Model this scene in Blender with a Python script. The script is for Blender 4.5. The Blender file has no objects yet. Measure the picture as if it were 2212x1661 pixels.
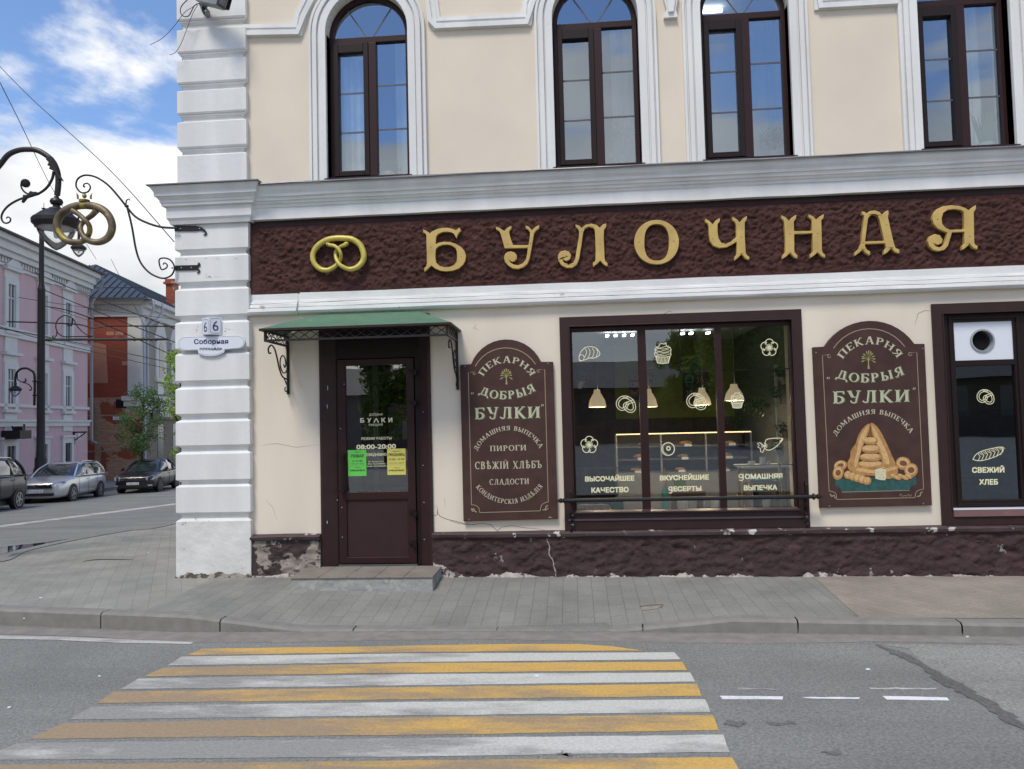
import bpy, math, random
from mathutils import Vector, noise
from mathutils.geometry import tessellate_polygon
sc = bpy.context.scene
COL = sc.collection
rnd = random.Random(7)
# ------------------------------------------------------------------ camera
W2, H2, FPX = 2212.0, 1661.0, 1662.0
YAW, PITCH, ROLL = math.radians(4.45), math.radians(2.663), math.radians(-1.391)
CP = Vector((0, -8.7, 1.72))
_fw = Vector((-math.sin(YAW)*math.cos(PITCH), math.cos(YAW)*math.cos(PITCH), math.sin(PITCH)))
_r0 = Vector((math.cos(YAW), math.sin(YAW), 0)); _u0 = _r0.cross(_fw)
RT = math.cos(ROLL)*_r0 + math.sin(ROLL)*_u0; UP = -math.sin(ROLL)*_r0 + math.cos(ROLL)*_u0; FW = _fw
cam = bpy.data.objects.new('camera', bpy.data.cameras.new('camera')); COL.objects.link(cam)
cam.data.sensor_width = 36; cam.data.lens = FPX/W2*36; cam.data.clip_end = 2000; cam.data.clip_start = .05
from mathutils import Matrix
cam.matrix_world = Matrix(((RT.x, UP.x, -FW.x, CP.x), (RT.y, UP.y, -FW.y, CP.y), (RT.z, UP.z, -FW.z, CP.z), (0, 0, 0, 1)))
sc.camera = cam
def ray(px, py): return FW + RT*((px-W2/2)/FPX) - UP*((py-H2/2)/FPX)
def at(px, py, Y=0.0):
    d = ray(px, py); return CP + d*((Y-CP.y)/d.y)
def dep(px, py, D): return CP + ray(px, py)*D
# ------------------------------------------------------------------ world and sun
SUN_AZ, SUN_EL = math.radians(200), math.radians(58)   # azimuth: direction the sun stands in, from +Y clockwise
w = bpy.data.worlds.new('World'); sc.world = w; w.use_nodes = True
nt = w.node_tree; N = nt.nodes; Lk = nt.links; N.clear()
def nn(t, **k):
    n = N.new(t)
    for a, b in k.items(): setattr(n, a, b)
    return n
out = nn('ShaderNodeOutputWorld'); bg = nn('ShaderNodeBackground'); sky = nn('ShaderNodeTexSky')
sky.sky_type = 'NISHITA'; sky.sun_disc = False; sky.sun_elevation = SUN_EL; sky.sun_rotation = SUN_AZ; sky.air_density = 1.0; sky.dust_density = .25; sky.ozone_density = 3.0
tc = nn('ShaderNodeTexCoord'); sep = nn('ShaderNodeSeparateXYZ'); Lk.new(tc.outputs['Generated'], sep.inputs[0])
mp = nn('ShaderNodeMapping'); mp.inputs['Scale'].default_value = (1, 1, 2.0); mp.inputs['Location'].default_value = (.35, .2, .1); Lk.new(tc.outputs['Generated'], mp.inputs[0])
no = nn('ShaderNodeTexNoise'); no.inputs['Scale'].default_value = 3.0; no.inputs['Detail'].default_value = 9; no.inputs['Roughness'].default_value = .58; no.inputs['Distortion'].default_value = .25
Lk.new(mp.outputs[0], no.inputs['Vector'])
m1 = nn('ShaderNodeMath', operation='MULTIPLY_ADD'); m1.inputs[1].default_value = -3.2; m1.inputs[2].default_value = 3.2*.345; Lk.new(sep.outputs[2], m1.inputs[0])
cl = nn('ShaderNodeClamp'); cl.inputs[1].default_value = -.03; cl.inputs[2].default_value = .35; Lk.new(m1.outputs[0], cl.inputs[0])
bk = nn('ShaderNodeMath', operation='MULTIPLY_ADD'); bk.inputs[1].default_value = -.13; bk.inputs[2].default_value = -.02; Lk.new(sep.outputs[1], bk.inputs[0])
bk2 = nn('ShaderNodeMath', operation='MAXIMUM'); bk2.inputs[1].default_value = 0; Lk.new(bk.outputs[0], bk2.inputs[0])
ad0 = nn('ShaderNodeMath', operation='ADD'); Lk.new(no.outputs[0], ad0.inputs[0]); Lk.new(bk2.outputs[0], ad0.inputs[1])
ad = nn('ShaderNodeMath', operation='ADD'); Lk.new(ad0.outputs[0], ad.inputs[0]); Lk.new(cl.outputs[0], ad.inputs[1])
mr = nn('ShaderNodeMapRange'); mr.interpolation_type = 'SMOOTHSTEP'; mr.inputs[1].default_value = .515; mr.inputs[2].default_value = .665; Lk.new(ad.outputs[0], mr.inputs[0])
no2 = nn('ShaderNodeTexNoise'); no2.inputs['Scale'].default_value = 3.1; no2.inputs['Detail'].default_value = 6; Lk.new(mp.outputs[0], no2.inputs['Vector'])
cr = nn('ShaderNodeValToRGB'); cr.color_ramp.elements[0].position = .32; cr.color_ramp.elements[0].color = (.47, .52, .58, 1); cr.color_ramp.elements[1].position = .6; cr.color_ramp.elements[1].color = (.97, .97, .955, 1); Lk.new(no2.outputs[0], cr.inputs[0])
SKYK, CLK = .14, .84
vs = nn('ShaderNodeVectorMath', operation='MULTIPLY'); vs.inputs[1].default_value = (SKYK*.93, SKYK*.98, SKYK*1.07); Lk.new(sky.outputs[0], vs.inputs[0])
vc = nn('ShaderNodeVectorMath', operation='SCALE'); vc.inputs['Scale'].default_value = CLK; Lk.new(cr.outputs[0], vc.inputs[0])
mx = nn('ShaderNodeMix'); mx.data_type = 'RGBA'; Lk.new(mr.outputs[0], mx.inputs[0]); Lk.new(vs.outputs[0], mx.inputs[6]); Lk.new(vc.outputs[0], mx.inputs[7])
Lk.new(mx.outputs[2], bg.inputs[0]); bg.inputs[1].default_value = 1.0; Lk.new(bg.outputs[0], out.inputs[0])
sl = bpy.data.lights.new('sun', 'SUN'); sl.energy = 2.0; sl.angle = math.radians(16); sl.color = (1, .92, .79)
so = bpy.data.objects.new('sun', sl); COL.objects.link(so)
sd = Vector((math.sin(SUN_AZ)*math.cos(SUN_EL), math.cos(SUN_AZ)*math.cos(SUN_EL), math.sin(SUN_EL)))
so.rotation_euler = sd.to_track_quat('Z', 'Y').to_euler(); so.location = (0, -20, 30)
vsx = sc.view_settings; sc.display_settings.display_device = 'sRGB'; vsx.view_transform = 'Standard'; vsx.look = 'None'; vsx.gamma = 1; vsx.exposure = 0.45; vsx.use_curve_mapping = False
# ------------------------------------------------------------------ materials
MATS = {}
def mat(name, col, rough=.8, metal=0, var=0.0, vscale=6, bump=0, bscale=30, bdist=.01, bdetail=4, spec=None, col2=None, thr=None, tscale=4, tdetail=6, emit=None, estr=0, streak=False, coat=0):
    """base colour with noise variation; col2+thr = worn patches of a second colour"""
    if name in MATS: return MATS[name]
    m = bpy.data.materials.new(name); m.use_nodes = True; t = m.node_tree; b = t.nodes['Principled BSDF']
    b.inputs['Base Color'].default_value = (*col, 1); b.inputs['Roughness'].default_value = rough; b.inputs['Metallic'].default_value = metal
    if spec is not None: b.inputs['Specular IOR Level'].default_value = spec
    if coat: b.inputs['Coat Weight'].default_value = coat; b.inputs['Coat Roughness'].default_value = .04
    c = None
    g = t.nodes.new('ShaderNodeNewGeometry')
    if var:
        n = t.nodes.new('ShaderNodeTexNoise'); n.inputs['Scale'].default_value = vscale; n.inputs['Detail'].default_value = 6
        if streak:
            mpp = t.nodes.new('ShaderNodeMapping'); mpp.inputs['Scale'].default_value = (1, 1, .18); t.links.new(g.outputs['Position'], mpp.inputs[0]); t.links.new(mpp.outputs[0], n.inputs['Vector'])
        else: t.links.new(g.outputs['Position'], n.inputs['Vector'])
        r = t.nodes.new('ShaderNodeMapRange'); r.inputs[1].default_value = .3; r.inputs[2].default_value = .7; r.inputs[3].default_value = 1-var; r.inputs[4].default_value = 1+var
        t.links.new(n.outputs[0], r.inputs[0])
        v = t.nodes.new('ShaderNodeVectorMath'); v.operation = 'SCALE'; v.inputs[0].default_value = col; t.links.new(r.outputs[0], v.inputs['Scale'])
        c = v.outputs[0]
    if col2:
        n = t.nodes.new('ShaderNodeTexNoise'); n.inputs['Scale'].default_value = tscale; n.inputs['Detail'].default_value = tdetail; n.inputs['Roughness'].default_value = .6; t.links.new(g.outputs['Position'], n.inputs['Vector'])
        r = t.nodes.new('ShaderNodeMapRange'); r.inputs[1].default_value = thr; r.inputs[2].default_value = thr+.02; t.links.new(n.outputs[0], r.inputs[0])
        x = t.nodes.new('ShaderNodeMix'); x.data_type = 'RGBA'; x.inputs[6].default_value = (*col, 1); x.inputs[7].default_value = (*col2, 1); t.links.new(r.outputs[0], x.inputs[0])
        if c: t.links.new(c, x.inputs[6])
        c = x.outputs[2]
    if c: t.links.new(c, b.inputs['Base Color'])
    if bump:
        n = t.nodes.new('ShaderNodeTexNoise'); n.inputs['Scale'].default_value = bscale; n.inputs['Detail'].default_value = bdetail; t.links.new(g.outputs['Position'], n.inputs['Vector'])
        u = t.nodes.new('ShaderNodeBump'); u.inputs['Strength'].default_value = bump; u.inputs['Distance'].default_value = bdist; t.links.new(n.outputs[0], u.inputs['Height']); t.links.new(u.outputs[0], b.inputs['Normal'])
    if emit: b.inputs['Emission Color'].default_value = (*emit, 1); b.inputs['Emission Strength'].default_value = estr
    MATS[name] = m; return m
def glass(name, fac, tint=(1, 1, 1), rough=.0, refl=(.95, .96, .95)):
    m = bpy.data.materials.new(name); m.use_nodes = True; t = m.node_tree; t.nodes.clear()
    o = t.nodes.new('ShaderNodeOutputMaterial'); a = t.nodes.new('ShaderNodeBsdfTransparent'); g = t.nodes.new('ShaderNodeBsdfGlossy'); x = t.nodes.new('ShaderNodeMixShader'); l = t.nodes.new('ShaderNodeLayerWeight')
    a.inputs[0].default_value = (*tint, 1); g.inputs['Roughness'].default_value = rough; g.inputs[0].default_value = (*refl, 1); l.inputs[0].default_value = .25
    r = t.nodes.new('ShaderNodeMapRange'); r.inputs[3].default_value = fac; r.inputs[4].default_value = 1; t.links.new(l.outputs['Fresnel'], r.inputs[0])
    n = t.nodes.new('ShaderNodeTexNoise'); n.inputs['Scale'].default_value = 1.3; n.inputs['Detail'].default_value = 1; ge = t.nodes.new('ShaderNodeNewGeometry'); t.links.new(ge.outputs['Position'], n.inputs['Vector'])
    u = t.nodes.new('ShaderNodeBump'); u.inputs['Strength'].default_value = .12; u.inputs['Distance'].default_value = .01; t.links.new(n.outputs[0], u.inputs['Height']); t.links.new(u.outputs[0], g.inputs['Normal'])
    t.links.new(r.outputs[0], x.inputs[0]); t.links.new(a.outputs[0], x.inputs[1]); t.links.new(g.outputs[0], x.inputs[2]); t.links.new(x.outputs[0], o.inputs[0])
    MATS[name] = m; return m
M = {}
M['white'] = mat('white_plaster_paint', (.72, .728, .712), .75, var=.09, vscale=3.5, bump=.25, bscale=14, bdist=.012, bdetail=5, streak=True)
M['white_old'] = mat('white_chipped_paint', (.72, .728, .712), .78, var=.06, vscale=3, bump=.35, bscale=12, bdist=.015, col2=(.38, .38, .36), thr=.69, tscale=5)
M['white_base'] = mat('white_paint_worn_base', (.68, .68, .65), .8, var=.09, vscale=4, bump=.6, bscale=9, bdist=.02, col2=(.36, .34, .30), thr=.655, tscale=6, tdetail=9)
M['cream'] = mat('cream_plaster', (.74, .665, .55), .85, var=.075, vscale=1.3, bump=.15, bscale=55, bdist=.004, streak=True)
M['cream2'] = mat('cream_plaster_upper', (.725, .645, .53), .85, var=.06, vscale=1.1, bump=.12, bscale=60, bdist=.004)
M['brown'] = mat('brown_paint', (.036, .017, .017), .5, spec=.3, var=.12, vscale=8, bump=.08, bscale=40)
M['brownband'] = mat('brown_rough_plaster', (.068, .030, .026), .8, spec=.2, var=.25, vscale=7, bump=.9, bscale=45, bdist=.012)
M['plinth'] = mat('brown_peeling_plinth', (.058, .036, .036), .85, spec=.2, var=.25, vscale=7, bump=1, bscale=22, bdist=.02, bdetail=8, col2=(.30, .275, .26), thr=.66, tscale=6.5, tdetail=9)
M['plinthpeel'] = mat('peeled_plinth', (.27, .235, .205), .85, var=.2, vscale=9, bump=1, bscale=16, bdist=.02, bdetail=8, col2=(.045, .03, .03), thr=.50, tscale=5, tdetail=9)
M['ledge'] = mat('brown_peeling_ledge', (.06, .038, .04), .7, var=.2, vscale=10, bump=.4, bscale=30, col2=(.5, .48, .46), thr=.63, tscale=7, tdetail=9)
M['crumble'] = mat('crumbled_mortar', (.38, .34, .31), .9, var=.3, vscale=12, bump=1, bscale=20, bdist=.02, bdetail=8, col2=(.07, .045, .045), thr=.56, tscale=8, tdetail=8)
M['darkpvc'] = mat('dark_brown_window_profile', (.030, .012, .012), .45, spec=.25, var=.08, vscale=20)
M['darkpvc2'] = mat('deep_brown_window_profile', (.014, .007, .007), .5, spec=.25)
M['gold'] = mat('gold_painted_board', (.53, .37, .115), .5, var=.14, vscale=7, bump=.12, bscale=35, bdist=.003)
M['pretzelgold'] = mat('yellow_gilded_metal', (.55, .46, .10), .42, metal=.1, var=.12, vscale=14, bump=.15, bscale=20)
M['bronze'] = mat('tarnished_gilding', (.17, .13, .075), .5, metal=.35, var=.5, vscale=7, bump=.3, bscale=18, col2=(.34, .27, .06), thr=.57, tscale=5)
M['iron'] = mat('black_wrought_iron', (.012, .011, .012), .5, metal=.2, var=.15, vscale=30)
M['ironlamp'] = mat('dark_cast_iron', (.03, .026, .026), .45, metal=.3, var=.2, vscale=9, bump=.2, bscale=30)
M['green'] = mat('green_sheet_metal', (.085, .185, .115), .55, var=.12, vscale=5, col2=(.17, .26, .19), thr=.66, tscale=6)
M['signbrown'] = mat('brown_sign_board', (.062, .032, .027), .65, spec=.25, var=.16, vscale=6, bump=.05, bscale=30)
M['signink'] = mat('pale_sign_paint', (.50, .46, .33), .6, var=.05)
M['signgreen'] = mat('pale_green_sign_paint', (.46, .49, .33), .6, var=.06)
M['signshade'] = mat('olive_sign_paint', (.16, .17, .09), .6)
M['signline'] = mat('thin_line_sign_paint', (.36, .29, .19), .6)
M['decal'] = mat('cream_vinyl', (.80, .77, .50), .6)
M['steel'] = mat('grey_sheet_metal', (.20, .20, .21), .45, metal=.6, var=.15, vscale=8)
M['blackgap'] = mat('dark_gap', (.01, .01, .01), .9)
M['enamel'] = mat('white_enamel', (.72, .76, .82), .3, coat=.2)
M['blueink'] = mat('blue_enamel', (.01, .02, .12), .4)
M['greyink'] = mat('grey_enamel_line', (.25, .3, .42), .4)
M['plant'] = mat('houseplant_leaf', (.045, .11, .03), .55, var=.3, vscale=20)
M['zinc'] = mat('zinc_bucket', (.45, .48, .5), .35, metal=.8, var=.1)
M['concrete'] = mat('kerb_concrete', (.22, .21, .19), .9, var=.12, vscale=9, bump=.5, bscale=60, bdist=.004, bdetail=8)
M['tilestep'] = mat('brown_stone_tile', (.23, .20, .17), .75, var=.14, vscale=5, bump=.3, bscale=40)
M['stepfront'] = mat('grey_step_concrete', (.31, .32, .30), .85, var=.2, vscale=8, bump=.8, bscale=18, bdist=.015, bdetail=8, col2=(.40, .39, .36), thr=.60, tscale=7)
M['glass_shop'] = glass('shop_glass', .18, (.80, .84, .80), refl=(.80, .9, 1)); M['glass_door'] = glass('door_glass', .26, (.84, .88, .84))
M['glass_up'] = glass('upper_glass', .30, (.66, .72, .76), refl=(.74, .84, .95))
M['glass_lamp'] = glass('lamp_glass', .07, (.93, .95, .97), .02)
# ------------------------------------------------------------------ mesh helpers
def root_origin(o):
    while o.parent: o = o.parent
    return o.location.copy()
def fin(o, parent):
    COL.objects.link(o)
    if parent: o.parent = parent
def tag(o, label=None, cat=None, group=None, kind=None):
    if label: o['label'] = label
    if cat: o['category'] = cat
    if group: o['group'] = group
    if kind: o['kind'] = kind
    return o
def thing(name, label, cat, loc, group=None):
    o = bpy.data.objects.new(name, None); o.empty_display_size = .1; COL.objects.link(o); o.location = Vector(loc)
    return tag(o, label, cat, group)
class MB:
    def __init__(s): s.v = []; s.f = []; s.mi = []; s.cur = 0
    def add(s, vs, fs):
        b = len(s.v); s.v += [tuple(x) for x in vs]; s.f += [tuple(i+b for i in f) for f in fs]; s.mi += [s.cur]*len(fs); return s
    def box(s, x0, x1, y0, y1, z0, z1):
        if x0 > x1: x0, x1 = x1, x0
        if y0 > y1: y0, y1 = y1, y0
        if z0 > z1: z0, z1 = z1, z0
        v = [(x0, y0, z0), (x1, y0, z0), (x1, y1, z0), (x0, y1, z0), (x0, y0, z1), (x1, y0, z1), (x1, y1, z1), (x0, y1, z1)]
        return s.add(v, [(0, 3, 2, 1), (4, 5, 6, 7), (0, 1, 5, 4), (1, 2, 6, 5), (2, 3, 7, 6), (3, 0, 4, 7)])
    def pbox(s, px0, py0, px1, py1, ya, yb, yr=None):
        """axis-aligned box whose front face (y=ya) covers the pixel rectangle"""
        x0, z0, x1, z1 = prect(px0, py0, px1, py1, ya if yr is None else yr)
        return s.box(x0, x1, ya, yb, z0, z1)
    def plate(s, outer, holes, y0, y1):
        """polygon in (x,z) with holes, front at y0, back at y1"""
        loops = [list(outer)]+[list(h) for h in holes]
        pts = [p for l in loops for p in l]
        tris = tessellate_polygon([[Vector((p[0], p[1], 0)) for p in l] for l in loops])
        n = len(pts); vs = [(p[0], y0, p[1]) for p in pts]+[(p[0], y1, p[1]) for p in pts]
        fs = []
        for t in tris:
            a, b, c = [Vector((pts[i][0], pts[i][1])) for i in t]
            if (b-a).cross(c-a) > 0: t = (t[0], t[1], t[2])
            else: t = (t[0], t[2], t[1])
            fs.append(tuple(t)); fs.append(tuple(i+n for i in reversed(t)))
        k = 0
        for l in loops:
            m = len(l)
            for i in range(m):
                a, b = k+i, k+(i+1) % m
                fs.append((a, b, b+n, a+n))
            k += m
        return s.add(vs, fs)
    def pplate(s, outer, holes, y0, y1):
        c = lambda l: [(q.x, q.z) for q in (at(a, b, y0) for a, b in l)]
        return s.plate(c(outer), [c(h) for h in holes], y0, y1)
    def tube(s, pts, rad, seg=8, cap=True):
        pts = [Vector(p) for p in pts]; n = len(pts)
        if not hasattr(rad, '__len__'): rad = [rad]*n
        T = [(pts[min(i+1, n-1)]-pts[max(i-1, 0)]).normalized() for i in range(n)]
        u = T[0].orthogonal().normalized(); vs = []
        for i in range(n):
            u = (u-T[i]*u.dot(T[i]));
            u = u.normalized() if u.length > 1e-6 else T[i].orthogonal().normalized()
            v = T[i].cross(u)
            for k in range(seg):
                a = 2*math.pi*k/seg; vs.append(pts[i]+(u*math.cos(a)+v*math.sin(a))*rad[i])
        fs = [(i*seg+k, i*seg+(k+1) % seg, (i+1)*seg+(k+1) % seg, (i+1)*seg+k) for i in range(n-1) for k in range(seg)]
        if cap: fs += [tuple(range(seg-1, -1, -1)), tuple((n-1)*seg+k for k in range(seg))]
        return s.add(vs, fs)
    def lathe(s, c, prof, seg=20, axis=(0, 0, 1), sx=1, sy=1):
        ax = Vector(axis).normalized(); u = ax.orthogonal().normalized() if abs(ax.z) < .99 else Vector((1, 0, 0)); v = ax.cross(u); c = Vector(c); vs = []
        for r, h in prof:
            for k in range(seg):
                a = 2*math.pi*k/seg; vs.append(c+ax*h+(u*math.cos(a)*sx+v*math.sin(a)*sy)*r)
        n = len(prof)
        fs = [(i*seg+k, i*seg+(k+1) % seg, (i+1)*seg+(k+1) % seg, (i+1)*seg+k) for i in range(n-1) for k in range(seg)]
        fs += [tuple(range(seg-1, -1, -1)), tuple((n-1)*seg+k for k in range(seg))]
        return s.add(vs, fs)
    def prof(s, pr, x0, x1, step=None, jit=0, seed=0):
        """closed (y,z) profile extruded along x, optional unevenness"""
        ns = 1 if not step else max(1, int(abs(x1-x0)/step)); n = len(pr); vs = []
        for i in range(ns+1):
            x = x0+(x1-x0)*i/ns
            for k, (y, z) in enumerate(pr):
                dz = noise.noise(Vector((x*1.7, k*.6, seed)))*jit; dy = noise.noise(Vector((x*2.3, k*.7, seed+9)))*jit
                vs.append((x, y+dy, z+dz))
        fs = [(i*n+k, (i+1)*n+k, (i+1)*n+(k+1) % n, i*n+(k+1) % n) for i in range(ns) for k in range(n)]
        fs += [tuple(range(n)), tuple(ns*n+k for k in range(n-1, -1, -1))]
        return s.add(vs, fs)
    def quadstrip(s, A_, B_):
        n = len(A_); vs = list(A_)+list(B_)
        return s.add(vs, [(i, i+1, n+i+1, n+i) for i in range(n-1)])
    def build(s, name, m, parent=None, smooth=False, bevel=0, origin=None, angle=35, subs=0):
        if parent: org = root_origin(parent)
        elif origin is not None: org = Vector(origin)
        else:
            xs = [v[0] for v in s.v]; ys = [v[1] for v in s.v]; zs = [v[2] for v in s.v]
            org = Vector(((min(xs)+max(xs))/2, (min(ys)+max(ys))/2, min(zs)))
        me = bpy.data.meshes.new(name); me.from_pydata([(v[0]-org.x, v[1]-org.y, v[2]-org.z) for v in s.v], [], s.f)
        for mm in (m if isinstance(m, (list, tuple)) else [m]): me.materials.append(M[mm] if isinstance(mm, str) else mm)
        if any(s.mi): me.polygons.foreach_set('material_index', s.mi)
        import bmesh
        b = bmesh.new(); b.from_mesh(me); bmesh.ops.recalc_face_normals(b, faces=b.faces); b.to_mesh(me); b.free()
        if smooth:
            for p in me.polygons: p.use_smooth = True
            me.set_sharp_from_angle(angle=math.radians(angle))
        me.update(); o = bpy.data.objects.new(name, me)
        if parent: o.parent = parent
        else: o.location = org
        COL.objects.link(o)
        if bevel:
            bv = o.modifiers.new('b', 'BEVEL'); bv.width = bevel; bv.segments = 2; bv.limit_method = 'ANGLE'
        if subs:
            q = o.modifiers.new('s', 'SUBSURF'); q.levels = subs; q.render_levels = subs
        return o
def prect(px0, py0, px1, py1, Y):
    mx_, my_ = (px0+px1)/2, (py0+py1)/2
    return at(px0, my_, Y).x, at(mx_, py1, Y).z, at(px1, my_, Y).x, at(mx_, py0, Y).z
def crop(ox, oy, src_w, img_w):
    s_ = src_w/img_w/1.85172; return lambda cx, cy: (ox/1.85172+cx*s_, oy/1.85172+cy*s_)
def smoothpts(pts, k=6, closed=False):
    P = [Vector(p) for p in pts]; n = len(P); o = []
    rng = range(n) if closed else range(n-1)
    for i in rng:
        g = (lambda j: P[j % n]) if closed else (lambda j: P[max(0, min(n-1, j))])
        a, b, c, d = g(i-1), g(i), g(i+1), g(i+2)
        for t in range(k):
            t = t/k; o.append(.5*((2*b)+(c-a)*t+(2*a-5*b+4*c-d)*t*t+(3*b-a-3*c+d)*t**3))
    if not closed: o.append(P[-1])
    return o
def ribbon2(pts, wd, closed=False):
    """2D polyline -> list of quads"""
    P = [Vector(p) for p in pts]; n = len(P); L_ = []; R_ = []
    for i in range(n):
        if closed: a, b = P[i-1], P[(i+1) % n]
        else: a, b = P[max(i-1, 0)], P[min(i+1, n-1)]
        t = (b-a); t = t.normalized() if t.length > 1e-9 else Vector((1, 0)); nn_ = Vector((-t.y, t.x)); w_ = (wd[i] if hasattr(wd, '__len__') else wd)/2
        L_.append(P[i]+nn_*w_); R_.append(P[i]-nn_*w_)
    q = [[L_[i], L_[i+1], R_[i+1], R_[i]] for i in range(n-1)]
    if closed: q.append([L_[-1], L_[0], R_[0], R_[-1]])
    return q
# ------------------------------------------------------------------ lettering
_fc = bpy.data.curves.new('lettering', 'FONT'); _fc.resolution_u = 3
_fo = bpy.data.objects.new('lettering', _fc)
_gc = {}
def font_polys(body, bold=0.0):
    key = (body, bold)
    if key in _gc: return _gc[key]
    COL.objects.link(_fo); _fc.body = body; _fc.offset = bold; bpy.context.view_layer.update()
    me = bpy.data.meshes.new_from_object(_fo.evaluated_get(bpy.context.evaluated_depsgraph_get()))
    polys = [[(me.vertices[i].co.x, me.vertices[i].co.y) for i in p.vertices] for p in me.polygons]
    bpy.data.meshes.remove(me); COL.objects.unlink(_fo)
    k = 1/.729
    polys = [[(x*k, y*k) for x, y in p] for p in polys]
    xs = [x for p in polys for x, y in p]; x0, x1 = min(xs), max(xs)
    polys = [[(x-x0, y) for x, y in p] for p in polys]; _gc[key] = (polys, x1-x0); return _gc[key]
def _S(x, w=.17, y0=0, y1=1, f=.08):
    e = .13; n = .05; h = w/2
    return [[(x-h-f, y0), (x, y0+n), (x, y0+e), (x-h, y0+e)], [(x, y0+n), (x+h+f, y0), (x+h, y0+e), (x, y0+e)], [(x-h, y0+e), (x+h, y0+e), (x+h, y1-e), (x-h, y1-e)],
            [(x-h, y1-e), (x, y1-e), (x, y1-n), (x-h-f, y1)], [(x, y1-e), (x+h, y1-e), (x+h+f, y1), (x, y1-n)]]
def _T(a, b, w=.08):
    return ribbon2([a, b], w)
def _A(cx, cy, rx, ry, a0, a1, tn=.07, tk=.17, n=14):
    P = []; Wd = []
    for i in range(n+1):
        a = math.radians(a0+(a1-a0)*i/n); P.append((cx+rx*math.cos(a), cy+ry*math.sin(a))); Wd.append(tn+(tk-tn)*abs(math.cos(a))**1.5)
    return ribbon2(P, Wd)
def _bar(x0, x1, y, d=0): return _T((x0, y), (x1, y))+([] if not d else _T((x1, y+.04 if d > 0 else y-.04), (x1+.01, y-.2*d), .09))
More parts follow.
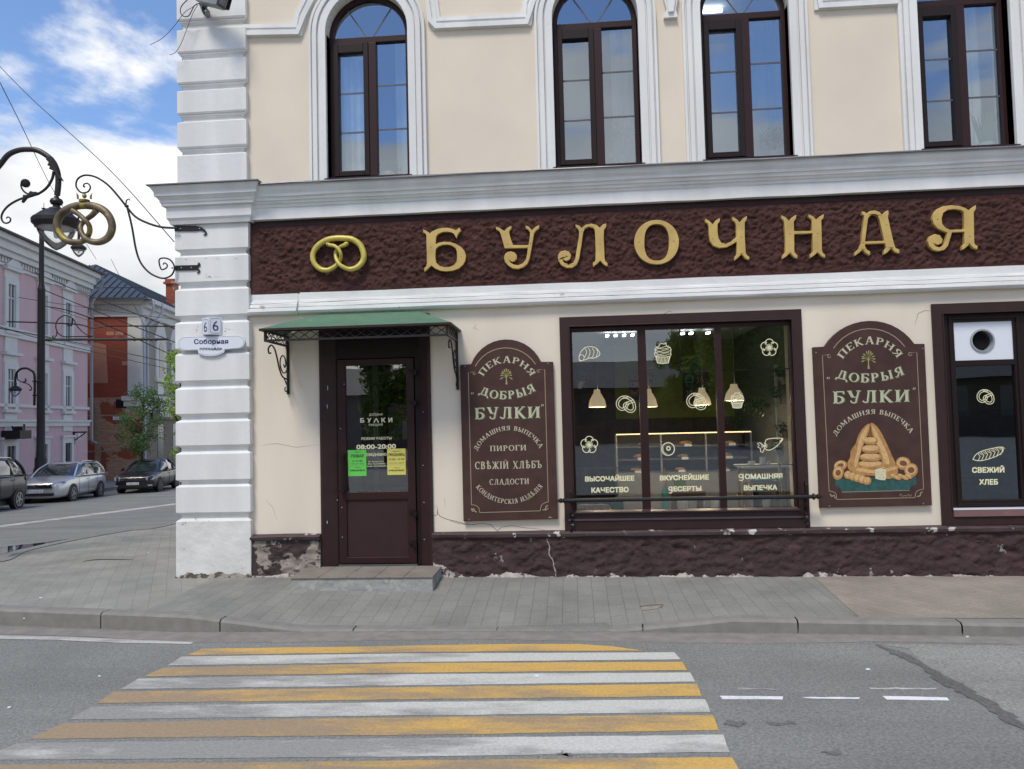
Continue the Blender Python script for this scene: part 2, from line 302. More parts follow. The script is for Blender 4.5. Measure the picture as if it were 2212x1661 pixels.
SG = {
 'А': (.84, lambda: _T((.12, .05), (.4, 1), .09)+_T((.7, .05), (.43, 1), .18)+_T((.2, .32), (.6, .32), .07)+_T((0, .03), (.24, .03), .07)+_T((.55, .03), (.86, .03), .07)),
 'Б': (.68, lambda: _S(.15)+_bar(.2, .6, .95, 1)+_A(.27, .31, .3, .27, -90, 90)+_T((.2, .035), (.3, .035))+_T((.2, .58), (.3, .58))),
 'В': (.68, lambda: _S(.15)+_A(.25, .77, .25, .2, -90, 90)+_A(.25, .3, .32, .26, -90, 90)+_T((.2, .96), (.27, .96))+_T((.2, .04), (.27, .04))),
 'Г': (.6, lambda: _S(.15)+_bar(.2, .58, .95, 1)),
 'Д': (.86, lambda: _T((.2, .1), (.34, 1), .09)+_T((.62, .1), (.62, 1), .17)+_T((.25, .97), (.72, .97), .07)+_T((.02, .1), (.86, .1))+_T((.05, .12), (.02, -.13), .1)+_T((.83, .12), (.86, -.13), .1)),
 'Е': (.62, lambda: _S(.15)+_bar(.2, .55, .95, 1)+_bar(.2, .55, .05, -1)+_T((.2, .5), (.48, .5))),
 'Ж': (1.0, lambda: _S(.5, .15)+_T((.05, 1), (.45, .5), .1)+_T((.95, 1), (.55, .5), .1)+_T((.05, 0), (.45, .52), .14)+_T((.95, 0), (.55, .52), .14)),
 'З': (.6, lambda: _A(.25, .75, .22, .22, -90, 140)+_A(.25, .28, .27, .25, -150, 90)),
 'И': (.82, lambda: _S(.15)+_S(.67)+_T((.22, .1), (.6, .9), .08)),
 'Й': (.82, lambda: _S(.15)+_S(.67)+_T((.22, .1), (.6, .9), .08)+_A(.41, 1.2, .13, .1, 180, 360, .06, .06)),
 'І': (.34, lambda: _S(.17)), 'і': (.34, lambda: _S(.17, y1=.8)+_T((.12, 1), (.22, 1), .1)),
 'К': (.76, lambda: _S(.15)+_T((.22, .48), (.6, 1), .09)+_T((.28, .55), (.66, 0), .17)+_T((.5, .98), (.72, .98), .06)+_T((.55, .03), (.78, .03), .06)),
 'Л': (.8, lambda: _T((.34, .98), (.26, .2), .09)+_A(.14, .18, .13, .14, -180, 10, .1, .09)+_S(.62)+_T((.25, .96), (.66, .96), .07)),
 'М': (1.0, lambda: _S(.14, .1)+_S(.84)+_T((.16, 1), (.48, .15), .15)+_T((.48, .15), (.8, 1), .08)),
 'Н': (.82, lambda: _S(.15)+_S(.67)+_T((.2, .52), (.62, .52))),
 'О': (.8, lambda: _A(.4, .5, .33, .46, 0, 360, .07, .17, 26)),
 'П': (.8, lambda: _S(.15)+_S(.65)+_T((.2, .95), (.6, .95))),
 'Р': (.66, lambda: _S(.15)+_A(.25, .72, .28, .24, -90, 90)+_T((.2, .95), (.28, .95))),
 'С': (.7, lambda: _A(.38, .5, .32, .46, 45, 315, .07, .17, 20)+_T((.6, .98), (.62, .72), .08)),
 'Т': (.74, lambda: _S(.37)+_T((.05, .95), (.69, .95))+_T((.05, .98), (.04, .75))+_T((.69, .98), (.7, .75))),
 'У': (.76, lambda: _T((.12, 1), (.3, .5), .17)+_T((.66, 1), (.5, .2), .09)+_T((.24, .49), (.58, .49), .06)+_A(.36, .17, .15, .14, -200, 10, .09, .09)+_T((0, .98), (.26, .98), .06)+_T((.52, .98), (.78, .98), .06)),
 'Х': (.76, lambda: _T((.1, 1), (.64, 0), .17)+_T((.64, 1), (.1, 0), .08)+_T((0, .97), (.24, .97), .06)+_T((.52, .03), (.78, .03), .06)+_T((0, .03), (.2, .03), .06)+_T((.56, .97), (.76, .97), .06)),
 'Ч': (.78, lambda: _S(.62)+_A(.34, .66, .2, .22, 180, 300, .14, .14)+_T((.14, 1), (.14, .62), .17)+_T((.4, .46), (.6, .56), .07)),
 'Ш': (1.1, lambda: _S(.15)+_S(.55)+_S(.95)+_T((.15, .04), (.95, .04))),
 'Ы': (.96, lambda: _S(.15)+_A(.25, .28, .25, .24, -90, 90)+_S(.8)+_T((.2, .04), (.27, .04))),
 'Ь': (.66, lambda: _S(.15)+_A(.25, .28, .28, .24, -90, 90)+_T((.2, .04), (.27, .04))),
 'Ъ': (.76, lambda: _S(.28)+_A(.38, .28, .28, .24, -90, 90)+_T((.02, .95), (.28, .95))+_T((.02, .98), (.03, .78))),
 'Ѣ': (.76, lambda: _S(.26, y1=1.12)+_A(.36, .28, .28, .24, -90, 90)+_T((.03, .8), (.58, .8))),
 'Я': (.74, lambda: _S(.58)+_A(.46, .72, .28, .24, 90, 270)+_T((.46, .48), (.2, .12), .1)+_A(.14, .12, .1, .1, -180, 0, .1, .08)+_T((.46, .95), (.55, .95))),
 ' ': (.4, lambda: []),
}
def serif_polys(body, gap=.14):
    x = 0; o = []
    for ch in body:
        wd_, fn = SG[ch]; o += [[(p[0]+x, p[1]) for p in q] for q in fn()]; x += wd_+gap
    return o, x-gap
def text_on(mb, polys, width, p3, h, Y, dy=0.0008):
    """bend text along the circle/line through three pixel points; lay it on plane y=Y"""
    a, b, c = [Vector(p) for p in p3]; h = float(h)
    d = 2*(a.x*(b.y-c.y)+b.x*(c.y-a.y)+c.x*(a.y-b.y))
    if abs(d) < 60:
        L_ = c-a; t = L_.normalized(); n = Vector((t.y, -t.x))
        f = lambda u, v: a+L_*u+n*v*h
    else:
        ux = ((a.length_squared)*(b.y-c.y)+(b.length_squared)*(c.y-a.y)+(c.length_squared)*(a.y-b.y))/d
        uy = ((a.length_squared)*(c.x-b.x)+(b.length_squared)*(a.x-c.x)+(c.length_squared)*(b.x-a.x))/d
        o = Vector((ux, uy)); R_ = (a-o).length; a0 = math.atan2(a.y-uy, a.x-ux); a1 = math.atan2(c.y-uy, c.x-ux)
        if uy > b.y:  # centre below: arch
            if a1 < a0: a1 += 2*math.pi
            f = lambda u, v: o+Vector((math.cos(a0+(a1-a0)*u), math.sin(a0+(a1-a0)*u)))*(R_+v*h)
        else:
            if a1 > a0: a1 -= 2*math.pi
            f = lambda u, v: o+Vector((math.cos(a0+(a1-a0)*u), math.sin(a0+(a1-a0)*u)))*(R_-v*h)
    for i, p in enumerate(polys):
        q = [f(x/width, y) for x, y in p]; yy = Y-(i % 7)*.00012*(1 if dy else 0)
        mb.add([at(s_.x, s_.y, yy) for s_ in q], [tuple(range(len(q)))])
def draw_on(mb, quads, Y, k=0):
    for i, q in enumerate(quads):
        yy = Y-((i+k) % 5)*.00012
        mb.add([at(s_[0], s_[1], yy) for s_ in q], [tuple(range(len(q)))])
# ================================================================== THE BAKERY BUILDING
KA = crop(900, 0, 1800, 2212); KW = crop(2200, 1200, 1100, 1827); KD = crop(1300, 1400, 420, 775); KC = crop(1000, 1200, 900, 1246)
KR = crop(3600, 1150, 496, 659); KS1 = crop(1800, 1300, 500, 977); KS2 = crop(3200, 1200, 600, 1107)
PX0, PX1 = at(380, 1100, -.09).x, at(541, 1100, -.09).x      # corner pilaster
XR = 9.5
BLD = thing('bakery_building', 'cream two-storey bakery building with white quoined corner, brown name band and arched upper windows', 'building', (0, .2, -.05))
Z_PL, Z_M0, Z_M1, Z_C0, Z_C1 = .465, 3.015, 3.26, 4.125, 4.50
# openings
dx0, _, dx1, _ = prect(692, 740, 933, 1200, -.02); dz1 = at(812, 700, 0).z; dz0 = at(812, 1224, 0).z
so0, sz0, so1, sz1 = prect(1214, 676, 1741, 1143, -.03)
ro0, rz0, _, rz1 = prect(2024, 653, 2212, 1135, -.03); ro1 = ro0+2.62
bor = .115
wall = MB()
hole = lambda a, b, c, d: [(a, c), (b, c), (b, d), (a, d)]
wall.plate(hole(PX0+.05, XR, -.6, 4.3), [hole(dx0+.02, dx1-.02, dz0-.3, dz1), hole(so0+bor-.02, so1-bor+.02, sz0+.14, sz1-bor+.02), hole(ro0+bor-.02, ro1-bor+.02, rz0+.13, rz1-bor+.02)], 0, .35)
wall.build('wall', 'cream', BLD)
# upper storey wall with arched openings
WINS = [((706, 885), 385, 72), ((1197, 1383), 364, 40), ((1518, 1710), 342, 21), ((1989, 2186), 322, -6)]
zsil = sum(at((a+b)/2, s, .06).z for (a, b), s, _ in WINS)/4; zspr = sum(at((a+b)/2, t, .06).z for (a, b), _, t in WINS)/4
def archpoly(cx, hw, z0, zs, n=20, r=None):
    r = r or hw
    return [(cx-hw, z0)]+[(cx-hw*math.cos(math.pi*i/n), zs+r*math.sin(math.pi*i/n)) for i in range(n+1)]+[(cx+hw, z0)]
UW = []
for (a, b), s, t in WINS:
    x0, _, x1, _ = prect(a, 150, b, 300, 0.0); UW.append(((x0+x1)/2, (x1-x0)/2))
hwm = sum(h for _, h in UW)/4
up = MB(); up.plate(hole(PX0+.05, XR, 4.3, 8.2), [archpoly(c, hwm, zsil, zspr) for c, _ in UW]+[archpoly(UW[3][0]+1.62*k, hwm, zsil, zspr) for k in (1.35,)], 0, .35)
up.build('upper_wall', 'cream2', BLD)
UW = [c for c, _ in UW]+[UW[3][0]+1.62*1.35]
side = MB(); side.box(PX0+.05, PX0+.3, .355, 14, -2.5, 8.2); side.box(PX0+.05, XR, 13.7, 14, -2.5, 8.2); side.box(XR-.3, XR, .355, 13.7, -2.5, 8.2)
side.build('side_wall', 'cream2', BLD)
rf = MB(); rf.add([(PX0-.5, -.5, 8.3), (XR+.5, -.5, 8.3), (XR+.5, 14.5, 8.3), (PX0-.5, 14.5, 8.3), (PX0+4, 6, 10.6), (XR-4, 6, 10.6)], [(0, 1, 5, 4), (1, 2, 5), (2, 3, 4, 5), (3, 0, 4), (0, 3, 2, 1)]); rf.build('roof', 'steel', BLD)
# quoined pilaster : lofted rings
def loft(rings, m, name, parent, bev=0):
    mb = MB(); vs = []; k = 0
    for i, (z, o) in enumerate(rings):
        vs += [(PX0-o, -.09-o, z), (PX1+o, -.09-o, z), (PX1+o, .5+o*0, z), (PX0-o, .5, z)]
    n = len(rings); fs = [(i*4+j, i*4+(j+1) % 4, (i+1)*4+(j+1) % 4, (i+1)*4+j) for i in range(n-1) for j in range(4)]
    fs += [(3, 2, 1, 0), tuple((n-1)*4+j for j in range(4))]
    mb.add(vs, fs); return mb.build(name, m, parent, bevel=bev)
blocks = [(1124, 1252), (1050, 1108), (979, 1037), (909.5, 962.5), (838.5, 894), (764, 822), (696, 752), (624, 681), (552, 608.5), (481, 538)]
zz = lambda y: at(455, y, -.09).z
bl = [(zz(b), zz(a)) for a, b in blocks]
rings = []
for i, (lo, hi) in enumerate(bl):
    if i == 0: continue
    g = .045
    rings += [(bl[i-1][1]+.022, -g), (lo-.022, -g), (lo-.001, -.012), (lo+.008, 0), (hi-.01, 0), (hi, -.008)]
base = loft([(-.25, .0), (bl[0][1]-.012, 0), (bl[0][1], -.01), (bl[0][1]+.022, -.045)], 'white_base', 'pilaster_base', BLD)
quo = loft(rings[0:]+[(bl[-1][1]+.02, -.0)], 'white', 'pilaster', BLD)
# capital : the cornice breaks forward round the pilaster
zc = lambda y: at(455, y, -.2).z
cap = [(bl[-1][1]+.02, 0), (zc(478), .035), (zc(470), .05), (zc(465), .068), (zc(441), .068), (zc(440), .105), (zc(435), .108), (zc(433), .12), (zc(429), .12), (zc(422), .15), (zc(421), .165), (zc(414), .165), (zc(410), .175), (zc(404), .195), (zc(401), .2)]
loft(cap, 'white', 'pilaster_capital', BLD)
ub = [(333, 400), (261, 315), (193, 241), (127, 175), (61, 108), (-12, 38), (-85, -34), (-160, -108)]
zu = lambda y: at(458, y, -.06).z
r2 = [(zc(401)-.02, -.03)]
for i, (a, b) in enumerate(ub):
    lo, hi = zu(b), zu(a)
    if i: r2 += [(lo-.055, -.07), (lo-.038, -.055), (lo-.034, -.04), (lo-.018, -.04), (lo-.014, -.03)]
    r2 += [(lo+.004, -.022), (hi-.008, -.022), (hi, -.03), (hi+.02, -.07)]
loft(r2, 'white', 'upper_pilaster', BLD)
# main cornice over the band
cx0 = PX1+.0
zt = Z_C1
pr = [(.0, zt-.0), (-.215, zt-.0), (-.215, zt-.022), (-.205, zt-.065), (-.18, zt-.10), (-.175, zt-.13), (-.155, zt-.14), (-.15, zt-.17), (-.13, zt-.18), (-.125, zt-.20), (-.105, zt-.21), (-.10, zt-.235), (-.088, zt-.245), (-.09, Z_C0), (.0, Z_C0)]
MB().prof(pr, cx0-.02, XR, step=.1, jit=.006, seed=3).build('cornice', 'white', BLD)
fl = MB(); fl.prof([(-.0, zt+.012), (-.255, zt+.006), (-.258, zt-.008), (-.25, zt-.008), (-.25, zt+.001), (0, zt+.006)], cx0-.1, XR, step=.35, jit=.008, seed=5)
fl.box(PX0-.225, PX1+.215, -.32, -.0, zc(401)+.002, zc(401)+.014); fl.build('cornice_flashing', 'steel', BLD)
lm = [(.0, Z_M1), (-.035, Z_M1), (-.035, Z_M1-.085), (-.05, Z_M1-.09), (-.055, Z_M1-.115), (-.045, Z_M1-.12), (-.07, Z_M1-.13), (-.075, Z_M1-.165), (-.06, Z_M1-.17), (-.09, Z_M1-.18), (-.095, Z_M1-.215), (-.08, Z_M1-.235), (-.06, Z_M0), (0, Z_M0)]
gx = at(645, 640, -.04).x
l_ = MB(); l_.prof(lm, PX1-.02, gx-.012, step=.1, jit=.008, seed=7); l_.prof(lm, gx+.012, XR, step=.12, jit=.007, seed=8); l_.box(gx-.013, gx+.013, -.03, 0, Z_M0+.01, Z_M1-.01); l_.build('lower_moulding', 'white_old', BLD)
# rough name band, displaced
def rough(x0, x1, z0, z1, y, amp, name, m, step=.022, sc_=9, seed=0, yfun=None, zs=1.0, cell=True):
    nx, nz = int((x1-x0)/step), max(2, int((z1-z0)/step)); vs = []
    for j in range(nz+1):
        for i in range(nx+1):
            x = x0+(x1-x0)*i/nx; z = z0+(z1-z0)*j/nz; p = Vector((x*sc_, seed, z*sc_*zs))
            d = noise.noise(p)*.5+noise.noise(p*2.3)*.35+noise.noise(p*5)*.2
            if cell: d += (noise.noise(p*1.4+Vector((noise.noise(p*1.1)*1.5, 0, noise.noise(p*.9)))) > .12)*.35
            e = min(1, 6*min(i/nx*(x1-x0), 1-i/nx if False else 1, (j/nz)*(z1-z0)*3, (1-j/nz)*(z1-z0)*3))
            vs.append((x, y-amp*d*max(0, e)+(yfun(x, z) if yfun else 0), z))
    fs = [(j*(nx+1)+i, j*(nx+1)+i+1, (j+1)*(nx+1)+i+1, (j+1)*(nx+1)+i) for j in range(nz) for i in range(nx)]
    mb = MB(); mb.add(vs, fs); return mb.build(name, m, BLD, smooth=True, angle=80)
rough(PX1-.01, XR, Z_M1+.0, Z_C0-.075, -.03, .034, 'name_band', 'brownband', step=.0135, sc_=17, seed=2)
MB().prof([(-.0, Z_C0), (-.012, Z_C0), (-.026, Z_C0-.07), (-.01, Z_C0-.085), (0, Z_C0-.085)], PX1-.01, XR, step=.15, jit=.006, seed=4).build('band_edge', 'brown', BLD)
# plinth in three stretches, ledge on top, crumbling foot
pl_ends = [(PX1, dx0-.0, 'plinthpeel'), (dx1, XR, 'plinth')]
for k, (a, b, m_) in enumerate(pl_ends):
    rough(a-.01, b, -.16, Z_PL-.05, -.055, .035, 'plinth', m_, step=.02, sc_=7, seed=20+k, yfun=lambda x, z: -.02*max(0, .25-z)/.25, zs=1.8)
    MB().prof([(0, Z_PL+.012), (-.085, Z_PL), (-.095, Z_PL-.012), (-.09, Z_PL-.045), (-.06, Z_PL-.06), (0, Z_PL-.06)], a-.01, b+.0, step=.09, jit=.01, seed=11+k).build('plinth_ledge', 'ledge', BLD)
    mbc = MB(); n = int((b-a)/.016); vs = []
    for j in range(n+1):
        x = a+(b-a)*j/n; gz = -.0075*(x+3.7)-.01; e_ = noise.noise(Vector((x*2.1, 3, k)))+.6*noise.noise(Vector((x*9, 1, k)))
        h = max(.006, .026+.07*e_+.015*noise.noise(Vector((x*30, 2, k)))) + (.13*max(0, 1-(x-a)/.4) if k else .02)
        for t in range(6):
            y = -.072-.052*(1-(t/5)**2)+.014*noise.noise(Vector((x*22, t*.9, 5)))
            vs.append((x, y, gz-.03+(h+.03)*t/5+.006*noise.noise(Vector((x*35, t, 8)))))
    mbc.add(vs, [(j*6+q, j*6+6+q, j*6+7+q, j*6+1+q) for j in range(n) for q in range(5)])
    mbc.build('crumbled_foot', 'crumble', BLD, smooth=True)
mbc = MB(); n = 64; vs = []
for j in range(n+1):
    x = PX0-.01+(PX1-PX0+.02)*j/n; h = .03+.07*max(0, noise.noise(Vector((x*6, 4, 1)))+.35)+.02*noise.noise(Vector((x*25, 2, 1)))
    for t in range(5): vs.append((x, -.093-.018*(1-(t/4)**2)+.006*noise.noise(Vector((x*22, t*.9, 5))), -.05+(h+.04)*t/4))
mbc.add(vs, [(j*5+q, j*5+5+q, j*5+6+q, j*5+1+q) for j in range(n) for q in range(4)]); mbc.build('broken_foot', mat('broken_pilaster_foot', (.30, .28, .23), .9, var=.3, vscale=14, bump=1, bscale=22, bdist=.015, bdetail=8, col2=(.09, .075, .06), thr=.5, tscale=9, tdetail=8), BLD, smooth=True)
# cracks in the plaster by the door and the first board
def crack(ptsl, Y, wd_, nm='plaster_crack'):
    mb = MB()
    for pts in ptsl:
        pts2 = []
        for i in range(len(pts)-1):
            for k in range(4):
                t = k/4; pts2.append((pts[i][0]*(1-t)+pts[i+1][0]*t+rnd.uniform(-.6, .6), pts[i][1]*(1-t)+pts[i+1][1]*t+rnd.uniform(-.6, .6)))
        pts2.append(pts[-1]); draw_on(mb, ribbon2(pts2, [wd_*(.3+.7*math.sin(math.pi*(i+.5)/len(pts2))) for i in range(len(pts2))]), Y)
    return mb.build(nm, mat('crack_shadow', (.17, .14, .12), .9), BLD)
crack([[KC(*p) for p in q] for q in ([(1028, 1135), (1042, 1160), (1035, 1175), (1050, 1195), (1090, 1215), (1140, 1225), (1200, 1240), (1246, 1245)], [(1015, 1195), (1035, 1190), (1042, 1160)])]+[[KS1(*p) for p in q] for q in ([(0, 1530), (60, 1548), (140, 1560), (250, 1550), (320, 1560), (370, 1610), (400, 1580), (480, 1570), (640, 1590), (740, 1600)],)], -.0015, 1.2)
crack([[KR(80, 200), KR(95, 140), KR(130, 122), KR(165, 122)], [KW(740, 95), KW(790, 75), KW(815, 80)]], -.0015, .8)
crack([[(560, 962), (600, 958), (640, 966), (690, 960)], [(575, 1080), (590, 1098), (598, 1122)], [(1030, 700), (1022, 708), (1034, 712)], [(1885, 700), (1920, 722), (1960, 740)], [(645, 820), (652, 838)], [(960, 1075), (962, 1092)]], -.0015, .5, 'hairline_crack')
for P_ in ([(1181, 1168), (1187, 1180), (1186, 1196), (1193, 1210), (1197, 1226), (1202, 1246)],):
    mb = MB(); q_ = smoothpts(P_, 4); draw_on(mb, ribbon2([(p.x+rnd.uniform(-1, 1), p.y) for p in q_], [1.2+2*rnd.random() for _ in q_]), -.112); mb.build('plinth_crack', 'crumble', BLD)
mb = MB()
for _ in range(46):
    a_ = rnd.choice(((495, 712, 22, 5), (425, 712, 4, 6), (455, 598, 14, 4), (470, 1200, 60, 40), (400, 1130, 12, 8), (430, 1120, 40, 4), (470, 560, 60, 2)))
    x_, y_ = rnd.gauss(a_[0], a_[2]*.6), rnd.gauss(a_[1], a_[3]*.6); s_ = rnd.uniform(.5, 1.8)
    if 383 < x_ < 538: draw_on(mb, [[(x_-s_*1.6, y_), (x_, y_-s_*.7), (x_+s_*1.4, y_+.2), (x_-s_*.2, y_+s_*.8)]], -.0915, _)
mb.build('paint_chips', mat('bare_plaster_chip', (.36, .34, .30), .9), BLD)
# arched windows --------------------------------------------------------------
def ring_plate(mb, cx, ha, hb, ya, yb, z0):
    mb.plate(archpoly(cx, ha, z0, zspr), [archpoly(cx, hb, z0+.0001, zspr)], ya, yb) if False else None
    n = 24; o = archpoly(cx, ha, z0, zspr, n); i_ = archpoly(cx, hb, z0, zspr, n); m_ = len(o)
    vs = [(p[0], ya, p[1]) for p in o]+[(p[0], ya, p[1]) for p in i_]+[(p[0], yb, p[1]) for p in o]+[(p[0], yb, p[1]) for p in i_]
    fs = []
    for k in range(m_-1):
        fs += [(k, k+1, m_+k+1, m_+k), (2*m_+k, 3*m_+k, 3*m_+k+1, 2*m_+k+1), (k, 2*m_+k, 2*m_+k+1, k+1), (m_+k, m_+k+1, 3*m_+k+1, 3*m_+k)]
    fs += [(0, m_, 3*m_, 2*m_), (m_-1, 3*m_-1, 4*m_-1, 2*m_-1)]
    mb.add(vs, fs)
curt = mat('sheer_curtain', (.74, .77, .76), .9, var=.1, vscale=3); room = mat('upper_room_wall', (.55, .56, .56), .9)
def upper_window(ix, cx):
    sur = MB()
    z0 = Z_C1+.005
    ring_plate(sur, cx, hwm+.205, hwm+.175, -.05, 0, z0); ring_plate(sur, cx, hwm+.175, hwm+.155, -.03, 0, z0); ring_plate(sur, cx, hwm+.155, hwm+.105, -.065, 0, z0)
    ring_plate(sur, cx, hwm+.105, hwm+.085, -.035, 0, z0); ring_plate(sur, cx, hwm+.085, hwm+.0, -.05, .16, z0)
    for a in (-1, 1): sur.box(cx+a*(hwm-.004), cx+a*(hwm+.21), -.062, 0, z0, z0+.03)
    win = MB(); Yf = .10; fw_ = .045
    ring_plate(win, cx, hwm-.003, hwm-.055, Yf, Yf+.08, zsil)
    zt0 = zspr-.085; xm = cx+.035
    win.box(cx-hwm+.05, cx+hwm-.05, Yf-.004, Yf+.07, zt0, zspr-.01)
    win.box(xm-.05, xm+.045, Yf-.008, Yf+.075, zsil+.04, zt0+.002)
    win.box(cx-hwm+.05, cx+hwm-.05, Yf-.002, Yf+.07, zsil, zsil+.05)
    f = win.build('window_frame', 'darkpvc', BLD, bevel=.006)
    sa = MB(); a0, a1 = cx-hwm+.052, xm-.048; zb, zt_ = zsil+.05, zt0-.004
    for bx in ((a0, a0+.06, zb, zt_), (a1-.06, a1, zb, zt_), (a0+.06, a1-.06, zb, zb+.06), (a0+.06, a1-.06, zt_-.11, zt_)): sa.box(bx[0], bx[1], Yf-.022, Yf+.05, bx[2], bx[3])
    sa.build('opening_sash', 'darkpvc2', f, bevel=.005)
    su = sur.build('window_surround', 'white', BLD, bevel=.004)
    g = MB(); yg = Yf+.035
    g.add([(p[0], yg, p[1]) for p in archpoly(cx, hwm-.05, zsil+.05, zspr)], [tuple(range(23))]); g.build('pane', 'glass_up', f)
    mu = MB(); ym = yg+.012; b0, b1 = xm+.04, cx+hwm-.05; H_ = zt_-zb
    for (u0, u1, zz0, zz1) in ((a0+.06, a1-.06, zb+.06, zt_-.11), (b0, b1, zb, zt_)):
        for k in (1, 2): z_ = zz0+(zz1-zz0)*k/3+(.02 if u0 == b0 else 0); mu.box(u0, u1, yg-.004, yg+.012, z_-.009, z_+.009)
    for a in (-1, 1):
        p0 = Vector((cx+a*.03, yg-.004, zspr-.01)); p1 = Vector((cx+a*.27, yg-.004, zspr+math.sqrt(max(.01, (hwm-.05)**2-.27**2))))
        d_ = (p1-p0).normalized(); nrm = Vector((-d_.z, 0, d_.x))*.008
        mu.add([p0+nrm, p1+nrm, p1-nrm, p0-nrm], [(0, 1, 2, 3)])
    mu.build('glazing_bar', mat('grey_glazing_bar', (.10, .10, .11), .5), f)
    si = MB(); si.prof([(-.06, zsil-.02), (-.06, zsil-.012), (.1, zsil+.006), (.1, zsil-.02)], cx-hwm-.03, cx+hwm+.03); si.build('window_sill', 'brown', f)
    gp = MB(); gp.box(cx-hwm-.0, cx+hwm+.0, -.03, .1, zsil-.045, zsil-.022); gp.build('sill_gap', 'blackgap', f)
    bx = MB(); X0, X1, Y0, Y1, Z0_, Z1_ = cx-1.0, cx+1.0, .352, 2.9, zsil-.15, zspr+1.0
    bx.add([(X0, Y0, Z0_), (X1, Y0, Z0_), (X1, Y1, Z0_), (X0, Y1, Z0_), (X0, Y0, Z1_), (X1, Y0, Z1_), (X1, Y1, Z1_), (X0, Y1, Z1_)], [(0, 1, 2, 3), (4, 5, 6, 7), (2, 3, 7, 6), (0, 3, 7, 4), (1, 2, 6, 5)])
    bx.build('room', room, BLD)
    MB().box(cx-hwm, cx+hwm, .19, .5, zsil+.0, zsil+.03).build('inner_sill', 'white', f)
    return f, su
def curtain(f, x0, x1, z0, z1, y, m_):
    n = max(6, int((x1-x0)/.012)); A_ = []; B_ = []
    for i in range(n+1):
        x = x0+(x1-x0)*i/n; yy = y+.018*math.sin(x*62)+.012*math.sin(x*23+1); A_.append((x, yy, z0)); B_.append((x, yy, z1))
    mb = MB(); mb.quadstrip(A_, B_); return mb.build('curtain', m_, f, smooth=True)
FR = []
for i, cx in enumerate(UW): FR.append(upper_window(i, cx))
curtain(FR[0][0], UW[0]-hwm+.03, UW[0]+.02, zsil+.05, zspr+.0, .30, curt)
for i in (0, 1, 2, 3): curtain(FR[i][0], UW[i]+(hwm*.42 if i != 3 else .24), UW[i]+hwm-.03, zsil+.1, zspr+.2, .55, curt)
lt = MB(); cxx = UW[2]
for k in (0, 1): lt.box(cxx-.7, cxx+.15, 1.2+.6*k, 1.26+.6*k, zspr+.93, zspr+.96)
lt.build('strip_light', mat('strip_light_tube', (.9, .9, .9), emit=(.9, .95, 1), estr=6), FR[2][0])
# string moulding stepping round the arches, and the small drop between windows 2 and 3
def stringm(pts, name='string_moulding'):
    w3 = [at(*p, 0) for p in pts]; c = [(q.x, q.z) for q in w3]
    mb = MB()
    for off, wd_, y in ((.0, .15, -.028), (-.045, .05, -.055), (.03, .018, -.04)):
        P = []
        for i, q in enumerate(c):
            a = Vector(c[max(i-1, 0)]); b = Vector(c[min(i+1, len(c)-1)]); t = (b-a).normalized(); n_ = Vector((-t.y, t.x)); P.append(Vector(q)+n_*off)
        for s_ in ((1),):
            L_ = []; R_ = []
            for i in range(len(P)):
                if i in (0, len(P)-1): a = P[max(i-1, 0)]; b = P[min(i+1, len(P)-1)]; n_ = Vector((-(b-a).y, (b-a).x)).normalized(); k = 1
                else:
                    n1 = P[i]-P[i-1]; n2 = P[i+1]-P[i]; n1 = Vector((-n1.y, n1.x)).normalized(); n2 = Vector((-n2.y, n2.x)).normalized(); n_ = (n1+n2).normalized(); k = 1/max(.5, n_.dot(n1))
                L_.append(P[i]+n_*wd_/2*k); R_.append(P[i]-n_*wd_/2*k)
            mb.plate(L_+R_[::-1], [], y, 0)
    return mb.build(name, 'white', BLD)
stringm([(527, 68), (643, 66), (652, 35), (672, -5), (692, -40)])
stringm([(918, -60), (932, 0), (938, 45), (944, 53), (1136, 44), (1143, 10), (1160, -30)])
stringm([(1770, -30), (1772, 9), (1930, 0), (1940, -40)])
kd = MB(); kd.pplate([(1432, -10), (1466, -12), (1460, 20), (1464, 36), (1434, 38), (1440, 20)], [], -.05, 0); kd.pplate([(1439, -10), (1460, -12), (1455, 24), (1444, 25)], [], -.075, -.05); kd.build('keystone_drop', 'white', BLD)
# ------------------------------------------------------------------ entrance door
sur = MB(); Ys = -.022
ix0, _, ix1, _ = prect(727, 760, 907, 1200, .03)
sur.box(dx0, dx0+.035, -.03, .0, dz0, dz1+.1); sur.box(dx1-.035, dx1, -.03, .0, dz0, dz1+.1); sur.box(dx0+.035, dx1-.035, -.03, 0, dz1, dz1+.1)
# splayed jamb boards
for a, b in ((dx0+.035, ix0), (dx1-.035, ix1)): sur.add([(a, -.026, dz0), (a, -.026, dz1+.01), (b, .05, dz1+.01), (b, .05, dz0)], [(0, 1, 2, 3)])
sur.add([(dx0+.03, -.02, dz1), (dx1-.03, -.02, dz1), (ix1, .05, dz1-.02), (ix0, .05, dz1-.02)], [(0, 1, 2, 3)])
DS = sur.build('door_surround', 'brown', BLD)
sc_ = MB()
for px_, py_ in [(700+7, 1080), (714, 926), (716, 1010), (717, 1096), (718, 1160), (722, 830)]: c = at(px_+22, py_, .02); sc_.lathe(c, [(.004, 0), (.003, -.0)], 6, (0, -1, 0)) if False else sc_.box(c.x-.004, c.x+.004, c.y-.012, c.y, c.z-.004, c.z+.004)
for (px_, py_) in [(904+10, 1005), (916, 1085), (917, 1165), (914, 890)]: c = at(px_, py_, .0); sc_.box(c.x-.004, c.x+.004, c.y-.012, c.y, c.z-.004, c.z+.004)
for (px_, py_, l) in [(708, 838, .05), (707, 878, .045), (707, 1128, .03), (931, 1095, .06)]: c = at(px_, py_, -.02); sc_.box(c.x-.004, c.x+.003, c.y-.004, c.y, c.z-l/2, c.z+l/2)
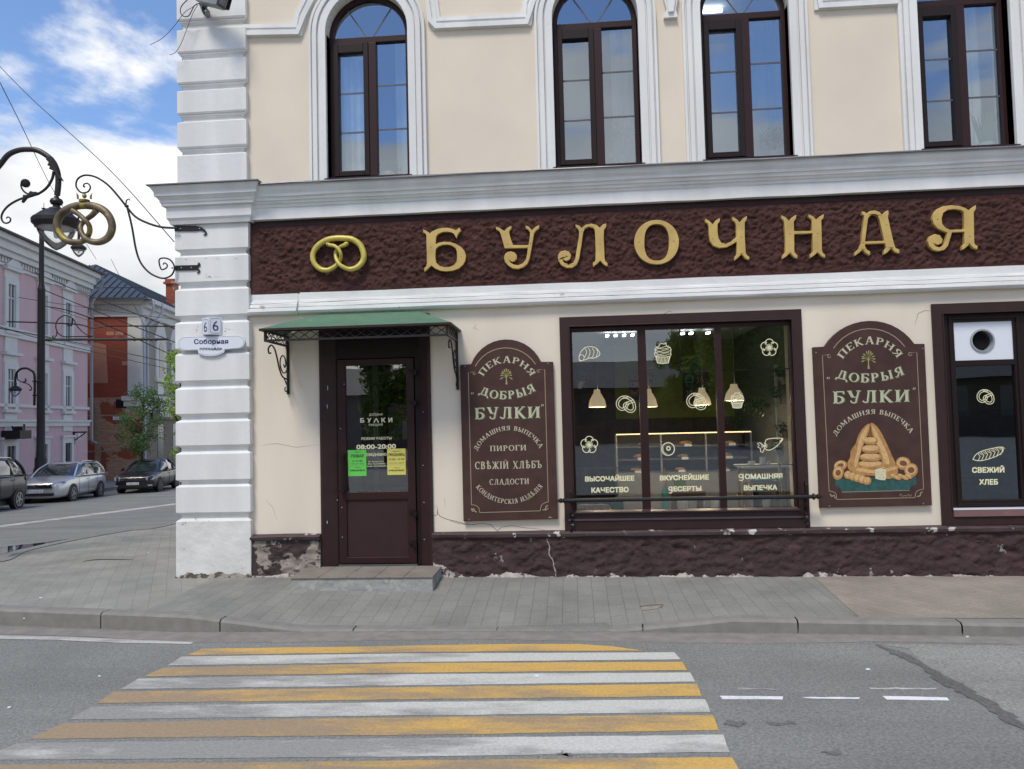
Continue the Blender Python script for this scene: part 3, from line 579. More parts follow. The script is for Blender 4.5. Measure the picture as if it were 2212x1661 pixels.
sc_.build('screw', mat('scuffed_paint', (.5, .5, .5), .6), DS)
YD = .06
DR = MB()
fx0, fz0, fx1, fz1 = prect(728, 767, 906, 1222, YD); lx0, _, lx1, lz1 = prect(731, 774, 899, 1220, YD)
DR.plate(hole(ix0-.02, ix1+.02, dz0, dz1+.0), [hole(lx0, lx1, dz0+.02, lz1)], YD-.005, YD+.08)
DFm = DR.build('door_frame', 'darkpvc2', BLD, bevel=.004)
l2 = MB(); gx0, gz0, gx1, gz1 = prect(*KD(155, 110), *KD(605, 1045), YD-.02); p0x, p0z, p1x, p1z = prect(*KD(165, 1105), *KD(612, 1527), YD-.02)
l2.plate(hole(lx0+.006, lx1-.006, dz0+.03, lz1-.006), [hole(gx0, gx1, gz0, gz1), hole(p0x, p1x, p0z, p1z)], YD-.03, YD+.04)
DOOR = l2.build('door', 'darkpvc', BLD, bevel=.006)
MB().box(p0x-.01, p1x+.01, YD-.01, YD+.02, p0z-.01, p1z+.01).build('door_panel', 'brown', DOOR)
MB().add([(gx0-.01, YD, gz0-.01), (gx1+.01, YD, gz0-.01), (gx1+.01, YD, gz1+.01), (gx0-.01, YD, gz1+.01)], [(0, 1, 2, 3)]).build('pane', 'glass_door', DOOR)
MB().box(lx0+.0, lx1, YD-.045, YD+.05, dz0-.0, dz0+.02).build('threshold', 'steel', DFm)
h_ = MB(); a = at(*KD(125, 775), YD-.09); b = at(*KD(133, 1040), YD-.09); h_.tube([a, b], .014, 10)
for q in (a, b): h_.box(q.x-.035, q.x+.018, q.y-.012, YD-.028, q.z-.02, q.z+.02)
h_.build('handle', 'darkpvc2', DOOR, smooth=True)
hg = MB()
for cy in (160, 385, 1200, 1430): q = at(*KD(655, cy), YD-.04); hg.box(q.x-.055, q.x+.0, YD-.055, YD-.028, q.z-.0, q.z+.03); hg.box(q.x-.0, q.x+.035, YD-.06, YD-.02, q.z-.04, q.z+.015); hg.tube([(q.x, YD-.055, q.z-.045), (q.x, YD-.055, q.z+.035)], .012, 8)
hg.build('hinge', 'darkpvc2', DFm)
def ftext(mb, body, cxy, wpx, hpx, Y, bold=.02, tilt=-.022):
    polys, wd_ = font_polys(body, 0); x, y = cxy; hb = bold*1.1
    for k, (ox, oy) in enumerate(((0, 0),) if bold < .012 else ((hb, hb), (-hb, hb), (hb, -hb), (-hb, -hb), (0, 0))):
        pl_ = [[(a*(1-2*hb/max(wd_, .1))+hb+ox, b*(1-2*hb)+hb+oy) for a, b in p] for p in polys]
        text_on(mb, pl_, wd_, ((x-wpx/2, y-tilt*wpx/2), (x, y), (x+wpx/2, y+tilt*wpx/2)), hpx, Y-k*.00022, 0)
k_ = .2927
dt = MB(); Yt = YD-.004
ftext(dt, 'добрые', KD(375, 484), 100*k_, 22*k_, Yt, .01); ftext(dt, 'пекарня', KD(375, 560), 102*k_, 22*k_, Yt, .01)
for i, ch in enumerate('БУЛКИ'):
    if ch == 'Л': text_on(dt, _T((0, 0), (.5, 1), .22)+_T((.5, 1), (1, 0), .22), 1, [(KD(378-18, 536)), KD(378, 536), KD(378+18, 536)], 32*k_, Yt)
    else: ftext(dt, ch, KD(275+52*i, 536-i*.8), 30*k_, 34*k_, Yt, .04)
ftext(dt, 'Режим работы'.upper(), KD(380, 662), 222*k_, 20*k_, Yt, .02); ftext(dt, '08:00-20:00', KD(378, 730), 292*k_, 36*k_, Yt, .035)
ftext(dt, 'ЕЖЕДНЕВНО', KD(380, 781), 148*k_, 20*k_, Yt, .03); ftext(dt, 'ИП Жохин Д.Ю.', KD(378, 829), 115*k_, 10*k_, Yt, .02)
ftext(dt, 'ИНН 761018918953', KD(380, 845), 128*k_, 10*k_, Yt, .02); ftext(dt, 'ОГРНИП 320762700047112', KD(380, 862), 178*k_, 10*k_, Yt, .02)
dt.build('lettering', 'decal', DOOR)
def notice(K4, colr, label, lines, cat='paper notice'):
    x0, z0, x1, z1 = prect(*K4[0], *K4[1], YD-.006)
    t = thing('paper_notice', label, cat, ((x0+x1)/2, YD-.006, z0), 'coloured job notices taped to the door glass')
    mb = MB(); n = 6; vs = []
    for j in range(n+1):
        for i in range(n+1): vs.append((x0+(x1-x0)*i/n, YD-.007-.0012*math.sin(i*1.1+j*.7)-.0012, z0+(z1-z0)*j/n))
    mb.add(vs, [(j*(n+1)+i, j*(n+1)+i+1, (j+1)*(n+1)+i+1, (j+1)*(n+1)+i) for j in range(n) for i in range(n)]); mb.build('sheet', mat('paper_'+str(int(colr[0]*1000)), colr, .8), t, smooth=True)
    tx = MB()
    for s_, cy, wp, hp, b in lines: ftext(tx, s_, KD((K4[2]), cy), wp*k_, hp*k_, YD-.0115, b)
    tx.build('print', mat('black_print', (.03, .05, .02), .7), t)
notice((KD(170, 738), KD(306, 930), 240), (.14, .62, .10), 'bright green sheet with a cook vacancy on the left of the door glass', [('Требуется', 756, 46, 8, 0), ('ПОВАР', 792, 92, 22, .02), ('от 35 000', 824, 74, 13, .01), ('график 2/2, с 7 до 20', 842, 92, 8, 0), ('___________________', 853, 120, 3, .03), ('Телефон', 870, 42, 8, 0), ('8-996-697-84-55', 893, 110, 12, .02)])
notice((KD(460, 728), KD(596, 921), 528), (.68, .62, .14), 'yellow sheet with a shop assistant vacancy on the right of the door glass', [('Требуется', 750, 60, 8, 0), ('ПРОДАВЕЦ', 780, 120, 18, .02), ('35 000 – 40 000', 811, 116, 12, .01), ('график 2/2, с 8 до 20', 836, 110, 8, 0), ('___________________', 846, 118, 3, .03), ('Телефон', 872, 42, 8, 0), ('8-996-697-84-55', 893, 112, 12, .02)])
# ------------------------------------------------------------------ front step
stx0, stx1 = at(628, 1262, -.62).x, at(935, 1268, -.62).x; szt = at(782, 1249, -.62).z
ST = thing('entrance_step', 'low chipped stone doorstep with brown tiled top in front of the door', 'doorstep', ((stx0+stx1)/2, -.3, -.06))
q = MB(); q.box(stx0, stx1, -.62, -.06, -.2, szt); q.build('riser', 'stepfront', ST, bevel=.008)
q = MB(); nx = 5
for i in range(nx):
    for j in range(2): a0 = stx0-.006+(stx1-stx0+.012)*i/nx; a1 = stx0-.006+(stx1-stx0+.012)*(i+1)/nx; b0 = -.635+.315*j; q.box(a0+.002, a1-.002, b0+.002, b0+.313 if j == 0 else -.03, szt+.001, szt+.014+rnd.uniform(0, .003))
q.build('tread', 'tilestep', ST, bevel=.003)
# ------------------------------------------------------------------ shop windows
def border(px, x0, x1, z0, z1, y, wd_, bot, name='window_surround'):
    mb = MB(); mb.plate(hole(x0, x1, z0, z1), [hole(x0+wd_, x1-wd_, z0+bot, z1-wd_)], y, -.001)
    # reveals
    mb.plate(hole(x0+wd_-.012, x1-wd_+.012, z0+bot-.012, z1-wd_+.012), [hole(x0+wd_, x1-wd_, z0+bot, z1-wd_)], y-.012, .12)
    return mb.build(name, 'brown', BLD, bevel=.005)
SW = border(None, so0, so1, sz0, sz1, -.035, bor, .19)
YS = .045
ax0, ax1, az0, az1 = so0+bor, so1-bor, sz0+.19, sz1-bor
fr = MB(); glz = []
xs = []
for a, b in (((165, 500), (590, 1300)), ((655, 500), (1105, 1300)), ((1160, 500), (1600, 1300))):
    x0 = (prect(*KW(a[0], a[1]), *KW(a[0]+50, b[1]), YS).__getitem__(0)); x1 = prect(*KW(b[0]-50, a[1]), *KW(b[0]+12, b[1]), YS)[2]; xs.append((x0, x1))
gzt = at(*KW(860, 190), YS).z; gzb = at(*KW(900, 1410), YS).z
fr.plate(hole(ax0, ax1, az0, az1), [hole(a, b, gzb, gzt) for a, b in xs], YS-.02, YS+.06)
SWf = fr.build('window_frame', 'darkpvc', BLD, bevel=.006)
g = MB()
for a, b in xs: g.add([(a-.005, YS+.015, gzb-.005), (b+.005, YS+.015, gzb-.005), (b+.005, YS+.015, gzt+.005), (a-.005, YS+.015, gzt+.005)], [(0, 1, 2, 3)])
g.build('pane', 'glass_shop', SWf)
mu = MB()
for (cy, xx) in ((480, xs), (1113, (xs[0], xs[2]))):
    for a, b in xx: z_ = at(*KW(880, cy-5), YS).z; mu.box(a, b, YS+.022, YS+.034, z_-.006, z_+.006)
z_ = at(*KW(868, 480), YS).z; xv = at(*KW(866, 300), YS).x; mu.box(xv-.007, xv+.007, YS+.022, YS+.034, z_, gzt)
mu.build('glazing_bar', mat('dark_glazing_bar', (.03, .03, .03), .5), SWf)
sl_ = MB(); sl_.prof([(-.055, az0+.0), (-.055, az0+.014), (YS-.02, az0+.03), (YS-.02, az0-.0)], ax0-.01, ax1+.01); sl_.prof([(-.05, sz0+.11), (-.045, sz0+.13), (-.036, sz0+.13), (-.036, sz0+.11)], so0+.04, so1-.04); sl_.build('window_sill', mat('brown_sill', (.06, .035, .04), .4, var=.1), SWf)
# decals on the shop glass
def deco(name_parts):
    mb = MB()
    for pts, wd_, closed in name_parts: draw_on(mb, ribbon2(pts, wd_, closed), YS+.011)
    return mb
def circ(cx, cy, rx, ry, a0=0, a1=360, n=26, rot=0):
    o = []
    for i in range(n+1 if a1-a0 < 360 else n):
        a = math.radians(a0+(a1-a0)*i/n); x, y = rx*math.cos(a), ry*math.sin(a); r_ = math.radians(rot); o.append((cx+x*math.cos(r_)-y*math.sin(r_), cy+x*math.sin(r_)+y*math.cos(r_)))
    return o
def dec_croissant(K, c, s):
    f = lambda L_: [K(c[0]+x*s, c[1]+y*s) for x, y in L_]
    o = [(f(smoothpts([(-70, 30), (-60, -5), (-30, -38), (10, -45), (45, -35), (68, -5), (62, 15), (30, 30), (0, 30), (-20, 38), (-50, 48), (-66, 48), (-70, 30)], 4)), 1.7, False), (f(circ(-52, 28, 17, 20)), 1.5, True)]
    for a in (-32, -8, 18, 42): o.append((f(smoothpts([(a, -36), (a+12, -15), (a+8, 10), (a-4, 30)], 4)), 1.3, False))
    return o
def dec_cup(K, c, s):
    f = lambda L_: [K(c[0]+x*s, c[1]+y*s) for x, y in L_]
    o = [(f([(-48, 20), (-36, 66), (0, 70), (36, 66), (48, 20)]), 1.7, False), (f(smoothpts([(-50, 20), (-56, 5), (-50, -10), (-52, -30), (-30, -42), (-15, -62), (10, -60), (20, -70), (22, -52), (32, -42), (48, -34), (54, -20), (50, -5), (54, 8), (48, 20), (20, 26), (-20, 26), (-50, 20)], 4)), 1.6, False)]
    for y in (-38, -15, 6): o.append((f(smoothpts([(-50, y-6), (-20, y+8), (15, y+10), (50, y-2)], 4)), 1.2, False)); o.append((f(smoothpts([(-48, y+14), (-10, y+2), (20, y-6), (40, y-10)], 4)), 1.1, False))
    for k in range(-4, 5): o.append((f([(k*10.5, 26), (k*8.2, 66)]), 1.3, False))
    return o
def dec_flower(K, c, s):
    f = lambda L_: [K(c[0]+x*s, c[1]+y*s) for x, y in L_]; o = []
    for k in range(5):
        a = math.radians(72*k-90); cx, cy = 30*math.cos(a), 30*math.sin(a)
        o.append((f([(cx+27*math.cos(a+math.radians(t)), cy+27*math.sin(a+math.radians(t))) for t in range(-110, 115, 15)]), 1.7, False))
        o.append((f(smoothpts([(0, 0), (20*math.cos(a+.6), 20*math.sin(a+.6)), (50*math.cos(a+.55), 50*math.sin(a+.55))], 4)), 1.3, False))
        for t in (-.25, .15): o.append((f([(5*math.cos(a+t), 5*math.sin(a+t)), (26*math.cos(a+t), 26*math.sin(a+t))]), 1.1, False))
    return o
def dec_pretz(K, c, s):
    f = lambda L_: [K(c[0]+x*s, c[1]+y*s) for x, y in L_]
    P = [(50, -22), (20, -12), (-8, 2), (-2, 26), (22, 42), (46, 36), (52, 12), (40, -20), (10, -42), (-25, -42), (-50, -18), (-50, 12), (-28, 30), (-4, 22), (8, 0), (14, -8)]
    sp = smoothpts(P, 5); q = lambda d: [(sp[i].x+d*(sp[min(i+1, len(sp)-1)]-sp[max(i-1, 0)]).normalized().y, sp[i].y-d*(sp[min(i+1, len(sp)-1)]-sp[max(i-1, 0)]).normalized().x) for i in range(len(sp))]
    return [(f(q(7)), 1.5, False), (f(q(-7)), 1.5, False)]+[(f([(-20+9*k, -48), (-12+9*k, -38)]), 1.2, False) for k in range(4)]
def dec_ring(K, c, s):
    f = lambda L_: [K(c[0]+x*s, c[1]+y*s) for x, y in L_]
    return [(f(circ(0, 0, 42, 42)), 2.0, True), (f(circ(2, -4, 11, 12)), 2.4, True), (f(circ(0, 0, 34, 34, 100, 200)), 1.0, False)]
def dec_bag(K, c, s):
    f = lambda L_: [K(c[0]+x*s, c[1]+y*s) for x, y in L_]
    o = [(f(smoothpts([(-25, 12), (-18, -30), (5, -44), (95, -46), (60, 0), (20, 28), (-10, 30), (-25, 12)], 3)), 1.6, False), (f([(85, -46), (98, -46), (78, -24)]), 3.0, False), (f([(-25, 5), (-55, -18), (-72, -15), (-60, 0), (-70, 10), (-52, 20), (-50, 42), (-38, 48), (-22, 12)]), 1.6, False)]
    for a in (-60, -30, 0, 30, 150, 180, 210): r_ = math.radians(a); o.append((f([(-26, 4), (-26+22*math.cos(r_), 4+22*math.sin(r_))]), 1.2, False))
    return o
for fn, c, s in ((dec_croissant, (262, 355), 1), (dec_cup, (750, 352), 1), (dec_flower, (1457, 316), 1), (dec_pretz, (505, 693), 1.08), (dec_pretz, (973, 675), 1.08), (dec_cup, (1243, 665), .76), (dec_flower, (261, 962), 1), (dec_ring, (785, 990), 1), (dec_bag, (1450, 966), 1)):
    deco(fn(KW, c, s)).build('glass_sticker', 'decal', SWf)
kw = .3251
for L_ in ((('ВЫСОЧАЙШЕЕ', (397, 1203), 328, 34), ('КАЧЕСТВО', (399, 1279), 248, 36)), (('ВКУСНЕЙШИЕ', (893, 1196), 326, 34), ('gЕСЕРТЫ', (897, 1270), 218, 34)), (('gОМАШНЯЯ', (1399, 1187), 292, 34), ('ВЫПЕЧКА', (1399, 1263), 222, 34))):
    mb = MB()
    for s_, c, wp, hp in L_:
        if s_[0] == 'g':
            gw = wp*.13; ftext(mb, s_[1:], KW(c[0]+gw/2+2, c[1]), (wp-gw-4)*kw, hp*kw, YS+.011, .045, -.02)
            gx_ = c[0]-wp/2+gw*.42; gy_ = c[1]+2; gl = [KW(gx_+math.cos(t*.5236)*gw*.36, gy_-hp*.58+math.sin(t*.5236)*hp*.34) for t in range(12)]
            draw_on(mb, ribbon2(gl, 2.3, True), YS+.011); draw_on(mb, ribbon2([KW(gx_+gw*.38, gy_-hp*.95), KW(gx_+gw*.38, gy_+hp*.08), KW(gx_+gw*.15, gy_+hp*.3), KW(gx_-gw*.35, gy_+hp*.22)], 2.3), YS+.0105)
        else: ftext(mb, s_, KW(*c), wp*kw, hp*kw, YS+.011, .045, -.02)
    mb.build('window_lettering', 'decal', SWf)
# guard rail in front of the shop window
GR = thing('guard_rail', 'black wrought iron bar with arrow tips across the foot of the shop window', 'railing', (so0, -.1, .3))
a, b = at(*KW(105, 1350), -.16), at(*KW(1745, 1288), -.16); zr = (a.z+b.z)/2; a.z = b.z = zr
q = MB(); q.tube([a, b], .021, 10); q.build('bar', 'iron', GR, smooth=True)
q = MB()
for p, d in ((a, -1), (b, 1)): q.lathe(p, [(.012, -.01), (.034, 0), (.036, .015), (.02, .03), (.018, .036), (.03, .05), (.0, .11)], 8, (d, 0, 0))
q.build('arrow_tip', 'iron', GR)
for p, d, zl, zh in ((a, 1, at(*KW(130, 1545), -.1).z, at(*KW(118, 1255), -.1).z), (b, -1, at(*KW(1712, 1490), -.1).z, at(*KW(1705, 1205), -.1).z)):
    q = MB(); x = p.x+d*.06; n = 26; vs = []
    for i in range(n+1):
        t = i/n; z_ = zl+(zh-zl)*t; an = t*math.pi*5 if t < .5 else math.pi*2.5
        for s_ in (-1, 1): vs.append((x+s_*.022*math.cos(an), -.09+s_*.022*math.sin(an), z_))
    for th in (0,):
        q.add(vs+[(v[0]+.004, v[1]+.006, v[2]) for v in vs], [(2*i, 2*i+1, 2*i+3, 2*i+2) for i in range(n)]+[(2*n+2+2*i, 2*n+2+2*i+2, 2*n+2+2*i+3, 2*n+2+2*i+1) for i in range(n)])
    q.tube([(x, -.09, zh-.03), (x-.0, -.13, zh-.0), (x, -.17, zh-.03), (x, -.16, zr)], .009, 6); q.box(x-.02, x+.02, -.16, -.03, zr-.02, zr+.02)
    q.build('bracket', 'iron', GR)
# right-hand window -----------------------------------------------------------
RW = border(None, ro0, ro1, rz0, rz1, -.035, bor, .17)
fr = MB(); rx0, _, rx1, _ = prect(*KR(300, 430), *KR(615, 1120), YS); rg0 = at(*KR(470, 1128), YS).z; rg1 = at(*KR(455, 415), YS).z; rw0 = at(*KR(440, 385), YS).z; rw1 = at(*KR(437, 182), YS).z
rx0 = at(*KR(292, 420), YS).x; rx1 = at(*KR(605, 420), YS).x; R2 = rx1+.2
fr.plate(hole(ro0+bor, ro1-bor, rz0+.17, rz1-bor), [hole(rx0, rx1, rg0, rg1), hole(rx0, rx1, rw0, rw1), hole(R2, R2+.62, rg0, rw1), hole(R2+.75, ro1-bor-.1, rg0, rw1)], YS-.02, YS+.06)
# stepped inner profile
fr.plate(hole(rx0-.06, rx1+.06, rg0-.06, rw1+.06), [hole(rx0-.03, rx1+.03, rg0-.03, rw1+.03)], YS-.035, YS-.018)
RWf = fr.build('window_frame', 'darkpvc2', BLD, bevel=.005)
g = MB()
for a, b, c, d in ((rx0, rx1, rg0, rg1), (R2, R2+.62, rg0, rw1), (R2+.75, ro1-bor-.1, rg0, rw1)): g.add([(a-.004, YS+.015, c-.004), (b+.004, YS+.015, c-.004), (b+.004, YS+.015, d+.004), (a-.004, YS+.015, d+.004)], [(0, 1, 2, 3)])
g.build('pane', 'glass_shop', RWf)
vc_ = at(*KR(436, 282), YS); hole_c = [(vc_.x+.112*math.cos(t*math.pi/16), vc_.z+.112*math.sin(t*math.pi/16)) for t in range(32)]
q = MB(); q.plate(hole(rx0-.003, rx1+.003, rw0-.003, rw1+.003), [hole_c], YS-.002, YS+.01); q.build('vent_panel', 'enamel', RWf)
q = MB(); q.lathe((vc_.x, YS-.002, vc_.z), [(.128, 0), (.128, .012), (.108, .014), (.108, -.05)], 28, (0, -1, 0)); 
q = MB(); ringp = [(.128, .0), (.128, -.014), (.11, -.016), (.11, .12)]
vs = []; 
for r_, y_ in ringp:
    for k in range(28): vs.append((vc_.x+r_*math.cos(k*math.pi/14), YS-.002+y_, vc_.z+r_*math.sin(k*math.pi/14)))
q.add(vs, [(i*28+k, i*28+(k+1) % 28, (i+1)*28+(k+1) % 28, (i+1)*28+k) for i in range(3) for k in range(28)]); q.build('vent_ring', mat('grey_vent_ring', (.3, .33, .36), .5), RWf, smooth=True)
q = MB()
for k in range(-7, 8):
    L_ = math.sqrt(max(.0001, .11**2-(k*.014)**2)); q.box(vc_.x+k*.014-.002, vc_.x+k*.014+.002, YS+.05, YS+.054, vc_.z-L_, vc_.z+L_); q.box(vc_.x-L_, vc_.x+L_, YS+.055, YS+.058, vc_.z+k*.014-.002, vc_.z+k*.014+.002)
q.box(vc_.x-.13, vc_.x+.13, YS+.11, YS+.12, vc_.z-.13, vc_.z+.13)
q.build('vent_grille', 'blackgap', RWf)
deco(dec_pretz(KR, (455, 582), .95*.8)).build('glass_sticker', 'decal', RWf)
pb = []
f = lambda L_: [KR(467+x, 886-x*.28+y) for x, y in L_]
pb.append((f(smoothpts([(-80, 5), (-60, -18), (-20, -26), (30, -24), (65, -20), (80, -8), (78, 8), (50, 22), (0, 26), (-45, 22), (-80, 5)], 4)), 1.6, False))
for k in range(-55, 70, 20): pb.append((f([(k, -22), (k+14, 0), (k+2, 22)]), 1.5, False)); pb.append((f([(k+10, -20), (k+26, -4)]), 1.1, False))
deco(pb).build('glass_sticker', 'decal', RWf)
mb = MB(); kr = .4065; ftext(mb, 'СВЕЖИЙ', KR(469, 984), 172*kr, 30*kr, YS+.011, .045, -.01); ftext(mb, 'ХЛЕБ', KR(471, 1048), 100*kr, 30*kr, YS+.011, .045, -.01); mb.build('window_lettering', 'decal', RWf)
q = MB(); q.box(ro0+bor, ro1-bor, -.05, YS-.02, rz0+.17, rz0+.185); q.build('window_sill', 'enamel', RWf)
q = MB(); q.box(ro0+bor-.0, ro1-bor, -.055, -.036, rz0+.10, rz0+.165); q.build('sill_board', mat('pinkish_sill', (.19, .105, .10), .6, var=.1), RWf)
# ================================================================== SIGNS ON THE FACADE
LA = crop(1680, 880, 580, 2212); LB = crop(2200, 860, 860, 2212); LC = crop(3060, 800, 900, 2212)
def sell(cx, cy, rx, ry, e, n=44):
    o = []
    for i in range(n):
        a = 2*math.pi*i/n; c, s = math.cos(a), math.sin(a); o.append((cx+rx*math.copysign(abs(c)**(2/e), c), cy+ry*math.copysign(abs(s)**(2/e), s)))
    return o
LET = [
 ('Б', LA, [(47,143),(100,165),(150,203),(190,170),(260,138),(340,120),(430,118),(510,140),(550,155),(600,115),(627,158),(590,195),(565,240),(555,282),(535,240),(515,205),(470,183),(400,175),(330,185),(275,210),(245,250),(237,310),(237,370),(290,345),(360,332),(450,335),(540,360),(620,405),(675,465),(700,540),(690,610),(655,680),(590,735),(500,770),(400,780),(310,770),(230,738),(173,692),(120,740),(68,788),(66,733),(95,705),(105,660),(103,500),(98,350),(97,240),(85,205),(50,190)],
  [[(233,500),(240,440),(280,400),(340,377),(410,370),(480,385),(540,425),(562,480),(565,560),(560,630),(520,685),(450,715),(370,718),(300,700),(245,650),(233,580)]]),
 ('У', LA, [(1157,100),(1210,118),(1285,168),(1330,120),(1392,85),(1395,128),(1365,160),(1362,200),(1380,270),(1418,382),(1530,383),(1655,380),(1670,290),(1678,190),(1655,150),(1612,125),(1612,80),(1660,100),(1705,155),(1760,105),(1817,72),(1820,125),(1770,160),(1740,200),(1730,260),(1700,440),(1672,590),(1635,670),(1570,722),(1490,745),(1410,735),(1340,690),(1295,635),(1281,575),(1295,520),(1335,485),(1390,477),(1445,495),(1478,540),(1475,590),(1440,628),(1400,638),(1360,610),(1380,650),(1430,680),(1500,687),(1570,660),(1615,600),(1635,510),(1643,425),(1290,432),(1265,340),(1235,230),(1210,170),(1160,140)], []),
 ('Л', LB, [(262,95),(300,108),(325,133),(370,98),(430,88),(480,102),(513,130),(545,95),(580,85),(578,120),(555,155),(555,260),(562,440),(570,475),(593,495),(592,527),(555,510),(518,468),(485,500),(443,532),(443,492),(468,470),(470,380),(465,220),(460,150),(440,128),(400,122),(360,140),(342,175),(325,300),(300,450),(275,510),(230,540),(170,543),(115,515),(85,465),(80,420),(100,380),(150,362),(195,375),(218,415),(205,455),(165,473),(125,450),(145,490),(190,508),(235,495),(260,450),(275,350),(295,235),(300,170),(290,145),(264,122)], []),
 ('О', LB, sell(1097, 278, 230, 228, 2.05), [sell(1098, 280, 127, 188, 2.5)]),
 ('Ч', LB, [(1598,38),(1640,60),(1675,95),(1705,55),(1750,28),(1748,65),(1725,95),(1725,170),(1735,240),(1765,285),(1810,297),(1860,275),(1918,225),(1915,110),(1905,75),(1877,52),(1877,15),(1920,40),(1952,75),(1985,35),(2028,8),(2025,48),(2005,75),(2005,200),(2015,390),(2030,415),(2052,430),(2050,462),(2010,445),(1972,400),(1935,440),(1898,470),(1898,432),(1920,405),(1922,300),(1920,275),(1880,300),(1820,330),(1740,338),(1680,315),(1645,270),(1635,200),(1632,110),(1620,85),(1598,70)], []),
 ('Н', LC, [(162,147),(205,170),(237,205),(265,170),(308,145),(307,180),(285,210),(287,305),(463,302),(462,205),(455,185),(430,168),(430,140),(475,160),(505,192),(540,160),(580,138),(577,175),(555,200),(560,400),(562,500),(575,525),(592,535),(592,568),(555,550),(520,512),(485,545),(445,570),(445,535),(470,510),(468,327),(288,335),(290,510),(305,530),(320,540),(318,575),(285,560),(248,518),(210,555),(172,580),(172,545),(200,515),(200,400),(190,220),(180,195),(163,180)], []),
 ('А', LC, [(957,108),(985,118),(1003,132),(1030,108),(1080,100),(1130,118),(1155,148),(1180,115),(1213,98),(1218,130),(1210,165),(1235,280),(1270,430),(1285,470),(1323,487),(1322,525),(1280,510),(1243,472),(1210,510),(1170,538),(1170,500),(1192,470),(1182,425),(985,432),(985,455),(1003,487),(1035,505),(1033,543),(990,520),(962,488),(925,520),(883,550),(885,512),(925,480),(948,420),(960,300),(975,170),(975,152),(955,142)],
  [[(985,407),(1173,400),(1150,290),(1125,185),(1110,155),(1075,140),(1040,148),(1015,180),(1000,290)]]),
 ('Я', LC, [(2076,48),(2076,85),(2055,118),(2055,200),(2060,420),(2070,440),(2092,450),(2090,485),(2050,470),(2013,430),(1980,465),(1940,492),(1940,457),(1962,430),(1962,312),(1840,317),(1825,370),(1800,450),(1765,490),(1710,502),(1655,490),(1615,450),(1603,400),(1620,355),(1670,333),(1720,345),(1748,385),(1740,425),(1700,442),(1658,425),(1680,455),(1720,465),(1755,445),(1775,395),(1795,320),(1760,308),(1700,280),(1660,235),(1645,185),(1655,135),(1690,90),(1750,60),(1830,50),(1910,57),(1965,75),(2010,102),(2040,70)],
  [[(1960,287),(1958,180),(1955,120),(1930,98),(1870,88),(1800,95),(1755,125),(1738,180),(1745,235),(1775,270),(1820,292)]]),
]
SCW = {'Б': [(165, 415), (628, 555)], 'У': [(1338, 372), (1685, 357)], 'Л': [(168, 420), (515, 300), (325, 172)], 'О': [(922, 277), (1273, 268)], 'Ч': [(1677, 245), (1967, 228)], 'Н': [(248, 333), (518, 328)], 'А': [(1195, 245), (965, 420)], 'Я': [(1697, 188), (2015, 358)]}
LWH = {'Б': 'nearest the yellow pretzel, one closed bowl and a hooked top', 'У': 'like a fork ending in a curled tail, right of the first letter', 'Л': 'narrow arch with a curled left foot, left of the round letter', 'О': 'a plain upright oval ring', 'Ч': 'like a figure four, right of the oval ring', 'Н': 'like a capital H', 'А': 'like a capital A with a flat bar', 'Я': 'like a mirrored R, last at the right end'}
for ch, K, o, hs in LET:
    mb = MB(); mb.pplate([K(*p) for p in o], [[K(*p) for p in h] for h in hs], -.085, -.03)
    t = mb.build('sign_letter', 'gold', bevel=.005)
    mb = MB()
    for q_ in SCW[ch]: mb.lathe(at(*K(*q_), -.085), [(.006, 0), (.005, .0015), (0, .002)], 8, (0, -1, 0))
    mb.build('screw', mat('dark_screw', (.10, .075, .04), .5), t); tag(t, 'gold board letter %s, %s' % (ch, LWH[ch]), 'sign letter', 'gold letters spelling the shop name on the brown band')
# gilded pretzel on the band
KP = crop(1200, 900, 300, 2212); KB_ = crop(0, 550, 500, 1510)
def pretzel(name, K, pts, Y, m, parent, over):
    P = [(K(p[0], p[1]), p[2], p[3]) for p in pts]
    w3 = [at(a[0], a[1], Y-d) for a, r, d in P]; n = len(w3)
    pp = smoothpts([(q.x, q.y, q.z) for q in w3], 7)
    sc1 = (at(*K(100, 0), Y)-at(*K(0, 0), Y)).length/100
    rr = smoothpts([(p[1]*sc1, 0, 0) for p in P], 7)
    mb = MB(); mb.tube(pp, [r.x for r in rr], 14); return mb.build(name, m, parent, smooth=True)
T1 = thing('pretzel_emblem', 'yellow gilded twisted pretzel mounted on the brown band left of the gold letters', 'pretzel sign', at(727, 590, -.05))
pretzel('pretzel', KP, [(1395, 530, 62, .02), (1310, 590, 60, .02), (1180, 650, 50, .0), (1070, 760, 52, -.0), (1050, 900, 52, .0), (1095, 1060, 54, .04), (1230, 1210, 58, .05), (1460, 1300, 66, .03), (1690, 1240, 76, .02), (1850, 1060, 82, .0), (1880, 860, 86, 0), (1780, 600, 86, 0), (1560, 430, 84, 0), (1300, 390, 84, 0), (1050, 390, 84, 0), (800, 440, 84, 0), (560, 580, 82, 0), (420, 760, 80, 0), (375, 950, 78, 0), (430, 1140, 76, 0), (590, 1290, 74, 0), (790, 1330, 70, 0), (970, 1260, 64, -.005), (1100, 1150, 58, -.01), (1190, 1010, 54, .01), (1205, 870, 52, .05), (1140, 720, 50, .06), (1020, 620, 50, .05), (880, 590, 55, .03), (790, 560, 50, .02)], -.09, 'pretzelgold', T1, 0)
mb = MB()
for px_, py_ in ((800, 560), (1390, 540)): q = at(*KP(px_, py_), -.13); mb.lathe(q, [(.002, -.03), (.014, -.02), (.016, 0), (.01, .012), (.001, .016)], 10, (0, -1, 0))
mb.build('knob', 'pretzelgold', T1, smooth=True)
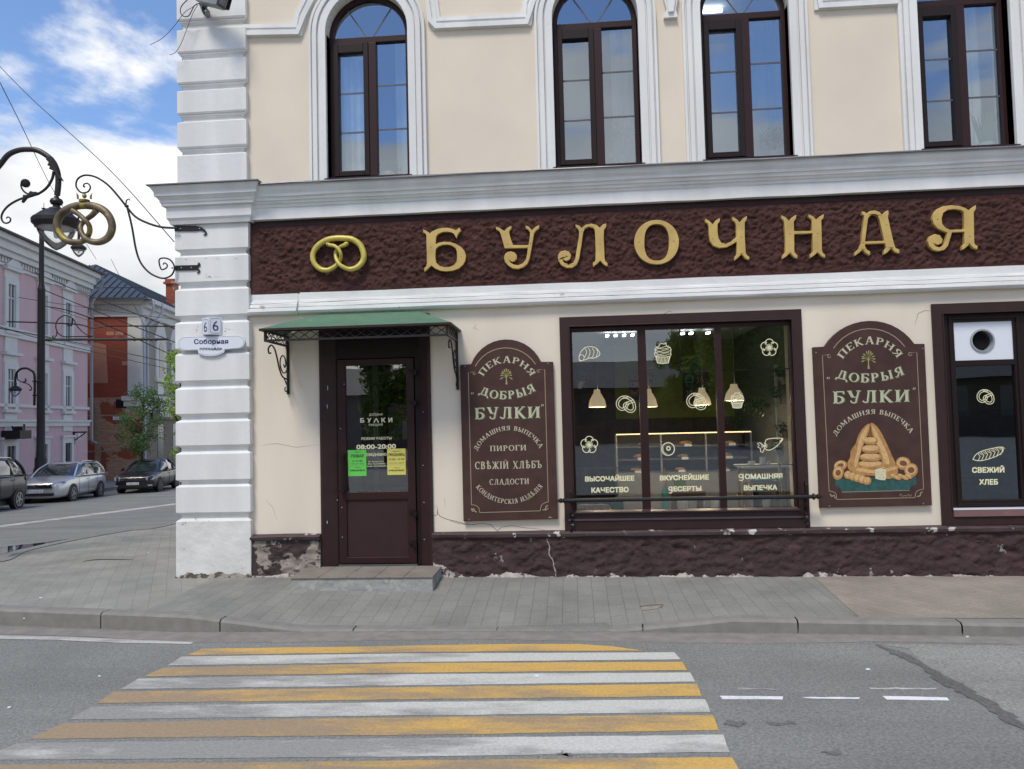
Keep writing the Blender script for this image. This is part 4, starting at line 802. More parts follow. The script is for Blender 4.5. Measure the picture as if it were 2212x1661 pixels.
# hanging wrought-iron pretzel sign at the corner
K1 = crop(0, 0, 1024, 1546); K2 = crop(0, 1000, 720, 1708)
T2 = thing('hanging_pretzel_sign', 'tarnished gilded pretzel hanging from a scrolled iron bracket on the building corner', 'hanging sign', at(184, 528, -.1))
YP = -.14
pretzel('pretzel', KB_, [(1165, 880, 34, .02), (1110, 940, 30, .0), (1030, 1000, 27, -.02), (975, 1070, 27, -.0), (985, 1150, 29, .04), (1040, 1225, 33, .05), (1130, 1262, 35, .03), (1230, 1255, 38, .01), (1320, 1190, 40, .0), (1355, 1070, 41, 0), (1310, 940, 42, 0), (1200, 850, 43, 0), (1030, 818, 44, 0), (860, 845, 44, 0), (735, 930, 43, 0), (690, 1040, 42, 0), (715, 1150, 40, 0), (800, 1240, 38, 0), (910, 1268, 35, 0), (1020, 1240, 32, -.01), (1080, 1150, 29, .0), (1075, 1060, 27, .04), (1010, 980, 27, .05), (940, 920, 28, .03), (880, 885, 34, .01)], YP, 'bronze', T2, 0)
mb = MB(); c = at(*KB_(1020, 762), YP); mb.lathe(c-Vector((0, 0, .012)), [(.056, -.01), (.06, 0), (.06, .018), (.056, .02)], 16); c2 = at(*KB_(1020, 705), YP); mb.lathe(c2, [(.0, -.03), (.018, -.022), (.026, 0), (.018, .022), (.006, .03)], 12)
for a in (-1, 1, 0):
    for dy in ((0,) if a else ()):
        q0 = at(*KB_(1020+a*78, 745), YP); q1 = at(*KB_(1020+a*80, 700), YP); q2 = at(*KB_(1020+a*98, 665), YP)
        mb.quadstrip([q0-Vector((.014, 0, 0)), q1-Vector((.016, 0, 0)), q2-Vector((.001, 0, 0))], [q0+Vector((.014, 0, 0)), q1+Vector((.012, 0, 0)), q2+Vector((.001, 0, 0))])
mb.build('crown', 'bronze', T2, smooth=True)
mb = MB()
def tb(K, pts, r, Y=YP, r1=None, k=6, mbx=None):
    p = smoothpts([at(*K(*q), Y) for q in pts], k); n = len(p); (mbx or mb).tube(p, [r+((r1 if r1 is not None else r)-r)*i/(n-1) for i in range(n)], 8)
tb(K1, [(505, 1130), (508, 1112), (530, 1108), (546, 1130), (530, 1158), (490, 1162), (460, 1125), (470, 1080), (515, 1058), (580, 1070), (650, 1115), (710, 1180), (762, 1245)], .008, r1=.0125)
tb(K1, [(762, 1245), (820, 1310), (900, 1350), (980, 1372), (1055, 1376), (1070, 1376)], .013)
mc = [K1(765, 1240), K1(795, 1360), K1(820, 1500)]+[K2(1290, 0), K2(1330, 110), K2(1400, 200), K2(1480, 250), K2(1560, 268), K2(1630, 235), K2(1655, 165), K2(1622, 100), K2(1560, 76), K2(1510, 95), K2(1494, 140), (0, 0)][0:10]+[K2(1530, 182), K2(1578, 170), K2(1586, 140), K2(1560, 122), K2(1548, 140)]
mc = mc[:3]+mc[4:]
tb(lambda a, b: (a, b), mc, .0125, r1=.007)
tb(K1, [(760, 1243), (764, 1212), (778, 1202), (786, 1210)], .009, r1=.005); q = at(*K1(765, 1245), YP); mb.lathe(q-Vector((0, 0, .012)), [(.02, 0), (.024, .01), (.02, .025)], 10)
q = at(*K1(1040, 1618), YP); mb.lathe(q, [(.0, -.012), (.013, 0), (0, .012)], 8)
q = at(*K1(510, 1128), YP); mb.lathe(q, [(.0, -.012), (.012, 0), (0, .012)], 8, (0, 1, 0))
mb.build('scroll_bracket', 'iron', T2, smooth=True)
for pts in ([(1053, 1362), (1180, 1363), (1215, 1370), (1240, 1390), (1250, 1410), (1238, 1421), (1226, 1418), (1240, 1410), (1232, 1398), (1210, 1390), (1180, 1395), (1053, 1395)], [(1058, 1603), (1175, 1600), (1190, 1600), (1200, 1590), (1190, 1585), (1204, 1586), (1209, 1600), (1198, 1612), (1190, 1618), (1200, 1625), (1208, 1636), (1200, 1648), (1186, 1648), (1200, 1640), (1190, 1630), (1170, 1631), (1058, 1633)]):
    m_ = MB(); m_.pplate([K1(*p) for p in pts], [], -.104, -.0905); s_ = m_.build('wall_strap', 'iron', T2, bevel=.002)
    m_ = MB(); ys_ = 1380 if pts[0][1] < 1500 else 1616
    for xx in ((1090, 1205) if ys_ == 1380 else (1095, 1155)): q = at(*K1(xx, ys_), -.104); m_.lathe(q, [(.006, 0), (.005, .004), (0, .005)], 8, (0, -1, 0))
    m_.build('bolt', 'enamel', s_)
# painted boards ---------------------------------------------------------------
def board(K, outer_pts, arch, label, lines, extra=None):
    """outer_pts: bottom-left, top-left shoulder..., list of crop points with arch sampled"""
    t = thing('painted_sign_board', label, 'painted sign', at(*K(*outer_pts[0]), -.03), 'arched brown bakery boards')
    m_ = MB(); m_.pplate([K(*p) for p in outer_pts], [], -.055, -.004); m_.build('panel', 'signbrown', t, bevel=.003)
    lm_ = MB()
    for pts, wd_ in lines: draw_on(lm_, ribbon2([K(*p) for p in pts], wd_), -.0565)
    lm_.build('gold_outline', 'signline', t)
    return t
def arcpts(a, m, b, n=14):
    ax, ay = a; bx, by = b; mx_, my_ = m; d = 2*(ax*(my_-by)+mx_*(by-ay)+bx*(ay-my_))
    ux = ((ax*ax+ay*ay)*(my_-by)+(mx_*mx_+my_*my_)*(by-ay)+(bx*bx+by*by)*(ay-my_))/d; uy = ((ax*ax+ay*ay)*(bx-mx_)+(mx_*mx_+my_*my_)*(ax-bx)+(bx*bx+by*by)*(mx_-ax))/d
    r = math.hypot(ax-ux, ay-uy); a0 = math.atan2(ay-uy, ax-ux); am = math.atan2(my_-uy, mx_-ux); a1 = math.atan2(by-uy, bx-ux)
    while am < a0: am += 2*math.pi
    while a1 < am: a1 += 2*math.pi
    return [(ux+r*math.cos(a0+(a1-a0)*i/n), uy+r*math.sin(a0+(a1-a0)*i/n)) for i in range(n+1)]
def stext(t, K, items, name, m_, Y=-.0568, shade=None):
    mb_ = MB(); ms = MB(); kk = math.hypot(*(Vector(K(1, 0))-Vector(K(0, 0))))
    for body, p3, h in items:
        po, wd_ = serif_polys(body)
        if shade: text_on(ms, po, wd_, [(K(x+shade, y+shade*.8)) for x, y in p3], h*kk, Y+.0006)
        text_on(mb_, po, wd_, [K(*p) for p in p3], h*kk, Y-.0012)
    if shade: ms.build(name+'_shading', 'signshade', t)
    return mb_.build(name, m_, t)
B1 = board(KS1, [(105, 1535), (78, 312), (165, 305)]+arcpts((165, 305), (430, 112), (712, 287))[1:]+[(806, 287), (843, 1515)], None, 'tall arched brown board lettered with pies, fresh bread and sweets, between door and window',
 [([(232, 1466), (705, 1452)], 1.3), ([(168, 1405), (143, 372), (178, 366)], 1.3), (arcpts((178, 366), (435, 178), (690, 350))[1:-1], 1.6), ([(692, 350), (740, 347), (768, 1383)], 1.3), (smoothpts([(705, 1452), (715, 1410), (740, 1390), (768, 1383)], 4), 1.3), (smoothpts([(232, 1466), (225, 1430), (200, 1410), (168, 1405)], 4), 1.3),
  (smoothpts([(170, 1450), (185, 1435), (195, 1455), (210, 1462)], 3), 2.2), (smoothpts([(168, 1430), (175, 1455), (195, 1448)], 3), 1.8), (smoothpts([(725, 1445), (745, 1440), (750, 1420), (765, 1410)], 3), 2.2), (smoothpts([(745, 1450), (768, 1430)], 2), 1.8), (circ(190, 378, 10, 9, 0, 300, 10), 1.2), (circ(690, 360, 10, 9, 0, 300, 10), 1.2), (smoothpts([(770, 1505), (785, 1500), (795, 1510)], 3), 2.0)])
stext(B1, KS1, [('ПЕКАРНЯ', ((262, 402), (437, 295), (628, 402)), 52)], 'arched_lettering', 'signink', shade=None)
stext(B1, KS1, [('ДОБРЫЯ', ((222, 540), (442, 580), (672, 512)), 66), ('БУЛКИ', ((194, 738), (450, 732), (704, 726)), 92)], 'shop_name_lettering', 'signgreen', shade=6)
stext(B1, KS1, [('ДОМАШНЯЯ ВЫПЕЧКА', ((215, 985), (455, 823), (700, 965)), 36), ('ПИРОГИ', ((313, 988), (455, 983), (596, 980)), 45), ('СВѢЖІЙ ХЛѢБЪ', ((197, 1128), (455, 1124), (718, 1118)), 60), ('СЛАДОСТИ', ((310, 1250), (463, 1248), (617, 1244)), 46)], 'goods_lettering', 'signink')
stext(B1, KS1, [('КОНДИТЕРСКІЯ ИЗДѢЛІЯ', ((200, 1268), (470, 1398), (726, 1262)), 38)], 'curved_lettering', 'signink')
def wheat(t, K, c, s, seed):
    r_ = random.Random(seed); mb_ = MB(); m2_ = MB()
    for k in range(11):
        a = math.radians(-90+(k-5)*17+r_.uniform(-5, 5)); L_ = (62-abs(k-5)*3)*s; tip = (c[0]+L_*math.cos(a), c[1]+L_*math.sin(a)+abs(k-5)**2*.9*s)
        pts = smoothpts([c, ((c[0]+tip[0])/2, (c[1]+tip[1])/2-4*s), tip], 4)
        draw_on(mb_, ribbon2([K(*p) for p in pts], [.6+2.0*max(0, math.sin(math.pi*min(1, max(0, (i/len(pts)-.45)/.55)))) for i in range(len(pts))]), -.057, k)
    draw_on(mb_, ribbon2([K(c[0], c[1]-4), K(c[0], c[1]+22*s), K(c[0]+2, c[1]+62*s)], [3.5, 1.8, 4.5]), -.0575)
    mb_.build('wheat_sheaf', mat('wheat_paint', (.33, .31, .11), .6), t)
wheat(B1, KS1, (440, 402), 1, 1)
mb = MB()
for a in ((170, 535), (182, 535), (718, 628), (730, 628)): draw_on(mb, ribbon2([KS1(a[0], a[1]-8), KS1(a[0]-3, a[1]+8)], [2.2, .8]), -.057)
mb.build('quotation_mark', 'signink', B1)
B2 = board(KS2, [(150, 1533), (97, 348), (183, 343)]+arcpts((183, 343), (535, 153), (845, 323))[1:]+[(920, 323), (975, 1515)], None, 'wide arched brown board with a painted heap of bread, right of the big window',
 [([(272, 1472), (848, 1458)], 1.3), ([(215, 1410), (165, 408), (215, 402)], 1.3), (arcpts((222, 402), (530, 212), (800, 388))[1:-1], 1.6), ([(802, 390), (862, 386), (912, 1395)], 1.3), (smoothpts([(848, 1458), (856, 1420), (880, 1402), (912, 1395)], 4), 1.3), (smoothpts([(272, 1472), (265, 1430), (240, 1414), (215, 1410)], 4), 1.3),
  (smoothpts([(222, 1430), (235, 1450), (250, 1440), (262, 1465)], 3), 2.2), (smoothpts([(862, 1450), (885, 1445), (890, 1425), (905, 1415)], 3), 2.2), (circ(215, 415, 12, 11, 0, 300, 10), 1.2), (circ(812, 400, 12, 11, 0, 300, 10), 1.2),
  ([(310, 1418), (808, 1405)], 1.1), (smoothpts([(735, 1445), (745, 1430), (755, 1448), (775, 1442), (790, 1448), (800, 1432), (812, 1448), (826, 1436)], 3), .8)])
stext(B2, KS2, [('ПЕКАРНЯ', ((318, 437), (517, 325), (716, 430)), 56)], 'arched_lettering', 'signink')
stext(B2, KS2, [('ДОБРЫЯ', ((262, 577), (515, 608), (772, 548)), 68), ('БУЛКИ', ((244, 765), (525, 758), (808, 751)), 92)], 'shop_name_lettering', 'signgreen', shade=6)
stext(B2, KS2, [('ДОМАШНЯЯ ВЫПЕЧКА', ((270, 1005), (530, 842), (812, 985)), 36)], 'curved_lettering', 'signink')
wheat(B2, KS2, (505, 440), 1.1, 2)
mb = MB()
for a in ((203, 577), (216, 577), (838, 655), (850, 655)): draw_on(mb, ribbon2([KS2(a[0], a[1]-8), KS2(a[0]-3, a[1]+8)], [2.2, .8]), -.057)
mb.build('quotation_mark', 'signink', B2)
# the painted still life: loaves as flat painted shapes with lighter crust strokes
br1 = mat('painted_crust', (.42, .22, .07), .6, var=.25, vscale=25); br2 = mat('painted_crust_light', (.60, .38, .16), .6, var=.15, vscale=30); br3 = mat('painted_crust_dark', (.17, .075, .025), .6, var=.2, vscale=25); teal = mat('painted_cloth', (.02, .085, .075), .6, var=.3, vscale=20)
lay = [0]
def blob(pts, m_, name='painted_loaf', k=4):
    lay[0] += 1; q = smoothpts(pts, k, closed=True); c = [KS2(p[0], p[1]) for p in q]; mb_ = MB(); y = -.0560-lay[0]*.00012
    w3 = [at(a, b, y) for a, b in c]; tr = tessellate_polygon([[Vector((v.x, v.z, 0)) for v in w3]]); mb_.add(w3, [tuple(t) for t in tr]); return mb_
def ell(cx, cy, rx, ry, rot=0, n=18): return circ(cx, cy, rx, ry, 0, 360, n, rot)
ART = {}
def art(key, m_, pts, k=3):
    b_ = blob(pts, m_, k=k); ART.setdefault((key, lay[0]), (m_, b_))
art('cloth', teal, [(258, 1320), (855, 1300), (858, 1360), (815, 1380), (808, 1405), (310, 1418), (298, 1390), (262, 1372)], 1)
for cx, cy, rx, ry, rot in ((298, 1222, 50, 38, -20), (282, 1275, 40, 52, 15), (762, 1205, 55, 48, 10), (820, 1255, 50, 52, 0)): art('r', br1, ell(cx, cy, rx, ry, rot)); art('r', br2, ell(cx-3, cy-5, rx*.8, ry*.75, rot)); art('h', br3, ell(cx, cy, rx*.5, ry*.42, rot))
art('l', br1, [(513, 912), (470, 940), (430, 1000), (410, 1060), (375, 1110), (370, 1160), (350, 1200), (360, 1250), (410, 1270), (430, 1200), (450, 1120), (480, 1040), (510, 970)])
art('l', br2, [(505, 925), (460, 980), (430, 1050), (420, 1120), (400, 1200), (412, 1240), (438, 1150), (462, 1060), (500, 960)])
art('l', br1, [(520, 910), (560, 925), (600, 980), (640, 1060), (680, 1150), (705, 1220), (640, 1250), (600, 1180), (570, 1090), (535, 1000)])
art('l', br2, [(530, 925), (570, 980), (610, 1060), (650, 1150), (660, 1210), (630, 1200), (590, 1110), (550, 1010)])
for cy, rx, ry, cx in ((1250, 130, 42, 530), (1215, 100, 35, 520), (1160, 82, 34, 522), (1100, 70, 34, 525), (1040, 52, 31, 522)): art('b', br1, ell(cx, cy, rx, ry)); art('b', br2, ell(cx-4, cy-8, rx*.85, ry*.6)); art('d', br3, ell(cx, cy+ry*.9, rx*.7, 3))
art('l', br1, [(415, 1235), (560, 1250), (660, 1225), (712, 1220), (720, 1280), (660, 1320), (560, 1300), (415, 1285)]); art('l', br2, [(430, 1240), (560, 1256), (700, 1230), (700, 1250), (560, 1278), (430, 1262)])
art('w', mat('painted_cheese', (.62, .60, .38), .6), [(556, 1250), (590, 1240), (632, 1250), (637, 1300), (630, 1330), (590, 1328), (556, 1318)], 1)
for i in range(5): art('p', br1, ell(355+i*35, 1290+i*11, 30, 32, 40)); art('p', br2, ell(352+i*35, 1284+i*11, 20, 22, 40))
for i in range(5): art('p', br1, ell(690+i*28, 1300+(i % 2)*10, 30, 16, 25)); art('p', br2, ell(688+i*28, 1296+(i % 2)*10, 22, 9, 25))
for dx_, dy_ in ((575, 1270), (600, 1290), (615, 1265), (590, 1312), (618, 1310)): art('s', br3, ell(dx_, dy_, 3, 3, 0, 6), 1)
art('gap', br3, [(515, 948), (502, 1005), (540, 1008)], 1)
groups = {}
for (key, l_k), (m_, b_) in ART.items():
    g_ = groups.setdefault(m_.name, (m_, MB())); g_[1].add(b_.v, b_.f)
nm = {'painted_crust': 'painted_loaves', 'painted_crust_light': 'painted_highlights', 'painted_crust_dark': 'painted_shadows', 'painted_cloth': 'painted_cloth', 'painted_cheese': 'painted_cheese'}
for k_n, (m_, b_) in groups.items(): b_.build(nm[k_n], m_, B2)
mb = MB()
for K, pts in ((KS1, [(118, 323), (765, 300), (148, 1522), (790, 1505)]), (KS2, [(118, 388), (905, 358), (218, 1520), (910, 1503)])):
    mb = MB()
    for p in pts: mb.lathe(at(*K(*p), -.055), [(.008, 0), (.007, .004), (0, .006)], 8, (0, -1, 0))
    mb.build('screw', mat('screw_head', (.3, .28, .27), .4, metal=.5), B1 if K is KS1 else B2)
# ------------------------------------------------------------------ canopy over the door
def yfor(px, py, X): d = ray(px, py); return CP.y+X*d.y/d.x
XL_, XR_ = at(*KC(212, 350), 0).x, at(*KC(1148, 350), 0).x
pxl, pxr = KC(88, 185), KC(1092, 178)
YF = (yfor(*pxl, XL_)+yfor(*pxr, XR_))/2
zb = (at(*KC(88, 218), YF).z+at(*KC(1090, 211), YF).z)/2; ztp = (at(*KC(88, 156), YF).z+at(*KC(1090, 143), YF).z)/2
CN = thing('door_canopy', 'small green hipped metal canopy with black lattice and scroll brackets over the door', 'canopy', ((XL_+XR_)/2, YF/2, zb))
e = .05; rl, rr = at(692, 676, 0).x, at(903, 676, 0).x; zr_ = at(797, 676, 0).z
mb = MB(); A0, A1, A2, A3 = (XL_-e, YF-e, ztp+.01), (XR_+e, YF-e, ztp+.01), (XR_+e, 0, ztp+.01), (XL_-e, 0, ztp+.01)
def lift(p, d): return (p[0], p[1], p[2]+d)
Rg0, Rg1 = (rl, -.04, zr_), (rr, -.04, zr_)
top = [A0, A1, A2, Rg1, Rg0, A3]; mb.add(top+[lift(p, -.012) for p in top], [(0, 1, 3, 4), (1, 2, 3), (0, 4, 5), (6, 10, 9, 7), (7, 9, 8), (6, 11, 10), (0, 6, 7, 1), (1, 7, 8, 2), (5, 11, 6, 0)]); mb.build('roof_sheet', 'green', CN)
mb = MB(); mb.box(XL_-e, XR_+e, YF-e-.004, YF-e+.012, ztp-.012, ztp+.012); mb.box(XL_-e-.002, XL_-e+.012, YF-e, 0, ztp-.012, ztp+.01); mb.box(XR_+e-.012, XR_+e+.002, YF-e, 0, ztp-.012, ztp+.01); mb.build('eave_edge', 'brown', CN)
mb = MB()
for z_ in (zb, ztp-.022): mb.box(XL_-.012, XR_+.012, YF-.012, YF+.012, z_, z_+.022); mb.box(XL_-.012, XL_+.012, YF+.012, 0, z_, z_+.022); mb.box(XR_-.012, XR_+.012, YF+.012, 0, z_, z_+.022)
for xx in (XL_, XR_): mb.box(xx-.013, xx+.013, YF-.013, YF+.013, zb, ztp); mb.box(xx-.013, xx+.013, -.026, 0, zb, ztp)
mb.build('frame', 'iron', CN)
mb = MB(); n = 16; zz0, zz1 = zb+.02, ztp-.02
for i in range(n):
    a = XL_+(XR_-XL_)*i/n; b = XL_+(XR_-XL_)*(i+1)/n; mb.tube([(a, YF-.003, zz0), (b, YF-.003, zz1)], .0045, 5); mb.tube([(a, YF+.004, zz1), (b, YF+.004, zz0)], .0045, 5)
for xx in (XL_, XR_):
    for i in range(6):
        a = YF*i/6; b = YF*(i+1)/6; mb.tube([(xx-.003, a, zz0), (xx-.003, b, zz1)], .0045, 5); mb.tube([(xx+.004, a, zz1), (xx+.004, b, zz0)], .0045, 5)
mb.build('lattice', 'iron', CN)
zlow = at(*KC(212, 522), 0).z; Hh = zb-zlow
for xx in (XL_, XR_):
    mb = MB(); mb.box(xx-.014, xx+.014, -.024, -.002, zlow, zb)
    f_ = lambda L_: [(xx, YF*t, zlow+Hh*h) for t, h in L_]
    mb.tube(smoothpts(f_([(.78, .80), (.86, .79), (.88, .88), (.76, .96), (.62, .90), (.52, .74), (.42, .52), (.28, .36), (.1, .32), (.04, .32)]), 6), .009, 6)
    mb.tube(smoothpts(f_([(.22, .62), (.17, .56), (.12, .63), (.16, .76), (.27, .80), (.37, .70), (.36, .55), (.24, .44), (.1, .48), (.05, .62), (.04, .9), (.1, .98)]), 6), .0075, 6)
    mb.tube(smoothpts(f_([(.22, .35), (.14, .26), (.04, .16)]), 5), .008, 6); mb.tube(smoothpts(f_([(.14, .14), (.18, .1), (.12, .05), (.04, .1)]), 5), .007, 6)
    mb.build('scroll_bracket', 'iron', CN, smooth=True)
# ------------------------------------------------------------------ house number and street name plates
KG = crop(640, 1200, 460, 637)
HN = thing('house_number_plate', 'angled white enamel double plate with blue number 6 on the white corner pilaster', 'house number', at(*KG(290, 195), -.12))
a, b, c = at(*KG(232, 145), -.10), at(*KG(272, 145), -.20), at(*KG(343, 148), -.10); zt_, zb_ = at(*KG(272, 93), -.2).z, at(*KG(272, 190), -.2).z
mb = MB(); mb.add([(a.x, a.y, zb_), (b.x, b.y, zb_), (c.x, c.y, zb_), (a.x, a.y, zt_), (b.x, b.y, zt_), (c.x, c.y, zt_)], [(0, 1, 4, 3), (1, 2, 5, 4), (0, 2, 1), (3, 4, 5), (0, 3, 5, 2)]); mb.build('plate', 'enamel', HN, bevel=.003)
def onplane(mb_, polys, P0, P1, z0, z1, off):
    d = (P1-P0); nrm = Vector((d.y, -d.x, 0)).normalized()
    for i, p in enumerate(polys): mb_.add([P0+d*u+Vector((0, 0, z0+(z1-z0)*v-P0.z))+nrm*(off+(i % 5)*.0001) for u, v in p], [tuple(range(len(p)))])
mb = MB(); po, wd_ = font_polys('6', 0)
for P0, P1 in ((a, b), (b, c)): onplane(mb, [[(.27+.46*x/wd_, .22+.6*y) for x, y in p] for p in po], P0, P1, zb_, zt_, .0015)
mb.build('number', 'blueink', HN)
mb = MB()
for P0, P1 in ((a, b), (b, c)): onplane(mb, ribbon2([(.08, .16), (.2, .08), (.8, .08), (.92, .16), (.92, .84), (.8, .92), (.2, .92), (.08, .84), (.08, .16)], .03), P0, P1, zb_, zt_, .001)
mb.build('border_line', 'greyink', HN)
SN = thing('street_name_plate', 'white enamel plate reading Соборная площадь on the corner pilaster', 'street sign', at(*KG(285, 312), -.11))
pl = [(135, 203), (430, 195)]+arcpts((430, 195), (470, 230), (440, 268), 8)[1:]+[(358, 275), (356, 290)]+[(320, 306), (285, 312), (245, 309), (212, 298), (208, 278), (130, 280)]+arcpts((130, 280), (97, 240), (135, 203), 8)[1:-1]
mb = MB(); mb.pplate([KG(*p) for p in pl], [], -.118, -.108); mb.build('plate', 'enamel', SN, bevel=.002)
mb = MB(); cxm, cym = 285, 245
inn = [(cxm+(x-cxm)*.965, cym+(y-cym)*.90) for x, y in pl]; draw_on(mb, ribbon2([KG(*p) for p in inn], .7, True), -.1188); mb.build('border_line', 'greyink', SN)
mb = MB(); ftext(mb, 'Соборная', KG(283, 243), 190*.39, 27*.39, -.119, .03, -.01); ftext(mb, 'площадь', KG(283, 277), 126*.39, 17*.39, -.119, .03, -.01); mb.build('lettering', 'blueink', SN)
# ------------------------------------------------------------------ floodlight with cables at the top of the corner
KF = crop(640, 0, 360, 1993)
FL = thing('security_floodlight', 'grey box floodlight on a bent bracket with looped black cable above the pilaster', 'floodlight', at(*KF(1000, 340), -.1))
mb = MB(); a = at(*KF(830, -40), -.22); b = at(*KF(1370, 60), -.34); d = (b-a).normalized(); u = Vector((0, 0, 1)); u = (u-d*u.dot(d)).normalized(); v = d.cross(u)
vs = []
for p, s_ in ((a, .035), (a+d*.05, .06), (b-d*.03, .075), (b, .07)): vs += [p+(u*(i)+v*(j))*s_ for i, j in ((-.8, -1), (-.8, 1), (1.2, 1), (1.2, -1))]
mb.add(vs, [(0, 1, 2, 3)]+[(k*4+i, k*4+(i+1) % 4, k*4+4+(i+1) % 4, k*4+4+i) for k in range(3) for i in range(4)]+[(15, 14, 13, 12)]); mb.build('housing', mat('grey_painted_metal', (.24, .25, .25), .45, var=.1), FL, bevel=.006)
mb = MB(); mb.add([b+d*.002+(u*i+v*j)*.066 for i, j in ((-.8, -1), (-.8, 1), (1.2, 1), (1.2, -1))]+[b+d*.05+(u*i+v*j)*.082 for i, j in ((-.5, -1), (-.5, 1), (1.2, 1), (1.2, -1))], [(i, (i+1) % 4, 4+(i+1) % 4, 4+i) for i in range(4)]); mb.build('visor', 'iron', FL)
mb = MB(); pts = [(990, 340), (1045, 330), (1048, 190), (960, 80), (860, 80), (920, 240)]; mb.pplate([KF(*p) for p in pts], [[KF(*p) for p in ((955, 310), (1025, 305), (1025, 215), (945, 130), (925, 170))]], -.16, -.09); mb.tube([at(*KF(1000, 200), -.1), at(*KF(1060, 90), -.24)], .012, 8); mb.build('bracket', 'steel', FL)
mb = MB(); tb(KF, [(640, -30), (560, 40), (475, 140), (450, 240), (480, 330), (560, 368), (640, 345), (700, 240), (760, 130), (850, 80), (900, 70)], .0055, Y=-.17, mbx=mb); mb.build('cable', 'iron', FL, smooth=True)
mb = MB(); K1p = lambda x, y: K1(x, y)
tb(K1, [(1190, 20), (1160, 45), (1115, 75), (1050, 160), (980, 230), (908, 270)], .0032, Y=-.2, mbx=mb); tb(K1, [(1195, 30), (1165, 80), (1130, 170), (1095, 260), (1060, 315), (1025, 331)], .0032, Y=-.16, mbx=mb)
o_ = mb.build('loose_cable', 'iron', FL)
# ================================================================== INSIDE THE SHOP
mb = MB(); RX0, RX1, RY, RZ0, RZ1 = PX0+.5, XR-.5, 4.6, .02, 3.0
mb.add([(RX0, .351, RZ0), (RX1, .351, RZ0), (RX1, RY, RZ0), (RX0, RY, RZ0)], [(0, 1, 2, 3)]); mb.build('shop_floor', mat('shop_floor_tile', (.10, .09, .08), .5, var=.1), BLD)
mb = MB(); mb.add([(RX0, .351, RZ1), (RX1, .351, RZ1), (RX1, RY, RZ1), (RX0, RY, RZ1)], [(0, 1, 2, 3)]); mb.build('shop_ceiling', mat('shop_ceiling_paint', (.30, .31, .32), .9), BLD)
gx = at(*KW(428, 500), RY-.02).x; gz = at(*KW(700, 785), RY-.02).z
mb = MB(); mb.box(gx, RX1, RY-.02, RY+.1, gz, RZ1); mb.build('green_wall', mat('olive_green_paint', (.16, .185, .03), .8, var=.08), BLD)
mb = MB(); mb.box(RX0-.1, gx, RY-.0, RY+.1, RZ0, RZ1); mb.box(gx, RX1, RY, RY+.1, RZ0, gz); mb.box(RX0-.1, RX0, .351, RY, RZ0, RZ1); mb.box(RX1, RX1+.1, .351, RY, RZ0, RZ1)
mb.build('dark_wall', mat('dark_brick_wall', (.05, .035, .03), .85, var=.4, vscale=8), BLD)
# partition behind the door window and at the right window
xa = at(*KW(120, 500), .5).x
mb = MB(); mb.box(xa-.05, xa, .6, RY, RZ0, RZ1); mb.build('partition', mat('beige_partition', (.45, .42, .30), .85, var=.1), BLD)
xb = at(*KW(1625, 500), .8).x+.05
mb = MB(); mb.box(xb, xb+.06, .352, RY, RZ0, RZ1); mb.build('partition', mat('dark_partition', (.05, .05, .045), .8), BLD)
mb = MB(); q = prect(1290, 560, 1520, 1210, 1.6)
# ceiling strip lights
TL = mat('ceiling_tube', (.9, .9, .9), emit=(.92, .96, 1), estr=9)
for i, (cx, cy) in enumerate([(380, 237), (436, 236), (492, 235), (548, 233), (881, 222), (937, 221), (1050, 219)]):
    p = at(*KW(cx, cy), 1.0); d_ = ray(*KW(cx, cy)); t_ = (2.95-CP.z)/d_.z; p = CP+d_*t_
    if p.y < .5 or p.y > RY: p = at(*KW(cx, cy), 3.0)
    mb = MB(); mb.box(p.x-.022, p.x+.022, p.y-.07, p.y+.07, p.z-.012, p.z+.012); s_ = mb.build('strip_light', TL)
    tag(s_, ('%s lit ceiling strip seen through the %s pane of the big window' % (('first', 'second', 'third', 'fourth')[i] if i < 4 else ('first', 'second', 'third')[i-4], 'left' if i < 4 else 'middle')), 'ceiling light', 'lit ceiling strips in the shop')
